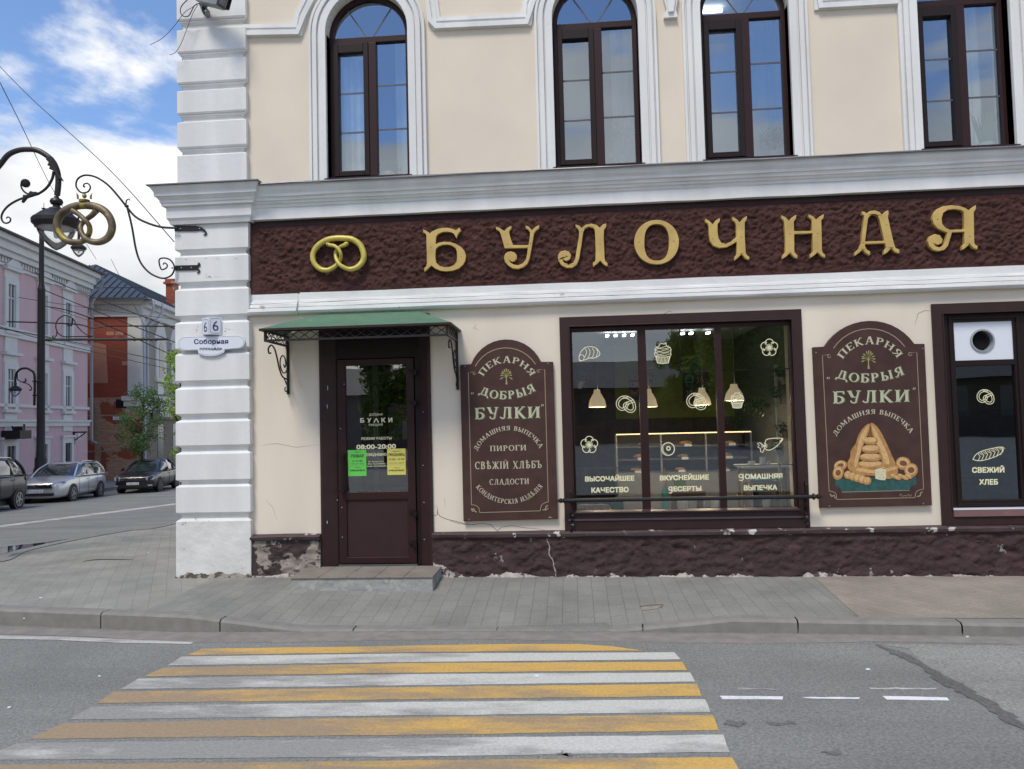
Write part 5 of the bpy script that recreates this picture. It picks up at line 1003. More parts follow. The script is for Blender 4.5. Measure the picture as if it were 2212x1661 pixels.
# pendants
shade_m = mat('frosted_lamp_shade', (.75, .66, .50), .6, emit=(1, .74, .48), estr=.28)
PEN = [(315, 595, 712, 118, 1.5, 'pendant lamp with pale bell shade nearest the left frame of the big window'), (655, 590, 710, 120, 1.9, 'pendant lamp with pale bell shade behind the left mullion of the big window'), (1012, 583, 698, 118, 2.0, 'pendant lamp behind the pretzel sticker in the middle pane'), (1225, 558, 668, 130, 1.5, 'pendant lamp behind the small cupcake sticker in the right pane')]
for cx, cy0, cy1, wd_, Y_, lb in PEN:
    p0 = at(*KW(cx, cy0), Y_); p1 = at(*KW(cx, cy1), Y_); R_ = (at(*KW(cx+wd_/2, cy1), Y_)-at(*KW(cx-wd_/2, cy1), Y_)).x/2
    t = thing('pendant_lamp', lb, 'pendant lamp', (p0.x, Y_, p1.z), 'pendant lamps in the shop'); h = p0.z-p1.z
    mb = MB(); pr_ = [(R_, 0), (R_*.98, h*.12), (R_*.85, h*.4), (R_*.62, h*.62), (R_*.4, h*.8), (R_*.34, h), (R_*.3, h), (R_*.36, h*.78), (R_*.58, h*.6), (R_*.81, h*.38), (R_*.95, h*.0)]
    vs = [(p1.x+r_*math.cos(2*math.pi*k/24), Y_+r_*math.sin(2*math.pi*k/24), p1.z+z_) for r_, z_ in pr_ for k in range(24)]; n = len(pr_)
    mb.add(vs, [(i*24+k, i*24+(k+1) % 24, ((i+1) % n)*24+(k+1) % 24, ((i+1) % n)*24+k) for i in range(n) for k in range(24)]); mb.build('lamp_shade', shade_m, t, smooth=True)
    mb = MB(); mb.tube([(p0.x, Y_, p0.z-.02), (p0.x, Y_, 2.99)], .003, 6); mb.build('cord', mat('grey_cord', (.3, .3, .29), .6), t)
    li = bpy.data.lights.new('pendant_bulb', 'POINT'); li.energy = 15; li.color = (1, .8, .55); li.shadow_soft_size = .05; lo_ = bpy.data.objects.new('pendant_bulb', li); COL.objects.link(lo_); lo_.parent = t; lo_.location = (0, 0, .02)
# menu boards
chalk = mat('chalk_text', (.45, .22, .16), .8); chalkg = mat('chalk_text_green', (.15, .5, .3), .8); slate = mat('black_slate', (.012, .014, .016), .6)
YB = RY-.06
def pt2(K, pts, Y): return [K(*p) for p in pts]
t = thing('menu_board', 'black chalk board with fresh baking slogan on the green wall', 'menu board', at(*KW(600, 650), YB)); mb = MB(); mb.pplate([KW(*p) for p in ((528, 487), (680, 487), (680, 672), (528, 660))], [], YB, YB+.03); mb.build('slate', slate, t)
mb = MB()
for s_, cy in (('ВСЕГДА', 528), ('СВЕЖАЯ', 582), ('ВЫПЕЧКА', 632)): ftext(mb, s_, KW(605, cy), 142*.325, 36*.325, YB-.005, .02, 0)
mb.build('chalk_writing', chalk, t)
t = thing('menu_board', 'black bottle-shaped chalk board with prices on the green wall', 'menu board', at(*KW(965, 660), YB)); mb = MB(); mb.pplate([KW(*p) for p in ((882, 480), (915, 470), (940, 430), (942, 385), (980, 385), (984, 430), (1015, 470), (1048, 480), (1050, 700), (884, 672))], [], YB, YB+.03); mb.build('slate', slate, t)
mb = MB(); ftext(mb, '30р', KW(1008, 552), 70*.325, 42*.325, YB-.005, .01, 0); ftext(mb, '20', KW(922, 640), 42*.325, 40*.325, YB-.005, .01, 0); mb.build('chalk_writing', chalk, t)
mb = MB(); draw_on(mb, ribbon2([KW(*p) for p in ((902, 505), (908, 575), (942, 575), (950, 505), (902, 505))], 1.2), YB-.006); draw_on(mb, ribbon2([KW(*p) for p in ((898, 520), (954, 520), (954, 545), (898, 545), (898, 520))], 1.2), YB-.006); mb.build('cup_drawing', chalkg, t)
# display counter
YC = 3.0; cx0_, cx1_ = at(*KW(440, 900), YC).x, at(*KW(1335, 900), YC).x; zt2 = at(*KW(880, 884), YC).z; zm = at(*KW(880, 1145), YC).z
t = thing('display_counter', 'long glass bakery display counter with a lit top edge', 'display case', ((cx0_+cx1_)/2, YC+.3, RZ0))
mb = MB(); mb.box(cx0_, cx1_, YC, YC+.7, RZ0, zm); mb.build('base', mat('counter_base', (.22, .22, .23), .5), t)
mb = MB(); mb.box(cx0_, cx1_, YC+.62, YC+.7, zm, zt2); mb.build('back_panel', mat('counter_back', (.06, .045, .04), .6), t)
mb = MB()
for k in (1, 2): z_ = zm+(zt2-zm)*k/3; mb.box(cx0_+.02, cx1_-.02, YC+.1, YC+.6, z_-.01, z_+.005)
mb.build('shelf', mat('counter_shelf', (.14, .12, .10), .4), t)
mb = MB(); mb.box(cx0_, cx1_, YC-.01, YC+.02, zt2-.008, zt2+.008); mb.build('lit_edge', mat('warm_strip', (.9, .7, .4), emit=(1, .72, .40), estr=1.5), t)
mb = MB()
for k in range(4): x_ = cx0_+(cx1_-cx0_)*k/3; mb.box(x_-.012, x_+.012, YC-.008, YC+.016, zm, zt2)
mb.build('post', mat('pale_alu', (.35, .35, .36), .4, metal=.6), t)
for k in range(9):
    lvl = k % 3; ps_ = k//3; x_ = cx0_+(cx1_-cx0_)*(.16+.33*ps_)+.05*lvl; z_ = zm+(zt2-zm)*lvl/3+.012; wh_ = '%s shelf of the display counter, %s section' % (('bottom', 'middle', 'top')[lvl], ('left', 'centre', 'right')[ps_])
    mb = MB(); r_ = rnd.uniform(.05, .08); mb.lathe((x_, YC+.25+.1*rnd.random(), z_), [(r_*.8, 0), (r_, r_*.3), (r_*.7, r_*.75), (.001, r_*.95)], 10, sx=1.5); s_ = mb.build('bun', mat('baked_bun', (.35, .19, .08), .6, var=.3, vscale=30), smooth=True)
    tag(s_, 'golden baked bun on the '+wh_, 'bun', 'baked buns in the display counter')
    if 1:
        mb = MB(); mb.box(x_-.05, x_+.05, YC+.09, YC+.1, z_-.02, z_+.02); s_ = mb.build('price_tag', 'enamel'); tag(s_, 'small white price card on the '+wh_, 'price card', 'price cards in the display counter')
# table, cups, vase and buckets near the glass
wood = mat('pale_wood', (.34, .22, .11), .55, var=.15, vscale=12); turq = mat('turquoise_glaze', (.10, .42, .38), .35); whitec = mat('white_china', (.62, .64, .62), .3)
def cyl_thing(name, lb, cat, K, cx, cy0, cy1, wpx, Y, m_, prof=None, grp=None):
    p0 = at(*K(cx, cy0), Y); p1 = at(*K(cx, cy1), Y); R_ = abs(at(*K(cx+wpx/2, cy1), Y).x-at(*K(cx-wpx/2, cy1), Y).x)/2; h = p0.z-p1.z
    mb_ = MB(); mb_.lathe(p1, [(R_*r_, h*z_) for r_, z_ in (prof or [(.85, 0), (1, 1), (.93, 1), (.78, .06)])], 20); o = mb_.build(name, m_, smooth=True); return tag(o, lb, cat, grp)
TB = thing('cafe_table', 'small white-topped wooden cafe table behind the right pane', 'table', (at(*KW(1420, 1400), 1.0).x, 1.1, RZ0)); x0, x1 = at(*KW(1262, 1105), .95).x, at(*KW(1575, 1105), .95).x; zt3 = at(*KW(1420, 1098), .95).z
mb = MB(); mb.box(x0, x1, .8, 1.35, zt3-.03, zt3); mb.build('tabletop', whitec, TB, bevel=.008)
for a, b in ((x0+.06, .86), (x1-.06, .86), (x0+.06, 1.29), (x1-.06, 1.29)): mb = MB(); mb.tube([(a, b, zt3-.03), (a+(-.04 if a < (x0+x1)/2 else .04), b, RZ0)], [.022, .016], 8); mb.build('leg', wood, TB)
mb = MB(); mb.box(x0+.08, x1-.08, .85, .87, zt3-.10, zt3-.035); mb.build('apron', wood, TB)
CH = thing('wooden_stool', 'pale wooden stool with a blue seat pad under the cafe table', 'stool', (at(*KW(1420, 1400), .7).x, .7, RZ0)); a, b = at(*KW(1275, 1300), .68).x, at(*KW(1540, 1300), .68).x; z_s = at(*KW(1400, 1200), .68).z
mb = MB(); mb.box(a+.06, b-.05, .55, .82, z_s-.02, z_s); mb.build('seat', wood, CH, bevel=.006); mb = MB(); mb.box(a+.08, b-.07, .56, .8, z_s, z_s+.03); mb.build('cushion', mat('blue_pad', (.15, .35, .42), .9), CH, bevel=.01)
for s1, xx in ((-1, a+.05), (1, b-.05)):
    for yy in (.58, .79): mb = MB(); mb.tube([(xx, yy, z_s-.02), (xx+s1*.04, yy, RZ0)], .014, 8); mb.build('leg', wood, CH)
cyl_thing('cup', 'white china cup on the cafe table', 'cup', KW, 1340, 1070, 1095, 50, .95, whitec); cyl_thing('jug', 'white china jug on the cafe table', 'jug', KW, 1415, 1043, 1096, 46, .98, whitec, [(.9, 0), (1, .1), (.85, .7), (.95, 1), (.85, 1), (.7, .1)]); cyl_thing('sugar_bowl', 'small white bowl beside the jug', 'bowl', KW, 1455, 1070, 1096, 22, 1.0, whitec)
VA = thing('vase', 'tall turquoise vase with dried wheat stalks behind the middle pane', 'vase', at(*KW(768, 1405), .55)); p0, p1 = at(*KW(768, 1250), .55), at(*KW(768, 1405), .55)
mb = MB(); mb.lathe(p1, [(.04, 0), (.044, (p0.z-p1.z)*.9), (.04, p0.z-p1.z), (.036, p0.z-p1.z), (.03, .05)], 20); mb.build('pot', turq, VA, smooth=True)
mb = MB()
for k in range(12): q = p0+Vector((rnd.uniform(-.06, .06), rnd.uniform(-.03, .03), rnd.uniform(.14, .24))); mb.tube([p0-Vector((0, 0, .05)), (p0+q)/2+Vector((0, 0, .02)), q-(q-p0)*.25, q], [.0015, .0015, .006, .001], 5)
mb.build('wheat_stalk', mat('dry_straw', (.45, .33, .15), .8), VA)
cyl_thing('white_bucket', 'white enamel bucket on the floor behind the middle pane', 'bucket', KW, 885, 1335, 1400, 72, .6, whitec); cyl_thing('white_bucket', 'white enamel churn at the right edge of the middle pane', 'bucket', KW, 1097, 1328, 1400, 56, .6, whitec); cyl_thing('white_bucket', 'white bucket under the cafe table', 'bucket', KW, 1442, 1315, 1382, 60, .75, whitec)
mb = MB(); a, b = at(*KW(800, 1270), .9), at(*KW(1030, 1300), .9); mb.box(a.x, b.x, .85, 1.15, b.z, a.z); 
BN = thing('wooden_bench', 'low brown wooden bench behind the middle pane', 'bench', ((a.x+b.x)/2, 1, RZ0)); mb.build('seat', mat('brown_wood', (.16, .075, .035), .5, var=.2), BN)
for xx in (a.x+.05, b.x-.05): mb = MB(); mb.box(xx-.02, xx+.02, .87, 1.13, RZ0, b.z); mb.build('leg', mat('brown_wood', (0, 0, 0)), BN)
mb = MB()
for k in range(7): 
    x_ = at(*KW(205+k*26, 1400), .5).x; mb.lathe((x_, .5+.04*(k % 2), at(*KW(280, 1412), .5).z), [(.05, 0), (.075, .04), (.05, .09), (.0, .10)], 10, sx=1.1)
tag(mb.build('sack_pile', mat('cream_sackcloth', (.30, .26, .20), .9, var=.25, vscale=15, bump=.4, bscale=30), smooth=True), 'pile of cream cloth sacks in the lower left corner of the big window', 'sacks')
mb = MB(); p = at(*KW(448, 1412), .55); mb.lathe(p, [(.06, 0), (.085, .05), (.07, .14), (.03, .18), (.0, .19)], 12); tag(mb.build('cloth_bag', mat('green_cloth', (.02, .10, .035), .9, var=.3), smooth=True), 'dark green cloth bag on the sill beside the sacks', 'bag')
mb = MB(); a, b = at(*KW(820, 1185), .5), at(*KW(905, 1240), .5); mb.box(a.x, b.x, .5, .505, b.z, a.z); tag(mb.build('leaflet', mat('green_leaflet', (.20, .30, .06), .7)), 'small green leaflet standing behind the middle pane', 'leaflet')
def leaves(mb_, c, r, n, size, rr_, squash=1.0, up_=0.0):
    for _ in range(n):
        d_ = Vector((rr_.gauss(0, 1), rr_.gauss(0, 1), rr_.gauss(0, 1)*squash)).normalized()*r*rr_.random()**.4; p = Vector(c)+d_
        a_ = Vector((rr_.gauss(0, 1), rr_.gauss(0, 1), rr_.gauss(0, 1))).normalized(); b_ = a_.orthogonal().normalized(); s_ = size*rr_.uniform(.6, 1.3)
        mb_.add([p-a_*s_, p+b_*s_*.45, p+a_*s_, p-b_*s_*.45], [(0, 1, 2, 3)])
BK = [(1555, 525, .5, 'top right'), (1525, 662, .5, 'second'), (1567, 888, .5, 'third'), (1540, 1010, .55, 'lowest'), (193, 556, .45, 'upper left')]
WH = ['highest of the four zinc wall pots on the right side of the big window', 'second highest zinc wall pot on the right side of the big window', 'third zinc wall pot down on the right side of the big window', 'lowest zinc wall pot on the right side of the big window', 'zinc wall pot with leaves at the left edge of the big window']
for (cx, cy, Y_, _), lb in zip(BK, WH):
    p = at(*KW(cx, cy+30), Y_); t = thing('wall_planter', lb, 'plant pot', p, 'zinc pots with trailing plants'); ax_ = Vector((-.35 if cx > 500 else .2, -.25, .85)).normalized()
    mb = MB(); mb.lathe(p, [(.03, 0), (.05, .10), (.053, .105), (.046, .105), (.028, .01)], 16, ax_); mb.build('pot', 'zinc', t, smooth=True)
    mb = MB(); leaves(mb, p+ax_*.15, .08, 130, .016, random.Random(cx)); mb.build('foliage', 'plant', t)
mb = MB(); leaves(mb, at(*KW(1370, 700), .9), .16, 260, .022, random.Random(5), .5); tag(mb.build('trailing_plant', 'plant'), 'dark trailing houseplant hanging between the lamp and the wall pots', 'plant')
mb = MB(); x_ = at(*KW(1515, 900), .62).x; mb.box(x_-.015, x_+.015, .6, .63, RZ0, 2.3); tag(mb.build('white_post', mat('pale_green_post', (.42, .46, .38), .6)), 'thin pale upright post beside the zinc wall pots', 'post')
# pictures behind the door glass
mb = MB(); a, b = at(*KD(570, 525), 1.2), at(*KD(640, 658), 1.2); mb.box(a.x, b.x, 1.2, 1.22, b.z, a.z); tag(mb.build('picture_frame', mat('grey_picture', (.3, .31, .3), .5)), 'small framed notice on the wall seen through the door glass', 'picture')
mb = MB(); a, b = at(*KD(0, 0), .9), at(*KD(200, 0), .9); mb.box(xa-1.9, xa-.05, 2.2, 2.26, RZ0, RZ1); mb.build('partition', mat('entry_wall', (.40, .38, .27), .85), BLD)
mb = MB(); a = at(*KD(160, 250), 1.0); b = at(*KD(258, 250), 1.0); mb.box(a.x-.1, b.x, 1.0, 1.05, RZ0, at(*KD(200, 260), 1.0).z+.5); mb.box(at(*KD(345, 0), 1.3).x, at(*KD(385, 0), 1.3).x, 1.3, 1.34, RZ0, 2.9); mb.build('inner_door', mat('pale_inner_door', (.30, .31, .32), .6), BLD)
# things on the upper window sills
KB2 = crop(2600, 0, 1496, 2212)
zs_ = zsil+.03; Yi = .3
def potted(K, cx, wpx, hpot, m_, lb, kind, Hh_, seed):
    x_ = at(*K(cx, 800), Yi).x; R_ = wpx; t = thing('potted_plant', lb, 'potted plant', (x_, Yi, zs_), 'houseplants on the upper sills'); r2_ = random.Random(seed)
    mb_ = MB(); mb_.lathe((x_, Yi, zs_), [(R_*.75, 0), (R_, hpot), (R_*.92, hpot), (R_*.6, .01)], 16); mb_.build('pot', m_, t, smooth=True); mb_ = MB()
    if kind == 'blade':
        for k in range(26):
            a = r2_.uniform(-1, 1); q = Vector((x_+a*.05, Yi+r2_.uniform(-.03, .03), zs_+hpot)); tp = q+Vector((a*.11, r2_.uniform(-.04, .04), Hh_*r2_.uniform(.7, 1))); mb_.quadstrip([q-Vector((.012, 0, 0)), (q+tp)/2-Vector((.014, 0, 0)), tp], [q+Vector((.012, 0, 0)), (q+tp)/2+Vector((.012, 0, 0)), tp+Vector((.001, 0, 0))])
    else:
        for k in range(9): q = Vector((x_, Yi, zs_+hpot)); tp = q+Vector((r2_.uniform(-.13, .13), r2_.uniform(-.05, .05), Hh_*r2_.uniform(.4, 1))); mb_.tube([q, tp], .003, 4); leaves(mb_, tp, .07, 26, .022, r2_)
    mb_.build('foliage', m_ if False else 'plant', t)
potted(KA, 1957, .075, .16, turq, 'turquoise pot with a tall leafy plant in the second upper window', 'leaf', .46, 3)
potted(KA, 800, .08, .11, whitec, 'white pot with a low plant in the first upper window', 'leaf', .10, 4)
potted(KB2, 735, .085, .12, whitec, 'white pot with bushy leaves in the third upper window', 'leaf', .26, 5)
potted(KB2, 1985, .09, .10, whitec, 'white pot with long upright green blades in the fourth upper window', 'blade', .42, 6)
cyl_thing('teapot', 'small white teapot on the sill of the second upper window', 'teapot', KA, 1893, 752, 778, 34, .28, whitec, [(.5, 0), (1, .4), (.7, .8), (.2, 1), (.0, 1.1)])
mb = MB(); a = at(*KA(1858, 800), .3).x; b = at(*KA(2000, 800), .3).x; mb.box(a, b, .28, .42, zs_, zs_+.05); tag(mb.build('window_box', whitec, bevel=.005), 'low white tray on the sill of the second upper window', 'tray')
mb = MB(); a = at(*KA(1675, 800), .3).x; b = at(*KA(1770, 800), .3).x; mb.box(a, b, .28, .42, zs_, zs_+.05); mb.box(a+.03, b-.02, .3, .4, zs_+.05, zs_+.08); tag(mb.build('paper_stack', whitec), 'pile of white papers on the left of the second upper sill', 'papers')
# ================================================================== GROUND
UX, UY = -.19, .982
def sdist(x, y): return UX*(x+4.6)+UY*y
def sm(a, b, t): t = max(0, min(1, (t-a)/(b-a))); return t*t*(3-2*t)
def slope(s): s = max(0, s); return -.038*min(s, 24)-.022*max(0, s-24)
def roadZ(x, y): return -.16+slope(sdist(x, y))
def pavZ(x, y):
    base = -.0075*max(0, min(x, 8)+3.7)+slope(sdist(x, y))*(1 if x < -4 else 0)
    k = max(0, min(1, (-y-.25)/1.3))
    drop = (min(1, max(0, (x+3.62)/1.05)) if x < 0 else 1-min(1, max(0, (x-.36)/.98)))
    r = -.02 if x < 2.2 else -.02*(1-sm(2.2, 2.8, x))-.02*sm(2.2, 2.8, x)
    return base+k*(r-base*.0-(.0 if x < 0 else 0))-k*drop*(.122 if x < .3 else .104)
def gp(px, py, f, dz=0.0):
    d = ray(px, py); z = f(0, 0)
    for _ in range(40):
        p = CP+d*((z+dz-CP.z)/d.z); z2 = f(p.x, p.y); z = z+(z2-z)*.6
    return CP+d*((z+dz-CP.z)/d.z)
# asphalt material
def asphalt(name, base, scale=1.0):
    m = mat(name, base, .92, var=.10, vscale=1.1); t = m.node_tree; b = t.nodes['Principled BSDF']; g = t.nodes.new('ShaderNodeNewGeometry')
    n = t.nodes.new('ShaderNodeTexNoise'); n.inputs['Scale'].default_value = 55; n.inputs['Detail'].default_value = 5; n.inputs['Roughness'].default_value = .7; t.links.new(g.outputs['Position'], n.inputs['Vector'])
    v = t.nodes.new('ShaderNodeTexVoronoi'); v.inputs['Scale'].default_value = 95; t.links.new(g.outputs['Position'], v.inputs['Vector'])
    r = t.nodes.new('ShaderNodeMapRange'); r.inputs[1].default_value = .32; r.inputs[2].default_value = .68; r.inputs[3].default_value = .62; r.inputs[4].default_value = 1.38; t.links.new(n.outputs[0], r.inputs[0])
    src = b.inputs['Base Color'].links[0].from_socket; s = t.nodes.new('ShaderNodeVectorMath'); s.operation = 'SCALE'; t.links.new(src, s.inputs[0]); t.links.new(r.outputs[0], s.inputs['Scale'])
    # long tyre-worn streaks
    mp_ = t.nodes.new('ShaderNodeMapping'); mp_.inputs['Scale'].default_value = (.15, 1.6, 1); t.links.new(g.outputs['Position'], mp_.inputs[0]); n3 = t.nodes.new('ShaderNodeTexNoise'); n3.inputs['Scale'].default_value = 1.0; n3.inputs['Detail'].default_value = 5; t.links.new(mp_.outputs[0], n3.inputs['Vector'])
    r3 = t.nodes.new('ShaderNodeMapRange'); r3.inputs[1].default_value = .3; r3.inputs[2].default_value = .7; r3.inputs[3].default_value = .86; r3.inputs[4].default_value = 1.12; t.links.new(n3.outputs[0], r3.inputs[0])
    s3 = t.nodes.new('ShaderNodeVectorMath'); s3.operation = 'SCALE'; t.links.new(s.outputs[0], s3.inputs[0]); t.links.new(r3.outputs[0], s3.inputs['Scale']); t.links.new(s3.outputs[0], b.inputs['Base Color'])
    u = t.nodes.new('ShaderNodeBump'); u.inputs['Strength'].default_value = .8; u.inputs['Distance'].default_value = .004; t.links.new(v.outputs['Distance'], u.inputs['Height']); t.links.new(u.outputs[0], b.inputs['Normal'])
    M[name] = m; return m
asphalt('asphalt', (.198, .203, .188)); asphalt('asphalt_pale', (.25, .25, .23)); asphalt('asphalt_dark', (.125, .122, .115))
def paver(name, c1, c2, mort, bw, bh, rot):
    m = mat(name, c1, .88); t = m.node_tree; b = t.nodes['Principled BSDF']; g = t.nodes.new('ShaderNodeNewGeometry'); mp_ = t.nodes.new('ShaderNodeMapping'); mp_.inputs['Rotation'].default_value = (0, 0, math.radians(rot)); t.links.new(g.outputs['Position'], mp_.inputs[0])
    sx_ = t.nodes.new('ShaderNodeSeparateXYZ'); cx_ = t.nodes.new('ShaderNodeCombineXYZ'); t.links.new(mp_.outputs[0], sx_.inputs[0]); t.links.new(sx_.outputs[0], cx_.inputs[0]); t.links.new(sx_.outputs[1], cx_.inputs[1])
    k = t.nodes.new('ShaderNodeTexBrick'); k.inputs['Scale'].default_value = 1; k.inputs['Brick Width'].default_value = bw; k.inputs['Row Height'].default_value = bh; k.inputs['Mortar Size'].default_value = .0028; k.inputs['Mortar Smooth'].default_value = .3
    k.inputs['Color1'].default_value = (*c1, 1); k.inputs['Color2'].default_value = (*c2, 1); k.inputs['Mortar'].default_value = (*mort, 1); t.links.new(cx_.outputs[0], k.inputs['Vector'])
    n = t.nodes.new('ShaderNodeTexNoise'); n.inputs['Scale'].default_value = 1.6; n.inputs['Detail'].default_value = 8; t.links.new(g.outputs['Position'], n.inputs['Vector'])
    n2 = t.nodes.new('ShaderNodeTexNoise'); n2.inputs['Scale'].default_value = 70; n2.inputs['Detail'].default_value = 4; t.links.new(g.outputs['Position'], n2.inputs['Vector'])
    a = t.nodes.new('ShaderNodeMath'); a.operation = 'ADD'; t.links.new(n.outputs[0], a.inputs[0]); t.links.new(n2.outputs[0], a.inputs[1])
    r = t.nodes.new('ShaderNodeMapRange'); r.inputs[1].default_value = .7; r.inputs[2].default_value = 1.3; r.inputs[3].default_value = .76; r.inputs[4].default_value = 1.22; t.links.new(a.outputs[0], r.inputs[0])
    s = t.nodes.new('ShaderNodeVectorMath'); s.operation = 'SCALE'; t.links.new(k.outputs[0], s.inputs[0]); t.links.new(r.outputs[0], s.inputs['Scale']); t.links.new(s.outputs[0], b.inputs['Base Color'])
    u = t.nodes.new('ShaderNodeBump'); u.invert = True; u.inputs['Strength'].default_value = .5; u.inputs['Distance'].default_value = .004; t.links.new(k.outputs['Fac'], u.inputs['Height']); t.links.new(u.outputs[0], b.inputs['Normal']); M[name] = m
paver('paver_grey', (.238, .238, .212), (.212, .212, .19), (.13, .13, .115), .30, .15, 90)
paver('paver_left', (.28, .273, .238), (.25, .244, .213), (.19, .184, .16), .30, .15, 62)
paver('paver_red', (.30, .26, .215), (.26, .235, .195), (.21, .185, .155), .2, .1, 62)
# road sheet
def gridlist(a, b, near0, near1, fine, coarse):
    o = []; x = a
    while x < b:
        o.append(x); x += fine if near0 <= x < near1 else coarse
    o.append(b); return o
xs_ = gridlist(-160, 90, -12, 8, 1.0, 7); ys_ = gridlist(-70, 190, -6, 6, 1.0, 6); mb = MB(); nx = len(xs_)
vs = [(x, y, roadZ(x, y) if not (x > -4.4 and y > .2) else -.3) for y in ys_ for x in xs_]
mb.add(vs, [(j*nx+i, j*nx+i+1, (j+1)*nx+i+1, (j+1)*nx+i) for j in range(len(ys_)-1) for i in range(nx-1)]); tag(mb.build('road', 'asphalt'), kind='structure')
# kerb line
kp = [(0, 1350), (100, 1354), (175, 1357), (290, 1361), (390, 1365), (500, 1365), (630, 1364.5), (800, 1364), (1000, 1363.5), (1180, 1364), (1340, 1364.5), (1460, 1366), (1585, 1366.5), (1700, 1368), (1840, 1370), (2000, 1371.5), (2212, 1374)]
kn = [gp(a, b, lambda x, y: -.16) for a, b in kp]
far = [gp(a, b, pavZ) for a, b in ((0, 1210), (44, 1190), (161, 1165), (270, 1146), (377, 1129))]
left = [Vector((-6.4, -1.30, 0)), Vector((-7.1, -.95, 0)), Vector((-7.75, -.35, 0)), Vector((-8.15, .45, 0)), Vector((far[0].x+.02, far[0].y-.35, 0))]
d_ = Vector((UX, UY, 0)); far.append(far[-1]+d_*12); far.append(far[-1]+d_*40)
line = [(v.x, v.y) for v in far[::-1]]+[(v.x, v.y) for v in left[::-1]]+[(v.x, v.y) for v in kn]+[(x_, kn[-1].y-.02*(x_-3.7)) for x_ in (4.4, 5.2, 6.2, 7.4, 8.8, 10.4, 12.5)]
pl3 = smoothpts([(x, y, 0) for x, y in line], 5)
_k0 = [(p.x, p.y) for p in pl3]; KX = [_k0[0]]
for a_, b_ in zip(_k0, _k0[1:]):
    L_ = math.hypot(b_[0]-a_[0], b_[1]-a_[1]); n_ = max(1, int(L_/(.12 if a_[1] < 6 else .6)))
    KX += [(a_[0]+(b_[0]-a_[0])*k/n_, a_[1]+(b_[1]-a_[1])*k/n_) for k in range(1, n_+1)]
def offs(P, d):
    o = []
    for i in range(len(P)):
        a = Vector(P[max(i-1, 0)]); b = Vector(P[min(i+1, len(P)-1)]); t = (b-a).normalized(); o.append((P[i][0]-t.y*d, P[i][1]+t.x*d))
    return o
KI = offs(KX, .15)
inner = []
for x, y in KI:
    if y > 3: inner.append((-4.55, y))
    elif x < -4.5: inner.append((-4.55, .02+max(0, y)))
    else: inner.append((x, .02))
# pavement in three paving stretches
def pave(name, cond, m_, dz=0.0):
    mb = MB(); nv = 10; idx = [i for i in range(len(KI)) if cond(KI[i])]
    rows = [[(a[0]+(b[0]-a[0])*j/nv, a[1]+(b[1]-a[1])*j/nv) for j in range(nv+1)] for a, b in ((KI[i], inner[i]) for i in idx)]
    vs = [(x, y, pavZ(x, y)+dz) for r_ in rows for x, y in r_]; n = nv+1
    mb.add(vs, [(i*n+j, i*n+j+1, (i+1)*n+j+1, (i+1)*n+j) for i in range(len(rows)-1) for j in range(nv)]); return tag(mb.build(name, m_, smooth=True), kind='structure')
pave('pavement', lambda p: p[0] < -3.75 or p[1] > 1, 'paver_left')
pave('pavement', lambda p: p[0] > -4.15 and p[1] < 1, 'paver_grey', .003)
# reddish paving to the right, its edge running obliquely
qa = [gp(1850, 1331, pavZ), gp(1755, 1245, pavZ)]
mb = MB(); vs = []; nn2 = 24
for i in range(nn2+1):
    for j in range(9):
        t = j/8; x0_ = qa[0].x*(1-t)+qa[1].x*t; x = x0_+(XR+2-x0_)*i/nn2; y = (kn[-2].y+.17)*(1-t)+.02*t; vs.append((x, y, pavZ(x, y)+.007))
mb.add(vs, [(i*9+j, i*9+9+j, i*9+10+j, i*9+j+1) for i in range(nn2) for j in range(8)]); tag(mb.build('pavement', 'paver_red', smooth=True), kind='structure')
# kerb stones
mb = MB(); acc = 0; last = 0; segs = []
for i in range(len(KX)-1):
    a, b = KX[i], KX[i+1]; c, d = KI[i], KI[i+1]; L_ = math.hypot(b[0]-a[0], b[1]-a[1]); acc += L_
    z = lambda p: pavZ(*p)+.012
    rz = lambda p: roadZ(*p)-.06
    low = a[0] > 2.45
    dzz = -.03 if low else 0
    A_ = Vector((*a, 0)); B_ = Vector((*b, 0))
    vs = []
    for (p, q) in ((a, c), (b, d)):
        zt_ = z(q)+dzz*.0; vs += [(p[0], p[1], rz(p)), (p[0], p[1], min(zt_-.022, zt_-.01)), (p[0]+(q[0]-p[0])*.18, p[1]+(q[1]-p[1])*.18, zt_), (q[0], q[1], zt_), (q[0], q[1], rz(q))]
    if acc > 1.22: 
        acc = 0
        for k in range(5): v = Vector(vs[5+k]); u_ = (Vector(vs[k])-v).normalized(); vs[5+k] = tuple(v+u_*.013)
        mb.add(vs, [(k, k+1, 6+k, 5+k) for k in range(4)]+[(0, 5, 9, 4), (9, 8, 7, 6, 5), (0, 1, 2, 3, 4)])
        continue
    mb.add(vs, [(k, k+1, 6+k, 5+k) for k in range(4)])
tag(mb.build('kerb', 'concrete'), kind='structure')
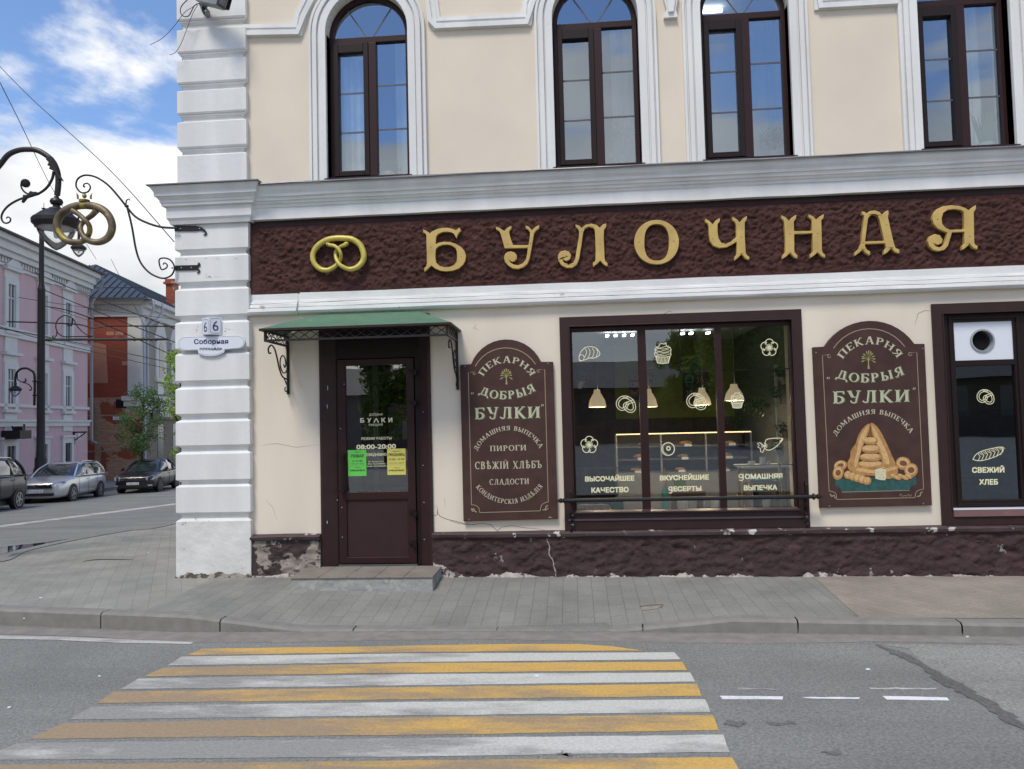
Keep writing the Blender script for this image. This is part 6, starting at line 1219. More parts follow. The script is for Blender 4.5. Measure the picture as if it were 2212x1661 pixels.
# pale dusty gutter strip, asphalt patch, dark joint
def ground_poly(name, pts, m_, dz, f=roadZ, kind='structure', jit=0, seg=None):
    dz *= .4 if f is roadZ else 1
    q = [gp(a, b, f, dz) for a, b in pts]; P = []
    for i in range(len(q)):
        a, b = q[i], q[(i+1) % len(q)]; n = max(1, int((b-a).length/(seg or 99)))
        for k in range(n): p = a.lerp(b, k/n); P.append((p.x+rnd.uniform(-jit, jit), p.y+rnd.uniform(-jit, jit)))
    tr = tessellate_polygon([[Vector((x, y, 0)) for x, y in P]]); mb = MB(); mb.add([(x, y, f(x, y)+dz) for x, y in P], [tuple(t) for t in tr]); o = mb.build(name, m_); return tag(o, kind=kind)
ground_poly('gutter_dust', [(-20, 1353), (390, 1366), (1000, 1365), (1600, 1369), (2230, 1377), (2230, 1392), (1900, 1386), (1600, 1390), (1000, 1380), (600, 1388), (390, 1388), (200, 1375), (-20, 1368)], mat('dusty_asphalt', (.235, .215, .195), .95, var=.15, vscale=8, bump=.4, bscale=70), .004, jit=.012, seg=.12)
ground_poly('asphalt_patch', [(1900, 1391), (1960, 1400), (1990, 1430), (2060, 1470), (2120, 1510), (2212, 1570), (2420, 1700), (2420, 1395), (2220, 1393)], 'asphalt_pale', .006, jit=.012, seg=.15)
ground_poly('asphalt_joint', [(1900, 1392), (1950, 1411), (2000, 1432), (2035, 1460), (2090, 1482), (2150, 1520), (2215, 1562), (2300, 1618), (2300, 1632), (2205, 1577), (2150, 1542), (2090, 1506), (2045, 1482), (2005, 1456), (1965, 1428), (1900, 1397)], 'asphalt_dark', .010, jit=.03, seg=.05)
# worn paints
def paint(name, c, worn, thr, xgrad=0):
    m = mat(name, c, .8); t = m.node_tree; b = t.nodes['Principled BSDF']; g = t.nodes.new('ShaderNodeNewGeometry')
    mp_ = t.nodes.new('ShaderNodeMapping'); mp_.inputs['Scale'].default_value = (.5, 1.6, 1); t.links.new(g.outputs['Position'], mp_.inputs[0])
    n = t.nodes.new('ShaderNodeTexNoise'); n.inputs['Scale'].default_value = 2.2; n.inputs['Detail'].default_value = 10; n.inputs['Roughness'].default_value = .65; t.links.new(mp_.outputs[0], n.inputs['Vector'])
    sx_ = t.nodes.new('ShaderNodeSeparateXYZ'); t.links.new(g.outputs['Position'], sx_.inputs[0])
    ma = t.nodes.new('ShaderNodeMath'); ma.operation = 'MULTIPLY_ADD'; ma.inputs[1].default_value = -.055*xgrad; ma.inputs[2].default_value = -.235*xgrad; t.links.new(sx_.outputs[0], ma.inputs[0])
    mb2 = t.nodes.new('ShaderNodeMath'); mb2.operation = 'MULTIPLY_ADD'; mb2.inputs[1].default_value = -.085*xgrad; t.links.new(sx_.outputs[1], mb2.inputs[0]); t.links.new(ma.outputs[0], mb2.inputs[2])
    ad2 = t.nodes.new('ShaderNodeMath'); ad2.operation = 'ADD'; t.links.new(n.outputs[0], ad2.inputs[0]); t.links.new(mb2.outputs[0], ad2.inputs[1])
    r = t.nodes.new('ShaderNodeMapRange'); r.inputs[1].default_value = thr-.13; r.inputs[2].default_value = thr+.05; t.links.new(ad2.outputs[0], r.inputs[0])
    n2 = t.nodes.new('ShaderNodeTexNoise'); n2.inputs['Scale'].default_value = 45; n2.inputs['Detail'].default_value = 7; n2.inputs['Roughness'].default_value = .75; t.links.new(g.outputs['Position'], n2.inputs['Vector'])
    r2_ = t.nodes.new('ShaderNodeMapRange'); r2_.inputs[1].default_value = .3; r2_.inputs[2].default_value = .7; r2_.inputs[3].default_value = .72; r2_.inputs[4].default_value = 1.16; t.links.new(n2.outputs[0], r2_.inputs[0])
    x = t.nodes.new('ShaderNodeMix'); x.data_type = 'RGBA'; x.inputs[6].default_value = (*c, 1); x.inputs[7].default_value = (*worn, 1); t.links.new(r.outputs[0], x.inputs[0])
    s = t.nodes.new('ShaderNodeVectorMath'); s.operation = 'SCALE'; t.links.new(x.outputs[2], s.inputs[0]); t.links.new(r2_.outputs[0], s.inputs['Scale']); t.links.new(s.outputs[0], b.inputs['Base Color'])
    u = t.nodes.new('ShaderNodeBump'); u.inputs['Strength'].default_value = .4; u.inputs['Distance'].default_value = .003; t.links.new(n2.outputs[0], u.inputs['Height']); t.links.new(u.outputs[0], b.inputs['Normal']); M[name] = m; return m
paint('zebra_white', (.57, .57, .52), (.30, .298, .275), .70, 1); paint('zebra_yellow', (.62, .39, .11), (.35, .26, .16), .66, 1); paint('line_white', (.55, .54, .50), (.3, .29, .27), .58, 0); paint('fresh_white', (.80, .82, .84), (.6, .62, .63), .7, 0)
ST_ = [('y', [(437, 1401), (800, 1396), (1106, 1390.5), (1250, 1391), (1320, 1396), (1390, 1405), (1106, 1406.5), (700, 1411), (404, 1415)]), ('w', [(392, 1418), (900, 1411), (1456, 1409), (1470, 1424), (900, 1430), (362, 1437)]), ('y', [(352, 1442), (900, 1432), (1474, 1429.5), (1483, 1447), (900, 1453), (312, 1461)]), ('w', [(300, 1465.5), (900, 1456), (1490, 1452.5), (1501, 1472), (900, 1480), (260, 1488)]), ('y', [(246, 1494), (900, 1484), (1504, 1477), (1516, 1503), (900, 1510), (208, 1519)]), ('w', [(196, 1526), (900, 1516), (1522, 1510), (1535, 1538), (900, 1545), (150, 1554)]), ('y', [(136, 1562), (900, 1549), (1540, 1544), (1553, 1577), (900, 1587), (62, 1596)]), ('w', [(40, 1605), (900, 1594), (1562, 1587), (1577, 1624), (900, 1634), (-60, 1642)]), ('y', [(-90, 1653), (900, 1642), (1582, 1635), (1602, 1676), (900, 1690), (-160, 1700)])]
for k, (c, P) in enumerate(ST_): ground_poly('crosswalk_stripe', P, 'zebra_white' if c == 'w' else 'zebra_yellow', .006, jit=.004, seg=.1)
ground_poly('lane_dash', [(1555, 1503), (1690, 1504), (1691, 1511), (1560, 1510)], 'fresh_white', .006, jit=.003, seg=.08); ground_poly('lane_dash', [(1733, 1505.5), (1857, 1506), (1856, 1510), (1745, 1508.5)], 'fresh_white', .006, jit=.005, seg=.06); ground_poly('lane_dash', [(1906, 1503), (2045, 1506), (2050, 1513), (1915, 1511)], 'fresh_white', .006, jit=.003, seg=.08)
for P in ([(1590, 1485), (1672, 1487), (1672, 1490), (1590, 1489)], [(1878, 1485), (2022, 1486), (2020, 1489), (1880, 1488)]): ground_poly('lane_dash', P, 'line_white', .006, jit=.012, seg=.05)
ground_poly('edge_line', [(-30, 1371), (160, 1376), (300, 1382), (418, 1387), (412, 1391), (250, 1388), (120, 1382), (-30, 1379)], 'line_white', .009, jit=.003, seg=.1)
ground_poly('street_line', [(-40, 1140), (180, 1112), (379, 1087), (379, 1090), (180, 1115.5), (-40, 1144)], 'line_white', .006)
# oil spots, broken paver, litter
for (a, b, r1_, r2_) in ((1590+0, 1562, 26, 5), (1690, 1562, 28, 4), (1790, 1625, 22, 5), (1220, 1626, 14, 3)): ground_poly('oil_spot', [(a+r1_*math.cos(t*.6), b+r2_*math.sin(t*.6)) for t in range(10)], mat('oil_dark', (.14, .137, .13), .8, var=.3, vscale=40), .0075, jit=.03, seg=.04)
ground_poly('paver_hole', [(1381, 1309), (1405, 1306), (1434, 1305), (1430, 1312), (1400, 1316), (1385, 1317)], mat('sand_bed', (.10, .09, .08), .95), .0045, pavZ); ground_poly('broken_paver', [(1383, 1311), (1400, 1309), (1432, 1307), (1420, 1314), (1398, 1318), (1386, 1318)], mat('broken_paver_face', (.26, .24, .20), .9, var=.2, vscale=40), .0065, pavZ)
ground_poly('puddle', [(-20, 1184), (30, 1178), (90, 1172), (150, 1163), (44, 1186), (-20, 1204)], mat('standing_water', (.03, .035, .05), .03, spec=1.0), .006)
SCR = [(52, 1337, 'on the left kerb stone'), (20, 1530, 'alone on the dark asphalt at the far left'), (88, 1293, 'on the left paving near the kerb'), (2090, 1377, 'in the gutter below the right shop window'), (1875, 1448, 'on the road above the right end dash'), (320, 1194, 'on the paving beside the twig'), (1160, 1462, 'in the middle of the crosswalk'), (215, 1462, 'on the asphalt just left of the stripes')]
for i, (a, b, wh2) in enumerate(SCR):
    p = gp(a, b, roadZ if b > 1350 else pavZ); mb = MB(); s_ = rnd.uniform(.006, .014); mb.lathe(p+Vector((0, 0, .004)), [(s_, 0), (s_*.9, s_*.7), (0, s_)], 7, sx=rnd.uniform(1, 2)); o = mb.build('paper_scrap', 'enamel'); tag(o, 'tiny white paper scrap '+wh2, 'paper scrap', 'white scraps of litter on road and paving')
mb = MB(); pts = [gp(a, b, pavZ) for a, b in ((180, 1214), (205, 1210), (240, 1209), (287, 1210))]; mb.tube([p+Vector((0, 0, .006)) for p in smoothpts(pts, 4)], [.002+.004*math.sin(math.pi*i_/12) for i_ in range(13)], 6); tag(mb.build('fallen_twig', mat('dry_twig', (.06, .05, .035), .9)), 'dark bent twig lying on the paving left of the corner', 'twig')
# ================================================================== STREET BEYOND: frame of the far street
def cw(xc, D, z): # camera-plane lateral xc, depth D -> world with height z
    v = CP+RT*0; f2 = Vector((FW.x, FW.y, 0)).normalized(); r2 = Vector((f2.y, -f2.x, 0)); q = CP+f2*D+r2*xc; return Vector((q.x, q.y, z))
PHI = math.radians(-10.2)     # heading of the building line in world (from +Y)
HD = Vector((math.sin(PHI), math.cos(PHI), 0)); HN_ = Vector((math.cos(PHI), -math.sin(PHI), 0))   # along street, and towards the road (right)
def isect(px, P0, dirv):
    """point where the vertical plane (P0,dirv) is seen in image column px (taken at the horizon row)"""
    d = ray(px, 907.7+.0243*(1106-px)); A_ = Vector((d.x, d.y)); 
    # CP + t*A = P0 + s*dirv
    det = A_.x*(-dirv.y)+A_.y*dirv.x; rx = P0.x-CP.x; ry = P0.y-CP.y; s = (A_.x*ry-A_.y*rx)/det; s = -s if False else s
    t = (rx*(-dirv.y)+ry*dirv.x)/det
    return CP.xy+A_*t
class Face:
    """a vertical facade plane; local u along dirv (m), z up; maps pixels onto it"""
    def __init__(s, P0, dirv, out): s.P = Vector((P0[0], P0[1], 0)); s.d = Vector((dirv[0], dirv[1], 0)).normalized(); s.o = Vector((out[0], out[1], 0)).normalized()
    def px(s, px, py):
        r = ray(px, py); t = (s.P-CP).dot(s.o)/r.dot(s.o); q = CP+r*t; return ((q-s.P).dot(s.d), q.z)
    def w(s, u, z, off=0): return s.P+s.d*u+s.o*off+Vector((0, 0, z))
    def box(s, mb, u0, u1, z0, z1, o0, o1):
        v = [s.w(u, z, o) for z in (z0, z1) for u, o in ((u0, o0), (u1, o0), (u1, o1), (u0, o1))]
        mb.add(v, [(0, 3, 2, 1), (4, 5, 6, 7), (0, 1, 5, 4), (1, 2, 6, 5), (2, 3, 7, 6), (3, 0, 4, 7)])
    def poly(s, mb, pts, o0, o1):
        n = len(pts); tr = tessellate_polygon([[Vector((u, z, 0)) for u, z in pts]])
        mb.add([s.w(u, z, o1) for u, z in pts]+[s.w(u, z, o0) for u, z in pts], [tuple(t) for t in tr]+[tuple(i+n for i in t) for t in tr]+[(i, (i+1) % n, n+(i+1) % n, n+i) for i in range(n)])
pinkm = mat('pink_plaster', (.60, .43, .46), .85, var=.04, vscale=.8, streak=True); trim = mat('pale_stone_trim', (.64, .65, .64), .8, var=.05, vscale=2); trim2 = mat('cream_stone_trim', (.55, .54, .50), .8, var=.06, vscale=2)
dkglass = mat('dark_window_glass', (.045, .05, .06), .12, spec=.8); roofm = mat('weathered_roof', (.09, .085, .08), .7, var=.3, vscale=3); frame_m = mat('pale_window_frame', (.55, .58, .62), .5)
corner = cw(-.5524*42.4, 42.4, 0)
PF = Face(corner, -HD, HN_)      # u grows toward the camera-left
GZ = roadZ(corner.x, corner.y)-.1
zP = lambda px, py: PF.px(px, py)[1]
uP = lambda px, py: PF.px(px, py)[0]
PINK = thing('pink_house', 'long pink three-storey house with white window surrounds and toothed cornice', 'building', (corner.x-3, corner.y-8, GZ))
Lp = 46; zroof = (zP(0, 507)+zP(210, 597))/2
mb = MB(); PF.box(mb, 0, Lp, GZ-1.5, zroof-.9, -12, 0); mb.build('wall', pinkm, PINK)
zl1 = (zP(0, 722)+zP(189, 764))/2; zl2 = zP(186, 920)+.0; zl3 = zP(186, 885)
mb = MB()
for z_, h, o in ((zl1, .32, .14), (zl1+.32, .1, .22), (zl2, .22, .12), (zl2+.22, .1, .2), (zl3, .14, .1), (zroof-1.35, .12, .1)): PF.box(mb, -.02, Lp, z_, z_+h, -.05, o)
PF.box(mb, -.02, Lp, zroof-.95, zroof-.7, -.05, .3); PF.box(mb, -.02, Lp, zroof-.7, zroof-.35, -.05, .45); PF.box(mb, -.1, Lp, zroof-.35, zroof-.1, -.05, .65); PF.box(mb, -.02, .0, zroof-1.9, zroof-1.3, -.05, .05)
mb.build('cornice', trim, PINK)
mb = MB(); u = 0
while u < Lp: PF.box(mb, u+.03, u+.13, zroof-1.2, zroof-.97, -.02, .16); u += .24
mb.build('dentil_band', trim, PINK)
mb = MB(); PF.box(mb, -.35, Lp, zroof-.1, zroof-.02, -.1, .85)
v = [PF.w(-.35, zroof-.02, .85), PF.w(Lp, zroof-.02, .85), PF.w(Lp, zroof+3, -6), PF.w(3, zroof+3, -6), PF.w(-.35, zroof-.02, -12.3)]
v = [PF.w(-.35, zroof-.02, .85), PF.w(Lp, zroof-.02, .85), PF.w(Lp, zroof+1.6, -6), PF.w(5, zroof+1.6, -6), PF.w(-.35, zroof-.02, -12.3), PF.w(Lp, zroof-.02, -12.3)]
mb.add(v, [(0, 1, 2, 3), (0, 3, 4), (4, 3, 2, 5)]); mb.build('roof', roofm, PINK)
# window columns: pixel centres of three visible columns, extrapolated regularly
c3, c2, c1 = uP(145, 660), uP(92, 640), uP(22, 645); stp = (c1-c3)/2
Z = dict(t0=zP(137, 735), t1=zP(137, 652), m0=zP(138, 883), m1=zP(138, 812), b0=GZ-.3+.1, b1=zP(138, 957))
for k in range(0, 9):
    uc = c3+stp*k+(c2-(c1+c3)/2 if k == 1 else 0)
    SD = .26
    for (z0, z1, wd_, kind) in ((Z['t0'], Z['t1'], .62, 'ped'), (Z['m0'], Z['m1'], .62, 'flat'), (Z['b1']-1.55, Z['b1'], .70, 'low')):
        fr_ = MB()
        for a, b, c, d in ((uc-wd_/2-SD, uc-wd_/2, z0-.12, z1+.28), (uc+wd_/2, uc+wd_/2+SD, z0-.12, z1+.28), (uc-wd_/2, uc+wd_/2, z1, z1+.28)): PF.box(fr_, a, b, c, d, -.02, .1)
        if kind != 'low':
            PF.box(fr_, uc-wd_/2-SD, uc+wd_/2+SD, z1+.28, z1+.62, -.02, .06); PF.box(fr_, uc-wd_/2-SD-.06, uc+wd_/2+SD+.06, z0-.26, z0-.12, -.02, .2); PF.box(fr_, uc-.5, uc+.5, z0-1.15, z0-.3, -.02, .07)
            PF.box(fr_, uc-.68, uc+.68, z1+.62, z1+.76, -.02, .24)
            if kind == 'ped': PF.poly(fr_, [(uc-.70, z1+.78), (uc+.70, z1+.78), (uc, z1+1.32)], 0, .22)
        else: PF.box(fr_, uc-.7, uc+.7, z1+.28, z1+.4, -.02, .17)
        w_ = fr_.build('window', trim, PINK)
        g_ = MB(); PF.box(g_, uc-wd_/2, uc+wd_/2, z0, z1, -.25, .012); g_.build('pane', dkglass, w_)
        g_ = MB(); PF.box(g_, uc-.03, uc+.03, z0, z1, .012, .04)
        if kind != 'low': PF.box(g_, uc-wd_/2, uc+wd_/2, z0+(z1-z0)*.68, z0+(z1-z0)*.68+.06, .012, .04); PF.box(g_, uc-wd_/2, uc-wd_/2+.07, z0, z1, .012, .035); PF.box(g_, uc+wd_/2-.07, uc+wd_/2, z0, z1, .012, .035)
        g_.build('window_bar', frame_m if kind != 'low' else mat('black_grille', (.02, .02, .02), .5), w_)
# rusticated joints of the ground storey
mb = MB(); z_ = zl2-.5; r_i = 0
while z_ > GZ:
    PF.box(mb, 0, Lp, z_, z_+.03, -.01, .006)
    u = .3*(r_i % 2)
    while u < Lp: PF.box(mb, u, u+.03, z_+.03, z_+.5, -.01, .0055); u += 1.2
    z_ -= .5; r_i += 1
mb.build('rustication_joint', mat('pale_pink_joint', (.60, .43, .50), .85), PINK)
mb = MB(); q = PF.px(158, 940); PF.box(mb, q[0]-.04, q[0]+.04, q[1]-.5, q[1]+.2, .0, .08); mb.tube([PF.w(q[0], q[1]+.15, .05), PF.w(q[0]-.0, q[1]+.15, .7)], .04, 6); mb.tube([PF.w(q[0], q[1]-.3, .05), PF.w(q[0], q[1]+.1, .6)], .03, 6); tag(mb.build('sign_bracket', 'iron'), 'small black triangular iron bracket on the pink wall near its corner', 'bracket')
mb = MB(); q = PF.px(170, 942); PF.box(mb, q[0]-.14, q[0]+.14, q[1]-.18, q[1]+.18, .01, .03); tag(mb.build('number_plate', 'enamel'), 'small white house number plate 19 on the pink wall', 'house number')
mb = MB(); q = PF.px(15, 935); w0 = PF.w(q[0], q[1], 0)
mb = MB(); PF.box(mb, q[0]-.5, q[0]+.5, q[1]-.28, q[1]+.1, .02, .8); PF.box(mb, q[0]-.12, q[0]+.12, q[1]+.1, q[1]+.28, .3, .7); mb.tube([PF.w(q[0]-.45, q[1]+.1, .5), PF.w(q[0]-.45, q[1]+.38, .5)], .05, 6); mb.tube([PF.w(q[0]+.45, q[1]+.1, .5), PF.w(q[0]+.55, q[1]+.3, .5)], .04, 6); tag(mb.build('wall_lantern', 'iron', bevel=.05), 'black projecting sign box on the pink wall left of the tall lamp post', 'wall sign')
# ---------------------------------------------------------------- second building : brick gable wall and ornate grey front
S0 = cw(-.4825*45, 45, 0)                         # its street corner (pixel column 305)
HD2 = HD; N2 = HN_
FG = Face(S0, -HN_, -HD)      # end wall facing us; u grows to the left
FS = Face(S0, HD, HN_)        # street front; u grows away from us
G2 = roadZ(S0.x, S0.y)-.1
zq = lambda F, px, py: F.px(px, py)[1]
BR = thing('brick_gable_house', 'old two-storey house with red painted brick end wall, white frieze and ornate grey street front', 'building', (S0.x-3, S0.y+5, G2))
ze = zq(FG, 300, 646); zfr = zq(FG, 250, 683); zmid = zq(FG, 250, 858)
brickm = bpy.data.materials.new('painted_red_brick'); brickm.use_nodes = True
def brick(m, c1, c2, mort, peel, thr, sc_=1.0):
    t = m.node_tree; b = t.nodes['Principled BSDF']; b.inputs['Roughness'].default_value = .9; tcx = t.nodes.new('ShaderNodeNewGeometry'); s = t.nodes.new('ShaderNodeSeparateXYZ'); t.links.new(tcx.outputs['Position'], s.inputs[0]); a = t.nodes.new('ShaderNodeMath'); a.operation = 'ADD'; t.links.new(s.outputs[0], a.inputs[0]); t.links.new(s.outputs[1], a.inputs[1]); c = t.nodes.new('ShaderNodeCombineXYZ'); t.links.new(a.outputs[0], c.inputs[0]); t.links.new(s.outputs[2], c.inputs[1])
    k = t.nodes.new('ShaderNodeTexBrick'); k.inputs['Scale'].default_value = sc_; k.inputs['Brick Width'].default_value = .26; k.inputs['Row Height'].default_value = .085; k.inputs['Mortar Size'].default_value = .012; k.inputs['Color1'].default_value = (*c1, 1); k.inputs['Color2'].default_value = (*c2, 1); k.inputs['Mortar'].default_value = (*mort, 1); t.links.new(c.outputs[0], k.inputs['Vector'])
    n = t.nodes.new('ShaderNodeTexNoise'); n.inputs['Scale'].default_value = .9; n.inputs['Detail'].default_value = 8; t.links.new(tcx.outputs['Position'], n.inputs['Vector']); r = t.nodes.new('ShaderNodeMapRange'); r.inputs[1].default_value = thr; r.inputs[2].default_value = thr+.03; t.links.new(n.outputs[0], r.inputs[0])
    x = t.nodes.new('ShaderNodeMix'); x.data_type = 'RGBA'; x.inputs[7].default_value = (*peel, 1); t.links.new(r.outputs[0], x.inputs[0]); t.links.new(k.outputs[0], x.inputs[6]); t.links.new(x.outputs[2], b.inputs['Base Color'])
brick(brickm, (.30, .065, .035), (.25, .055, .03), (.20, .05, .03), (.38, .15, .09), .64)
brick2 = bpy.data.materials.new('old_bare_brick'); brick2.use_nodes = True; brick(brick2, (.30, .11, .055), (.40, .23, .13), (.42, .34, .26), (.26, .065, .035), .50)
mb = MB(); FG.box(mb, .0, 9, G2-1.5, zmid, -14, 0); mb.build('lower_wall', brick2, BR)
mb = MB(); FG.box(mb, .0, 9, zmid, ze, -14, .0); mb.build('upper_wall', brickm, BR)
mb = MB(); FG.box(mb, -.02, 9, zfr, ze, -.02, .03); FG.box(mb, -.03, .75, zmid, zfr, -.02, .05); FG.box(mb, .1, .6, zfr+.25, zfr+.55, .02, .07); FG.box(mb, -.1, .9, zmid-.55, zmid, -.02, .25); FG.box(mb, -.18, .98, zmid-.22, zmid+.05, -.02, .38); FG.box(mb, .0, 9, zfr-.03, zfr+.06, 0, .09); FG.box(mb, -.1, 9, ze-.3, ze-.15, .03, .2); FG.box(mb, -.2, 9, ze-.15, ze, .03, .4); mb.build('frieze', trim2, BR)
mb = MB(); u = .6
while u < 9: FG.box(mb, u, u+.1, ze-.62, ze-.4, .03, .1); u += .22
mb.build('dentil_band', trim2, BR)
q0 = FG.px(190, 734); q1 = FG.px(233, 826); mb = MB(); FG.poly(mb, [(q1[0], q1[1]-.03), (q0[0]+3, q1[1]), (q0[0]+3, zq(FG, 195, 738)), (q1[0]+.6, zq(FG, 225, 740)), (q1[0]+.1, zq(FG, 233, 745))], 0, .012)
for a, b in ((238, 720), (258, 720), (272, 784)): q = FG.px(a, b); FG.box(mb, q[0]-.22, q[0]+.22, q[1]-.12, q[1]+.1, 0, .012)
mb.build('plaster_patch', mat('salmon_plaster', (.42, .20, .135), .9, var=.08, vscale=3), BR)
mb = MB()
for a, b, c, d in ((205, 1000, 218, 880), ): q = FG.px(a, b); q2 = FG.px(c, d); FG.box(mb, q2[0], q[0], q[1]-1, q2[1], 0, .03)
for yy in (898, 936, 975): q = FG.px(215, yy); q2 = FG.px(262, yy); FG.box(mb, q2[0], q[0]+2, q[1]-.04, q[1]+.05, 0, .04)
mb.build('pale_brick_pier', mat('pale_old_brick', (.32, .23, .15), .9, var=.2, vscale=6), BR)
mb = MB(); q = FG.px(262, 872); FG.box(mb, q[0]-.3, q[0]+.3, q[1]-.25, q[1]+.25, 0, .01); mb.build('wall_opening', 'blackgap', BR)
# street front
Ls = 30; mb = MB(); FS.box(mb, .02, Ls, zmid, ze, -1, .03); mb.build('front_wall', mat('grey_beige_plaster', (.30, .275, .235), .85, var=.06), BR)
mb = MB(); FS.box(mb, .02, Ls, G2-1.5, zmid-.9, -1, .03); mb.build('front_base', mat('brown_grey_stone', (.20, .17, .135), .85, var=.12), BR)
mb = MB(); FS.box(mb, 0, Ls, zmid-.9, zmid, -.9, .12); FS.box(mb, -.1, Ls, zmid-.25, zmid+.08, -.5, .45); FS.box(mb, 0, Ls, ze-.95, ze-.5, -.02, .1); FS.box(mb, 0, Ls, ze-.5, ze-.25, -.02, .35); FS.box(mb, 0, Ls, ze-.25, ze, -.02, .7); FS.box(mb, 0, .5, zmid, ze-.9, -.02, .06); mb.build('front_cornice', trim, BR)
u0_, u1_ = FS.px(338, 780)[0], FS.px(366, 780)[0]; w_s = max(2.2, (FS.px(352, 780)[0]-FS.px(322, 780)[0])); wa0 = zmid+1.4
uc0 = FS.px(345, 800)[0]
for k in range(6):
    uc = uc0+k*w_s*1.15; hw_ = w_s*.17; z0 = zmid+1.25; zs1 = zq(FS, 345, 770); zs1 = ze-2.6
    ap = lambda hh, zz, n=10: [(uc-hh, z0)]+[(uc-hh*math.cos(math.pi*i/n), zz+hh*1.0*math.sin(math.pi*i/n)) for i in range(n+1)]+[(uc+hh, z0)]
    m_ = MB(); FS.poly(m_, ap(hw_+.5, zs1), 0, .12); FS.poly(m_, [(uc-hw_-.7, zs1+.5), (uc+hw_+.7, zs1+.5), (uc+hw_+.2, zs1+1.35), (uc, zs1+1.75), (uc-hw_-.2, zs1+1.35)], 0, .1); FS.box(m_, uc-hw_-.6, uc+hw_+.6, z0-.25, z0, 0, .2); FS.box(m_, uc-.55, uc+.55, zmid+.25, z0-.35, 0, .08); wn = m_.build('arched_window', trim, BR)
    m_ = MB(); FS.poly(m_, ap(hw_, zs1-.05), .12, .135); m_.build('pane', dkglass, wn)
    m_ = MB()
    for a in (-.6,): FS.box(m_, uc-hw_*1.2, uc+hw_*1.2, G2+.9, zmid-1.6, 0, .05)
    m_.build('shop_pane', dkglass, wn)
q = (FS.px(330, 895)[0], 0); z1_ = zq(FS, 350, 886); z0_ = zq(FS, 350, 906)
SB = thing('shop_fascia_sign', 'brown shop fascia with white old-style letters under the ledge of the ornate house', 'shop sign', FS.w(q[0]+3, z0_, .2))
mb = MB(); FS.box(mb, q[0]-.5, q[0]+10, z0_, z1_, .125, .2); mb.build('panel', mat('brown_grey_fascia', (.10, .08, .07), .6), SB)
mb = MB(); po, wd_ = serif_polys('КИКЛАЙТЪ'.replace('КИК', 'СК')); 
us0, us1 = FS.px(338, 895)[0], FS.px(373, 895)[0]
for i, p in enumerate(po): mb.add([FS.w(us0+(us1-us0)*x/wd_, z0_+(z1_-z0_)*(.28+.5*y), .205+.0004*(i % 7)) for x, y in p], [tuple(range(len(p)))])
mb.build('lettering', 'enamel', SB)
# roof : hipped ribbed metal
ridge0 = FG.w(0, 0, 0); zr2 = zq(FG, 206, 566)+.6
ribm = bpy.data.materials.new('ribbed_metal_roof'); ribm.use_nodes = True; t = ribm.node_tree; b = t.nodes['Principled BSDF']; b.inputs['Base Color'].default_value = (.085, .10, .12, 1); b.inputs['Roughness'].default_value = .35; b.inputs['Metallic'].default_value = .5
e0, e1 = FG.w(-.6, ze+.02, .6), FG.w(9.6, ze+.02, .6); e2, e3 = FG.w(9.6, ze+.02, -30), FG.w(-.6, ze+.02, -30); hp = 3.0; r0_ = FG.w(4.5, ze+hp, -4.5); r1_ = FG.w(4.5, ze+hp, -30)
mb = MB(); mb.add([e0, e1, e2, e3, r0_, r1_]+[p-Vector((0, 0, .1)) for p in (e0, e1, e2, e3)], [(0, 1, 4), (0, 4, 5, 3), (1, 2, 5, 4), (0, 6, 7, 1), (0, 3, 9, 6)]); mb.build('roof', ribm, BR)
mb = MB()
for k in range(24):   # standing seams on the hip end and along the street slope
    t_ = (k+.5)/24; a = e0.lerp(e1, t_); top_ = r0_ if False else None
    hgt = min(t_, 1-t_)*2; p = a+(r0_-e0.lerp(e1, .5))*hgt; mb.tube([a+Vector((0, 0, .03)), p+Vector((0, 0, .03))], .035, 4)
for k in range(1, 60):
    s_ = k*.5; a = e0.lerp(e3, s_/30.6); hgt = min(1, s_/5.1); p = a+(r0_-e0-(e3-e0).normalized()*5.1)*hgt; mb.tube([a+Vector((0, 0, .03)), p+Vector((0, 0, .03))], .035, 4)
for z_ in (.35,): mb.tube([e0.lerp(r0_, .1)+Vector((0, 0, z_)), (e3+(r0_-e0-(e3-e0).normalized()*5.1)*.1)+Vector((0, 0, z_))], .03, 5); mb.tube([e0.lerp(r0_, .1)+Vector((0, 0, z_)), e1.lerp(r0_, .1)+Vector((0, 0, z_))], .03, 5)
mb.build('roof_seam', mat('dark_roof_seam', (.035, .04, .05), .5, metal=.3), BR)
mb = MB(); c = e0.lerp(e3, .5)+Vector((-2.5, 0, 2.0))
for dx in (0,): 
    c = dep(372, 604, 53); z_ = c.z-2.3
    for (h0, h1, s_) in ((0, 1.95, .30), (1.95, 2.1, .42), (2.1, 2.3, .34)): mb.box(c.x-s_, c.x+s_, c.y-s_, c.y+s_, z_+h0, z_+h1)
mb.build('chimney', brick2, BR)
def pipe(pts, r_, name, lb, cat, m_=None):
    mb_ = MB(); mb_.tube(pts, r_, 8); return tag(mb_.build(name, m_ or mat('pale_blue_pipe', (.42, .46, .54), .5, metal=.2), smooth=True), lb, cat)
pipe([FS.w(-.05, ze-.05, .75), FS.w(-.05, ze-.7, .7), FS.w(.15, ze-1.6, .15), FS.w(.15, G2+.2, .15)], .07, 'downpipe', 'pale blue downpipe at the street corner of the ornate house', 'downpipe')
pipe([FS.w(1.4, ze-.05, .75), FS.w(1.4, ze-.7, .7), FS.w(.6, ze-1.6, .15), FS.w(.6, zmid, .15)], .07, 'downpipe', 'second pale downpipe, just behind the corner one on the ornate house', 'downpipe')
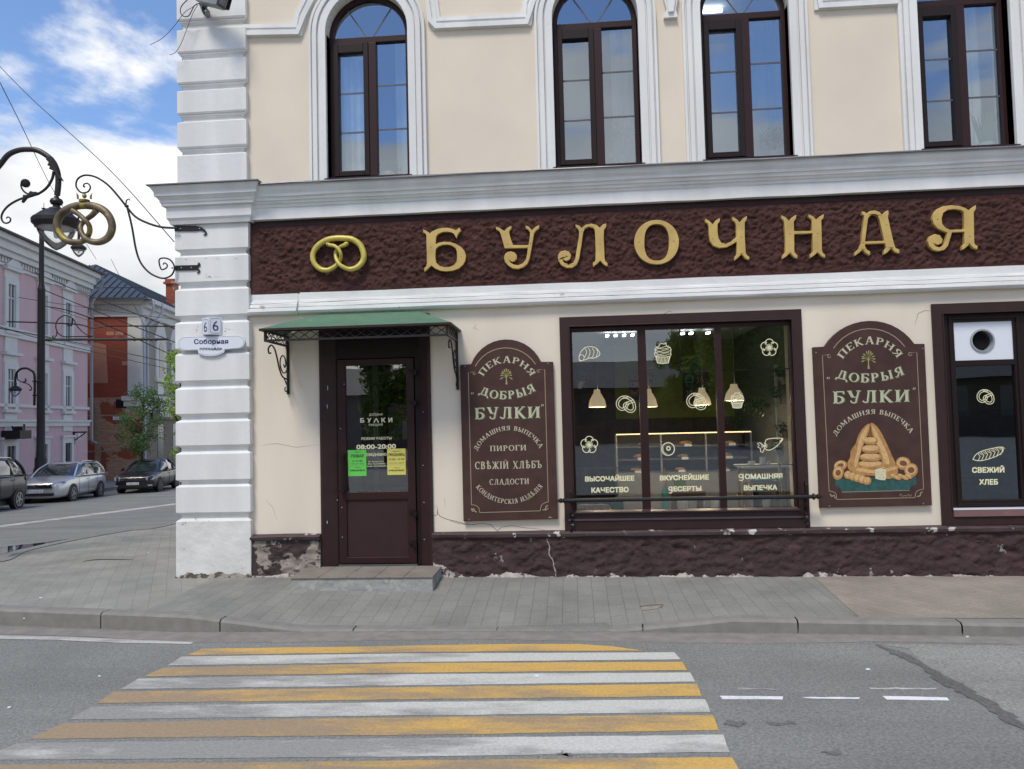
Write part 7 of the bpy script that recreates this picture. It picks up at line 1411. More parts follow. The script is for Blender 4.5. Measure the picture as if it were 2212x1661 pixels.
pipe([PF.w(-.2, zroof-.3, .75), PF.w(-.2, zroof-.9, .6), PF.w(-.15, zroof-1.7, .15), PF.w(-.15, zl2-.8, .15), PF.w(-.25, zl2-1.0, .4)], .085, 'downpipe', 'long grey downpipe at the corner of the pink house', 'downpipe', mat('zinc_pipe', (.28, .28, .32), .4, metal=.5))
mb = MB(); q = FG.px(250, 903)
q = FG.px(262, 903); FG.box(mb, q[0]-.45, q[0]+.45, q[1]-.1, q[1]+.1, .02, .05); tag(mb.build('street_plate', 'enamel'), 'narrow white street name plate on the peeling brick end wall', 'street sign')
# far pavement along both houses, and a closing block of houses behind
def farpave(off0, off1, s0, s1, name='far_pavement'):
    P0 = PF.P; mb_ = MB(); vs = []; n = 40
    for i in range(n+1):
        s_ = s0+(s1-s0)*i/n
        for o_ in (off0, off1): p = P0+HD*s_+HN_*o_; vs.append((p.x, p.y, roadZ(p.x, p.y)+.15))
        p = P0+HD*s_+HN_*off1; vs.append((p.x, p.y, roadZ(p.x, p.y)-.05))
    mb_.add(vs, [(i*3+j, i*3+3+j, i*3+4+j, i*3+1+j) for i in range(n) for j in (0, 1)]); return tag(mb_.build(name, mat('far_paving', (.25, .235, .21), .9, var=.1)), kind='structure')
farpave(-14, 3.3, -50, 90)
# ---------------------------------------------------------------- cars
tyre = mat('tyre_rubber', (.015, .015, .016), .8); rimm = mat('alloy_rim', (.42, .43, .45), .3, metal=.8); cglass = mat('car_glass', (.02, .025, .03), .05, spec=1.0, coat=1); chrome = mat('chrome', (.6, .6, .62), .15, metal=1); blackpl = mat('black_plastic', (.015, .015, .016), .5); lampg = mat('headlamp_glass', (.35, .38, .42), .1, spec=1, coat=1); redl = mat('tail_lamp', (.25, .01, .01), .2, coat=1)
def car(name, label, paint_, L, Wd, H, front, rear, kind, plate, dark_rim=False):
    """front wheel contact (world xy of the near-right wheel) and rear wheel contact fix the pose; car nose points to 'front'"""
    fx = Vector((front.x, front.y, 0)); rx = Vector((rear.x, rear.y, 0)); d = (fx-rx).normalized(); n = Vector((-d.y, d.x, 0))  # n: left of heading
    hw = Wd/2; mid = (fx+rx)/2; wb = {'wagon': 2.71, 'sedan': 2.6, 'suv': 2.66}[kind]
    zf, zr__ = roadZ(fx.x, fx.y), roadZ(rx.x, rx.y); side_n = n if True else -n
    # near side wheels are at +n or -n : the camera sees the car's left side
    sgn = 1 if (CP-mid).dot(n) > 0 else -1
    org = mid-n*sgn*(hw-.1); tilt = (zf-zr__)/wb; zo = (zf+zr__)/2
    Wp = lambda x, y, z: org+d*(x+OX)+n*y+Vector((0, 0, zo+tilt*(x+OX)+z))
    OX = 0.0
    T = thing(name, label, 'car', (org.x, org.y, zo))
    hl = L/2; fo = hl-wb/2; xf = wb/2
    if kind == 'wagon': st = [(hl, .24, .74, .64), (hl-.10, .18, .80, .80), (hl-.35, .17, .87, .88), (hl-.8, .17, .95, .905), (.95, .18, 1.02, .91), (.3, .2, 1.01, .91), (-.9, .22, 1.03, .91), (-1.8, .24, 1.03, .895), (-hl+.25, .28, 1.0, .86), (-hl, .36, .92, .74)]; gh = (.98, .05, -1.75, -hl+.12, .83, .62, H)
    elif kind == 'sedan': st = [(hl, .24, .72, .62), (hl-.10, .18, .78, .78), (hl-.35, .17, .85, .86), (hl-.8, .18, .93, .88), (.85, .2, .98, .88), (.2, .2, .98, .88), (-.9, .22, 1.0, .88), (-1.6, .24, 1.04, .87), (-hl+.25, .28, 1.02, .83), (-hl, .36, .95, .72)]; gh = (.95, .1, -.95, -1.7, .80, .58, H)
    else: st = [(hl, .34, .80, .62), (hl-.10, .30, .88, .80), (hl-.35, .28, .98, .89), (hl-.8, .28, 1.06, .92), (.95, .28, 1.14, .92), (.3, .28, 1.14, .92), (-.9, .28, 1.18, .92), (-1.6, .3, 1.2, .91), (-hl+.25, .36, 1.2, .88), (-hl, .42, 1.1, .78)]; gh = (1.05, .25, -1.65, -hl+.15, .84, .66, H)
    mb_ = MB(); vs = []; prof_ = [(0, 0), (.86, 0), (.97, .12), (1.0, .38), (.995, .62), (.965, .86), (.88, .965), (.6, .995), (0, 1.02)]
    for x, zb_, zt_, w_ in st:
        ring = [(w_*a, zb_+(zt_-zb_)*b) for a, b in prof_]; full = ring+[(-a, b) for a, b in ring[-2:0:-1]]
        vs += [Wp(x, a, b) for a, b in full]
    m__ = 2*len(prof_)-2; n_ = len(st)
    mb_.add(vs, [(i*m__+k, i*m__+(k+1) % m__, (i+1)*m__+(k+1) % m__, (i+1)*m__+k) for i in range(n_-1) for k in range(m__)]+[tuple(range(m__)), tuple((n_-1)*m__+k for k in range(m__-1, -1, -1))])
    BD = mb_.build('body', paint_, T, smooth=True, angle=50, subs=1)
    xb0, xt0, xt1, xb1, wb_, wt_, Hh = gh; zbelt = 1.0 if kind == 'wagon' else (.97 if kind == 'sedan' else 1.14)
    def G(x, y, z): return Wp(x, y, z)
    zt_ = Hh-.05; g_ = MB(); n4 = 5
    bot = [(xb0+.06, wb_*.55), (xb0, wb_-.06), (xb0-.35, wb_), (-.2, wb_+.02), (xb1+.3, wb_), (xb1, wb_-.12), (xb1-.06, wb_*.5)]; topp = [(xt0+.05, wt_*.55), (xt0, wt_-.06), (xt0-.3, wt_), (-.5, wt_+.02), (xt1+.2, wt_-.01), (xt1, wt_-.08), (xt1-.05, wt_*.5)]; midp = [((a[0]+b[0])/2+(.06 if i_ < 2 else (-.05 if i_ > 4 else 0)), (a[1]+b[1])/2+.03) for i_, (a, b) in enumerate(zip(bot, topp))]
    vs = [G(x, s_*y, z_) for P_, z_ in ((bot, zbelt-.04), (midp, (zbelt+zt_)/2+.01), (topp, zt_)) for s_, Q_ in ((1, P_), (-1, P_[::-1])) for x, y in Q_]
    g_.add(vs, [(r_*14+i, r_*14+(i+1) % 14, r_*14+14+(i+1) % 14, r_*14+14+i) for r_ in (0, 1) for i in range(14)]+[tuple(range(28, 42))]); g_.build('windows', cglass, T, smooth=True, angle=50)
    g_ = MB(); vs = []
    rs = [(xt0+.10, .86, -.055), (xt0-.05, .99, -.01), (xt0-.4, 1.02, .02), ((xt0+xt1)/2, 1.03, .035), (xt1+.15, 1.0, .01), (xt1-.12, .9, -.04)]
    for x, k, dz in rs:
        for y, z in ((1.02, -.045), (.98, -.01), (.8, .01), (0, .025), (-.8, .01), (-.98, -.01), (-1.02, -.045)): vs.append(G(x+(.09*(1-abs(y)) if x > xt0-.1 else 0), y*k*(wt_+.01), zt_+z+dz+.01))
        for y, z in ((-.9, -.06), (.9, -.06)): vs.append(G(x, y*k*wt_, zt_+z+dz))
    g_.add(vs, [(i*9+k, i*9+(k+1) % 9, i*9+9+(k+1) % 9, i*9+9+k) for i in range(len(rs)-1) for k in range(9)]+[tuple(range(9)), tuple(45+k for k in range(8, -1, -1))]); g_.build('roof', paint_, T, smooth=True, angle=60)
    g_ = MB()
    for s_ in (-1, 1):
        for (b0, t0_, r_) in (((bot[1][0]+.03, s_*(bot[1][1]+.02)), (topp[1][0]+.03, s_*(topp[1][1]+.02)), .03), ((bot[5][0]-.02, s_*(bot[5][1]+.02)), (topp[5][0]-.02, s_*(topp[5][1]+.02)), .055 if kind != 'sedan' else .07)):
            g_.tube(smoothpts([G(b0[0], b0[1], zbelt-.05), G((b0[0]+t0_[0])/2+(.07 if b0[0] > 0 else -.05), (b0[1]+t0_[1])/2+.03*(1 if b0[1] > 0 else -1), (zbelt+zt_)/2+.01), G(t0_[0], t0_[1], zt_+.01)], 4), r_, 6)
        g_.tube([G(bot[1][0]-.05, s_*(wb_+.005), zbelt-.02), G(-.2, s_*(wb_+.03), zbelt+.0), G(xb1+.2, s_*(wb_-.0), zbelt+.0)], .022, 6)
    g_.build('pillar', paint_ if kind == 'wagon' else blackpl, T, smooth=True)
    g_ = MB()
    for s_ in (-1, 1):
        for xb, xt in ((-.12, -.25), (-1.05, -1.0)): g_.tube([G(xb, s_*(wb_+.02), zbelt-.02), G(xt, s_*(wt_+.025), zt_-.02)], .035, 5)
    g_.build('door_pillar', blackpl, T)
    for s_ in (-1, 1):
        for nm_, x in (('front', xf), ('rear', -xf)):
            c = Wp(x, s_*(hw-.11), 0); zc_ = roadZ(c.x, c.y)+.325; c = Vector((c.x, c.y, zc_)); ax = n*s_
            a_ = MB(); a_.lathe(c+ax*.035, [(.0, 0), (.385, 0), (.37, .088), (0, .088)], 24, ax); a_.build('wheel_arch', blackpl, T)
            w_ = MB(); w_.lathe(c-ax*.1, [(.2, 0), (.30, .0), (.325, .03), (.325, .19), (.30, .225), (.235, .228), (.225, .20)], 28, ax); WH_ = w_.build('wheel', tyre, T, smooth=True)
            w_ = MB(); 
            for k in range(5):
                an = 2*math.pi*k/5+.3; uu = ax.orthogonal().normalized(); vv = ax.cross(uu); dr = uu*math.cos(an)+vv*math.sin(an); tn = ax.cross(dr); o_ = c+ax*.128
                w_.add([o_+dr*.03-tn*.035, o_+dr*.03+tn*.035, o_+dr*.225+tn*.022, o_+dr*.225-tn*.022], [(0, 1, 2, 3)])
            w_.lathe(c+ax*.125, [(.0, 0), (.06, 0), (.05, .012), (0, .014)], 12, ax)
            vs = []
            for r_ in (.205, .235):
                for k in range(24): uu = ax.orthogonal().normalized(); vv = ax.cross(uu); an = k*math.pi/12; vs.append(c+ax*(.131)+(uu*math.cos(an)+vv*math.sin(an))*r_)
            w_.add(vs, [(k, (k+1) % 24, 24+(k+1) % 24, 24+k) for k in range(24)]); w_.build('rim', rimm if not dark_rim else mat('dark_rim', (.05, .05, .05), .4), WH_)
    zb_ = st[0][1]; zg = st[0][2]
    # face
    g_ = MB()
    def fbox(x0, x1, y0, y1, z0, z1): 
        v = [Wp(x, y, z) for z in (z0, z1) for x, y in ((x0, y0), (x1, y0), (x1, y1), (x0, y1))]; g_.add(v, [(0, 3, 2, 1), (4, 5, 6, 7), (0, 1, 5, 4), (1, 2, 6, 5), (2, 3, 7, 6), (3, 0, 4, 7)])
    fbox(hl-.2, hl+.005, -.54, .54, zg-.17, zg-.03); g_.build('grille', blackpl, T); g_ = MB()
    for z in (zg-.135, zg-.095, zg-.055): fbox(hl-.1, hl+.012, -.5, .5, z, z+.014)
    g_.build('grille_bar', chrome, T); g_ = MB(); c = Wp(hl+.012, 0, zg-.09); g_.lathe(c, [(.075, 0), (.07, .012), (.0, .016)], 20, d); em = g_.build('emblem', chrome, T)
    if kind == 'wagon':
        g_ = MB()
        for (y0, z0, y1, z1) in ((-.045, .045, -.012, -.0), (-.012, 0, 0, .03), (0, .03, .012, 0), (.012, 0, .045, .045), (-.05, .01, -.02, -.055), (-.02, -.055, 0, -.01), (0, -.01, .02, -.055), (.02, -.055, .05, .01)): g_.tube([Wp(hl+.03, y0, zg-.09+z0), Wp(hl+.03, y1, zg-.09+z1)], .006, 4)
        g_.build('emblem_mark', blackpl, em)
    else:
        g_ = MB(); g_.tube([Wp(hl+.03, .05*math.cos(t*.5), zg-.09+.035*math.sin(t*.5)) for t in range(14)], .006, 4); g_.tube([Wp(hl+.03, .02*math.cos(t*.5), zg-.09+.035*math.sin(t*.5)) for t in range(14)], .005, 4); g_.build('emblem_mark', blackpl, em)
    g_ = MB(); fbox(hl-.15, hl+.012, -.62, .62, zb_+.06, zb_+.15); g_.build('lower_intake', blackpl, T); g_ = MB(); fbox(hl-.15, hl+.02, -.6, .6, zb_+.035, zb_+.055); g_.build('bumper_lip', chrome if kind == 'wagon' else blackpl, T)
    g_ = MB(); fbox(hl+.0, hl+.03, -.26, .26, zg-.335, zg-.225); pl_ = g_.build('licence_plate', 'enamel', T)
    g_ = MB(); po, wd2 = font_polys(plate, 0)
    sd_ = 1 if n.cross(Vector((0, 0, 1))).dot(d) > 0 else -1
    for i, p in enumerate(po): g_.add([Wp(hl+.032+.0003*(i % 5), (.24-.48*x/wd2)*-sd_*1.0 if sd_ < 0 else (-.24+.48*x/wd2), zg-.32+.075*y) for x, y in p], [tuple(range(len(p)))])
    g_.build('plate_number', 'blackgap', pl_)
    for s_ in (-1, 1):
        g_ = MB(); v = [Wp(hl-.005, s_*.50, zg-.02), Wp(hl-.03, s_*.56, zg-.15), Wp(hl-.16, s_*.80, zg-.12), Wp(hl-.42, s_*.885, zg+.03), Wp(hl-.30, s_*.83, zg+.075), Wp(hl-.08, s_*.62, zg+.03)]
        c_ = sum(v, Vector())/6; v2 = [p+(d*.02+n*s_*.018) for p in v]; g_.add([p-(d+n*s_)*.08 for p in v]+v2, [tuple(range(6, 12))]+[(i, (i+1) % 6, 6+(i+1) % 6, 6+i) for i in range(6)]); g_.build('headlight', lampg, T)
        g_ = MB(); v = [Wp(hl-.04, s_*.56, zb_+.14), Wp(hl-.02, s_*.50, zb_+.07), Wp(hl-.12, s_*.78, zb_+.08), Wp(hl-.12, s_*.78, zb_+.14)]; g_.add([p+d*.03+n*s_*.02 for p in v], [(0, 1, 2, 3)]); g_.build('fog_light', lampg, T)
        g_ = MB(); c = G(bot[1][0]-.28, s_*(wb_+.16), zbelt+.07); g_.lathe(c-n*.0-d*.05, [(.0, 0), (.06, .02), (.075, .07), (.05, .1), (0, .11)], 10, d, 1.3, .8); g_.tube([G(bot[1][0]-.3, s_*wb_, zbelt+.01), c], .02, 5); g_.build('wing_mirror', paint_, T, smooth=True)
        g_ = MB()
        for x in (-.05+0, -.98): g_.tube([Wp(x-.08, s_*(hw+.012), zbelt-.16), Wp(x+.08, s_*(hw+.012), zbelt-.16)], .014, 5)
        g_.build('door_handle', paint_ if kind == 'wagon' else blackpl, T)
        g_ = MB()
        for x in (.78, -.13, -1.0): g_.tube([Wp(x, s_*(hw+.002), zbelt-.06), Wp(x+.02, s_*(hw+.004), .55), Wp(x+.0, s_*(hw-.02), .3)], .005, 4)
        g_.build('door_seam', blackpl, T)
        g_ = MB(); v = [Wp(-hl+.02, s_*.72, zg+.12), Wp(-hl+.03, s_*.78, zg+.32), Wp(-hl+.32, s_*.90, zg+.28), Wp(-hl+.3, s_*.905, zg+.16)]; g_.add([p+n*s_*.012-d*.02 for p in v], [(0, 1, 2, 3)]); g_.build('tail_light', redl, T)
        if kind == 'wagon' or kind == 'suv': g_ = MB(); g_.tube(smoothpts([G(xt0-.25, s_*(wt_-.03), zt_+.02), G(xt0-.4, s_*(wt_-.03), zt_+.075), G(-.8, s_*(wt_-.03), zt_+.09), G(xt1+.35, s_*(wt_-.03), zt_+.07), G(xt1+.2, s_*(wt_-.03), zt_+.02)], 4), .018, 6); g_.build('roof_rail', chrome, T, smooth=True)
    g_ = MB(); fbox(hl-1.0, -hl+.4, -hw+.2, hw-.2, .16, .3); g_.build('underbody', blackpl, T)
    return T
silver = mat('silver_car_paint', (.56, .58, .60), .3, metal=.6, coat=.8); graph = mat('graphite_car_paint', (.016, .012, .013), .3, spec=.4, coat=.4); darkblue = mat('dark_grey_car_paint', (.014, .016, .02), .3, spec=.4, coat=.35)
def contact(px, py): return gp(px, py, roadZ)
hdc = Vector((math.sin(math.radians(-12.5)), math.cos(math.radians(-12.5)), 0))
f1 = contact(153, 1083); r1 = f1+hdc*2.71; car('station_wagon', 'silver estate car with roof rails parked facing us between two dark cars', silver, 4.77, 1.82, 1.52, f1, r1, 'wagon', 'Е325НР76')
f2 = contact(341, 1061); 
sp = cw((340-1106)/1662*35.5, 35.5, 0); f2 = Vector((sp.x, sp.y, 0)); car('sedan_car', 'dark brown-grey sedan parked behind the silver estate, its tail hidden by the building corner', graph, 4.54, 1.76, 1.48, f2, f2+hdc*2.6, 'sedan', 'О448УА76', True)
r3 = contact(34, 1099); f3 = r3-hdc*2.66; car('suv_car', 'dark grey off-road car cut by the left edge, only its rear half in view', darkblue, 4.57, 1.84, 1.70, f3, r3, 'suv', 'М217КХ76')
# ---------------------------------------------------------------- lamp posts
def lamp_head(K, c, wpx, T, Y, nm='lamp_head', sc_=1.0):
    """pendant street-lamp head hanging from point c (world), half width R"""
    R_ = wpx; H_ = MB(); pf_ = [(25, 690), (30, 712), (62, 728), (74, 758), (62, 788), (38, 802), (42, 822), (82, 842), (90, 856), (125, 868), (175, 900), (225, 945), (252, 965), (268, 985), (266, 1030), (240, 1055), (232, 1078), (200, 1080)]; H_.lathe(c, [(r_/268*R_, -(y_-715)/268*R_) for r_, y_ in pf_], 28)
    h = H_.build(nm, 'ironlamp', T, smooth=True)
    g_ = MB(); g_.lathe(c, [(r_/268*R_, -(y_-715)/268*R_) for r_, y_ in ((212, 1081), (203, 1120), (180, 1170), (145, 1225), (100, 1280), (50, 1325), (14, 1346), (0, 1352))], 28); g_.build('glass_bowl', 'glass_lamp', h, smooth=True)
    g_ = MB(); g_.lathe(c, [(198/268*R_, -368/268*R_), (150/268*R_, -362/268*R_), (.0, -360/268*R_)], 24); g_.build('reflector', mat('pale_reflector', (.5, .48, .44), .4), h, smooth=True)
    g_ = MB(); g_.lathe(c, [(.09*R_, -1.37*R_), (.13*R_, -1.6*R_), (.09*R_, -1.8*R_), (0, -1.84*R_)], 12); g_.build('bulb', 'enamel', h, smooth=True)
    return h
D1 = 11.0
P = lambda K, x, y: dep(*K(x, y), D1)
LP1 = thing('near_street_lamp', 'large cast iron street lamp reaching in from the left edge on a curved scrolled arm', 'street lamp', (0, 0, 0))
base = dep(-70, 905, D1); base.z = roadZ(base.x, base.y); LP1.location = base
sc1 = D1/1662*.1788  # metres per KB_ crop pixel
c = P(KB_, 683, 717); R_ = 268*sc1
hd = lamp_head(None, c-Vector((0, 0, .02)), R_, LP1, 0)
def T_(pts, r0, r1=None, K=KB_, k=6, mbx=None, D=D1): p = smoothpts([dep(*K(*q), D) for q in pts], k); n = len(p); r1 = r0 if r1 is None else r1; mbx.tube(p, [r0+(r1-r0)*i/(n-1) for i in range(n)], 10)
mb = MB(); T_([(-420, 1100), (-360, 860), (-250, 640), (-120, 470), (0, 330), (100, 210), (220, 155), (340, 143), (450, 155), (560, 215), (640, 290), (690, 400), (705, 500), (702, 600), (690, 700)], .036, .040, mbx=mb); mb.build('arm', 'ironlamp', LP1, smooth=True)
mb = MB(); T_([(650, 410), (630, 500), (570, 600), (480, 670), (380, 705), (240, 745), (120, 810), (50, 880), (18, 950), (30, 1010), (70, 1035), (115, 1020), (128, 985), (100, 960), (75, 975)], .020, .009, mbx=mb); T_([(430, 690), (360, 688), (300, 660), (262, 610), (255, 560), (280, 525), (310, 520)], .014, .010, mbx=mb)
q = P(KB_, 308, 552); nv = (CP-q).normalized(); mb.lathe(q-nv*.0, [(.0, .03), (.05, .022), (.062, 0), (.05, -.02), (0, -.03)], 16, nv); mb.build('scrollwork', 'ironlamp', LP1, smooth=True)
mb = MB()
for pts in ([(585, 235), (640, 235), (700, 380), (735, 470), (772, 535), (725, 500), (680, 420), (610, 385), (630, 350), (590, 345), (610, 310), (575, 275)], [(280, 795), (295, 740), (300, 700), (350, 700), (390, 650), (420, 665), (455, 660), (475, 690), (400, 712), (330, 735)]):
    f_ = [P(KB_, *p) for p in pts]; tr = tessellate_polygon([[Vector(KB_(*p)+(0,)) for p in pts]]); bk = [p-FW*.03+Vector((0, 0, 0)) for p in f_]; n = len(f_); f_ = [p-FW*.05 for p in f_]; bk = [p+FW*.07 for p in f_]; mb.add(f_+bk, [tuple(t) for t in tr]+[tuple(i+n for i in t) for t in tr]+[(i, (i+1) % n, n+(i+1) % n, n+i) for i in range(n)])
mb.build('acanthus_leaf', 'ironlamp', LP1, bevel=.008)
mb = MB(); a = P(KB_, -420, 1100); mb.lathe((base.x, base.y, base.z), [(.26, 0), (.26, .12), (.18, .2), (.16, .9), (.19, .95), (.11, 1.1), (.095, 2.6), (.12, 2.65), (.08, 2.8), (.065, a.z-base.z+1.2)], 20); mb.tube([a, (base.x, base.y, a.z)], .04, 8); mb.build('post', 'ironlamp', LP1, smooth=True)
mb = MB(); q = P(KB_, 530, 870); mb.tube([q, P(KB_, 530, 790)], .004, 5); mb.lathe(q, [(.0, -.04), (.02, 0), (.035, .015), (.0, .03)], 8)
for s_ in (-1, 1): 
    p0 = c+Vector((s_*R_*.98, 0, -1.15*R_)); T2_ = [p0, p0+Vector((s_*.02, 0, .06)), p0+Vector((-s_*.02, 0, .11)), p0+Vector((-s_*.09, 0, .115))]; mb.tube(smoothpts(T2_, 4), .012, 6)
mb.build('lamp_ornament', 'ironlamp', LP1)
# tall post in front of the pink house
D2 = 31.0; K3 = crop(0, 1500, 720, 1495)
pb_ = dep(88, 1000, D2); pz = roadZ(pb_.x, pb_.y)+.12
LP2 = thing('tall_street_lamp', 'tall black lamp post with low side lamp and long bracket arm before the pink house', 'street lamp', (pb_.x, pb_.y, pz))
zat = lambda py: dep(90, py, D2).z; m_px = D2/1662
top_z = zat(470)
mb = MB(); prf = [(15, 1030), (13.5, 1013), (11.5, 1008), (11.5, 992), (9.2, 985), (9.2, 978), (8.4, 976), (8.0, 900), (7.6, 760), (7.5, 625), (8, 622), (6.6, 618), (6, 612), (5.2, 608), (5.0, 560), (4.8, 480), (4, 470)]
zz_ = [(r_*m_px, zat(y)-pz) for r_, y in prf]; zz_[0] = (24*m_px, 0.0); zz_ = [p for i, p in enumerate(zz_) if i == 0 or p[1] > zz_[0][1]+.01]
x_at = lambda y: (92 if y < 600 else 88)
mb.lathe((pb_.x, pb_.y, pz), zz_, 20); mb.build('post', 'iron', LP2, smooth=True)
def P2(px, py): return dep(px, py, D2)
hp_ = P2(170, 519); lamp_head(None, hp_, .29, LP2, 0)
mb = MB(); mb.tube(smoothpts([(pb_.x, pb_.y, top_z-.3), P2(104, 478), P2(125, 464), P2(148, 464), P2(164, 478), P2(170, 500), P2(170, 518)], 6), .05, 8); mb.build('top_arm', 'iron', LP2, smooth=True)
mb = MB(); mb.tube(smoothpts([P2(*K2(325, 1475)), P2(*K2(328, 1200)), P2(*K2(290, 1140)), P2(*K2(235, 1122)), P2(*K2(180, 1140)), P2(*K2(150, 1190)), P2(*K2(145, 1262))], 6), .045, 8)
mb.tube(smoothpts([P2(*K2(165, 1170)), P2(*K2(170, 1230)), P2(*K2(220, 1255)), P2(*K2(270, 1275)), P2(*K2(300, 1310)), P2(*K2(290, 1332)), P2(*K2(276, 1325))], 5), .022, 6); mb.tube(smoothpts([P2(*K2(215, 1255)), P2(*K2(245, 1245)), P2(*K2(240, 1220))], 5), .03, 6)
for y in (1245, 1380): mb.tube([P2(*K2(310, y)), P2(*K2(385, y))], .03, 6)
mb.build('side_arm', 'iron', LP2, smooth=True); lamp_head(None, P2(*K2(146, 1262)), .235, LP2, 0)
mb = MB(); mb.tube([P2(*K2(425, 850)), P2(*K2(1595, 846))], .05, 8); mb.build('bracket_arm', 'iron', LP2)
mb = MB(); mb.tube(smoothpts([P2(*K2(*p)) for p in ((880, 820), (800, 790), (730, 720), (690, 650), (620, 620), (560, 650), (530, 710), (545, 780), (600, 820), (680, 822), (880, 820))], 5), .022, 6); mb.tube(smoothpts([P2(*K2(*p)) for p in ((540, 760), (535, 810), (510, 835), (498, 820), (515, 815))], 5), .02, 6); mb.tube(smoothpts([P2(*K2(*p)) for p in ((690, 650), (680, 710), (650, 715), (635, 695))], 5), .03, 6)
mb.tube([P2(*K2(430, 530)), P2(*K2(880, 680)), P2(*K2(1230, 845))], .014, 5)
for x in (1240, 1400, 1445): mb.tube([P2(*K2(x-45, 830)), P2(*K2(x+45, 858))], .035, 5)
mb.build('bracket_scroll', 'iron', LP2, smooth=True)
# ---------------------------------------------------------------- overhead wires
wirem = mat('black_cable', (.012, .012, .014), .6)
def wire(pts, D, r_, lb, grp='overhead wires over the side street'):
    q = [dep(px, py, dd) for (px, py), dd in zip(pts, D)]; mb_ = MB(); mb_.tube(smoothpts(q, 8), r_, 5); tag(mb_.build('overhead_wire', wirem), lb, 'wire', grp)
wire([(-60, 80), (60, 205), (230, 360), (376, 522)], (14, 13, 11, 8.75), .006, 'long straight wire slanting down the sky to the white corner pilaster')
wire([(-60, 60), (40, 258), (120, 420), (208, 560)], (18, 24, 32, 42), .012, 'steep thin wire crossing behind the big lamp to the ribbed roof')
wire([(-60, 520), (110, 604), (380, 711)], (40, 36, 30), .022, 'upper black wire sloping across the pink cornice and red wall')
wire([(-60, 552), (95, 626), (380, 740)], (40, 37, 31), .022, 'second black wire sloping under the toothed cornice')
wire([(-60, 693), (95, 697), (170, 701), (200, 708), (245, 704), (380, 705)], (36, 33, 32, 32, 32, 31), .03, 'thick nearly level cable passing the tall lamp post at mid height')
wire([(98, 661), (190, 685), (378, 770)], (31, 33, 38), .022, 'wire leaving the tall lamp post toward the ornate house')
wire([(-60, 700), (100, 727), (378, 785)], (34, 33, 32), .018, 'lower contact wire across the pink wall')
wire([(-60, 686), (100, 735), (378, 800)], (34, 33, 32), .015, 'lowest thin contact wire across the pink wall')
wire([(-60, 625), (120, 655), (378, 690)], (36, 35, 34), .012, 'thin pale-looking wire just under the upper window row')
wire([(240, 560), (280, 640), (330, 740)], (42, 38, 34), .012, 'thin stay wire falling from the ribbed roof to the bracket arm')
# ---------------------------------------------------------------- trees
def leafmat(name, c):
    if name in MATS: return MATS[name]
    m = mat(name, c, .6); t = m.node_tree; b = t.nodes['Principled BSDF']; o = [n_ for n_ in t.nodes if n_.type == 'OUTPUT_MATERIAL'][0]
    tl = t.nodes.new('ShaderNodeBsdfTranslucent'); tl.inputs[0].default_value = (c[0]*1.5, c[1]*1.6, c[2]*.8, 1); x = t.nodes.new('ShaderNodeMixShader'); x.inputs[0].default_value = .5
    t.links.new(b.outputs[0], x.inputs[1]); t.links.new(tl.outputs[0], x.inputs[2]); t.links.new(x.outputs[0], o.inputs[0]); return m
def tree(name, label, base, h, cr, n, leafc, seed, size=.07, trunk_h=.35, group=None, squash=1.15, colv=.35):
    r_ = random.Random(seed); T = thing(name, label, 'tree', base, group); base = Vector(base)
    mb_ = MB(); th = h*trunk_h; top_ = base+Vector((0, 0, h*.92)); w_ = h*.016
    pts = [base+Vector((r_.uniform(-.02, .02)*h*i/6, r_.uniform(-.02, .02)*h*i/6, h*.92*i/6)) for i in range(7)]; mb_.tube(pts, [w_*1.25]+[w_*(1-i/7.5) for i in range(1, 7)], 8); tips = []
    cc = base+Vector((0, 0, th+(h-th)*.5)); ch = (h-th)/2
    for k in range(26):
        t = .28+.6*k/26; p0 = base+Vector((0, 0, h*t)); a = r_.uniform(0, 6.283); L_ = cr*r_.uniform(.55, 1)*math.sin(math.pi*min(.95, max(.18, (t-.2)/.85))); p1 = p0+Vector((math.cos(a)*L_, math.sin(a)*L_, h*.10*r_.uniform(.5, 1.4))); mid = (p0+p1)/2+Vector((0, 0, h*.02)); mb_.tube([p0, mid, p1], [w_*.35, w_*.22, w_*.07], 5); tips += [mid, p1, p0.lerp(p1, .75)]
    mb_.build('trunk', mat('tree_bark', (.045, .035, .027), .9, var=.3, vscale=20), T)
    mb_ = MB(); cl_ = []
    for _ in range(46):
        a = r_.uniform(0, 6.283); zz_ = r_.uniform(-1, 1); rad = math.sqrt(max(0, 1-zz_*zz_))*r_.uniform(.55, 1.02)*(1-.25*max(0, zz_)); cl_.append(cc+Vector((math.cos(a)*rad*cr, math.sin(a)*rad*cr, zz_*ch)))
    cl_ += tips
    for i in range(n):
        c_ = r_.choice(cl_); mb_.cur = r_.choice((0, 0, 1, 2)); leaves(mb_, c_, cr*.26, 1, size, r_)
    mb_.build('crown', [leafmat(leafc[0]+'_a', leafc[1]), leafmat(leafc[0]+'_b', tuple(v*(1-colv) for v in leafc[1])), leafmat(leafc[0]+'_c', tuple(min(.6, v*(1+colv)) for v in leafc[1]))], T); return T
tb1 = cw((306-1106)/1662*37, 37, 0); tz = roadZ(tb1.x, tb1.y)+.1
tree('street_tree', 'young green street tree with thin trunk before the red brick wall', (tb1.x, tb1.y, tz), 5.0, 1.15, 5200, ('street_leaf', (.075, .14, .05)), 3, .05, .26)
tb2 = cw((392-1106)/1662*24, 24, 0); tree('lime_tree', 'bright yellow-green young tree peeping out behind the white corner', (tb2.x, tb2.y, roadZ(tb2.x, tb2.y)+.1), 5.0, .62, 1700, ('lime_leaf', (.20, .30, .035)), 5, .055, .68)
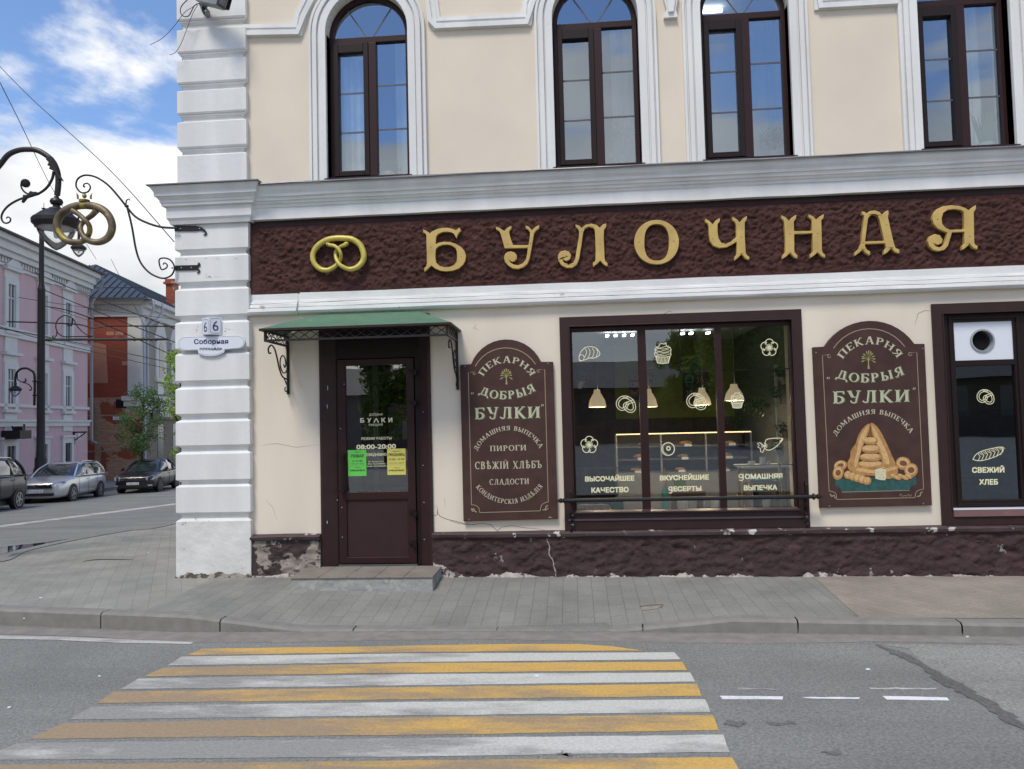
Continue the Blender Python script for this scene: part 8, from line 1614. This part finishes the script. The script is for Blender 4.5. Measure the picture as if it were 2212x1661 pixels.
# ---------------------------------------------------------------- what the windows mirror: the square behind the photographer
mb = MB()
def mirror(px, py, D): # world point that the facade glass shows at this pixel, D metres beyond the glass
    d = ray(px, py); t = (0.05-CP.y)/d.y; p = CP+d*t; d2 = Vector((d.x, -d.y, d.z))/FPX*FPX; return p+d2*(D/d2.length)
for i, (px, D, h, cr_, lb) in enumerate(((1600, 38, 10.5, 2.9, 'tall dense tree on the square behind the photographer, mirrored in the big window'), (1500, 46, 8.4, 2.4, 'rounder tree next to the tall dense tree on the square'), (835, 30, 9.0, 2.2, 'thin-crowned tree mirrored in the door glass'), (1715, 44, 11.0, 3.2, 'right-hand tree of the group mirrored in the big window'))):
    p = mirror(px, 900, D); tree('square_tree', lb, (p.x, p.y, -.2), h, cr_, 15000, ('square_leaf', (.12, .17, .05)), 20+i, .13, .16, 'trees on the square behind the photographer')
pa, pb2 = mirror(1120, 900, 48), mirror(1400, 900, 60)
HB = thing('square_house', 'long low dark-roofed house on the far side of the square, mirrored in the big window, lengthened to darken the reflection', 'building', (pa.x-10, pa.y-6, -.3))
mb = MB(); mb.box(pa.x-34, pa.x+44, pa.y-12, pa.y, -.5, 3.9); mb.build('wall', mat('dull_plaster_wall', (.12, .10, .085), .9, var=.15), HB)  # right-hand stretch added to keep pale sky out of the glass reflections
mb = MB(); x0, x1, y0, y1 = pa.x-35, pa.x+45, pa.y-13, pa.y+1; mb.add([(x0, y0, 3.9), (x1, y0, 3.9), (x1, y1, 3.9), (x0, y1, 3.9), (x0+5, (y0+y1)/2, 6.3), (x1-5, (y0+y1)/2, 6.3)], [(0, 1, 5, 4), (1, 2, 5), (2, 3, 4, 5), (3, 0, 4)]); mb.build('roof', roofm, HB)
mb = MB()
for k in range(22): mb.box(pa.x-32+k*3.3, pa.x-30.9+k*3.3, pa.y, pa.y+.04, 1.2, 3.4)
mb.build('windows', dkglass, HB)
HB2 = thing('square_house', 'pale two-storey house to the left on the square, mirrored in the right window', 'building', (28, -58, -.3))
mb = MB(); mb.box(14, 46, -70, -58, -.5, 7.5); mb.build('wall', mat('dull_plaster_wall', (0, 0, 0)), HB2); mb = MB(); mb.add([(13, -71, 7.5), (47, -71, 7.5), (47, -57, 7.5), (13, -57, 7.5), (18, -64, 10.5), (42, -64, 10.5)], [(0, 1, 5, 4), (1, 2, 5), (2, 3, 4, 5), (3, 0, 4)]); mb.build('roof', roofm, HB2)
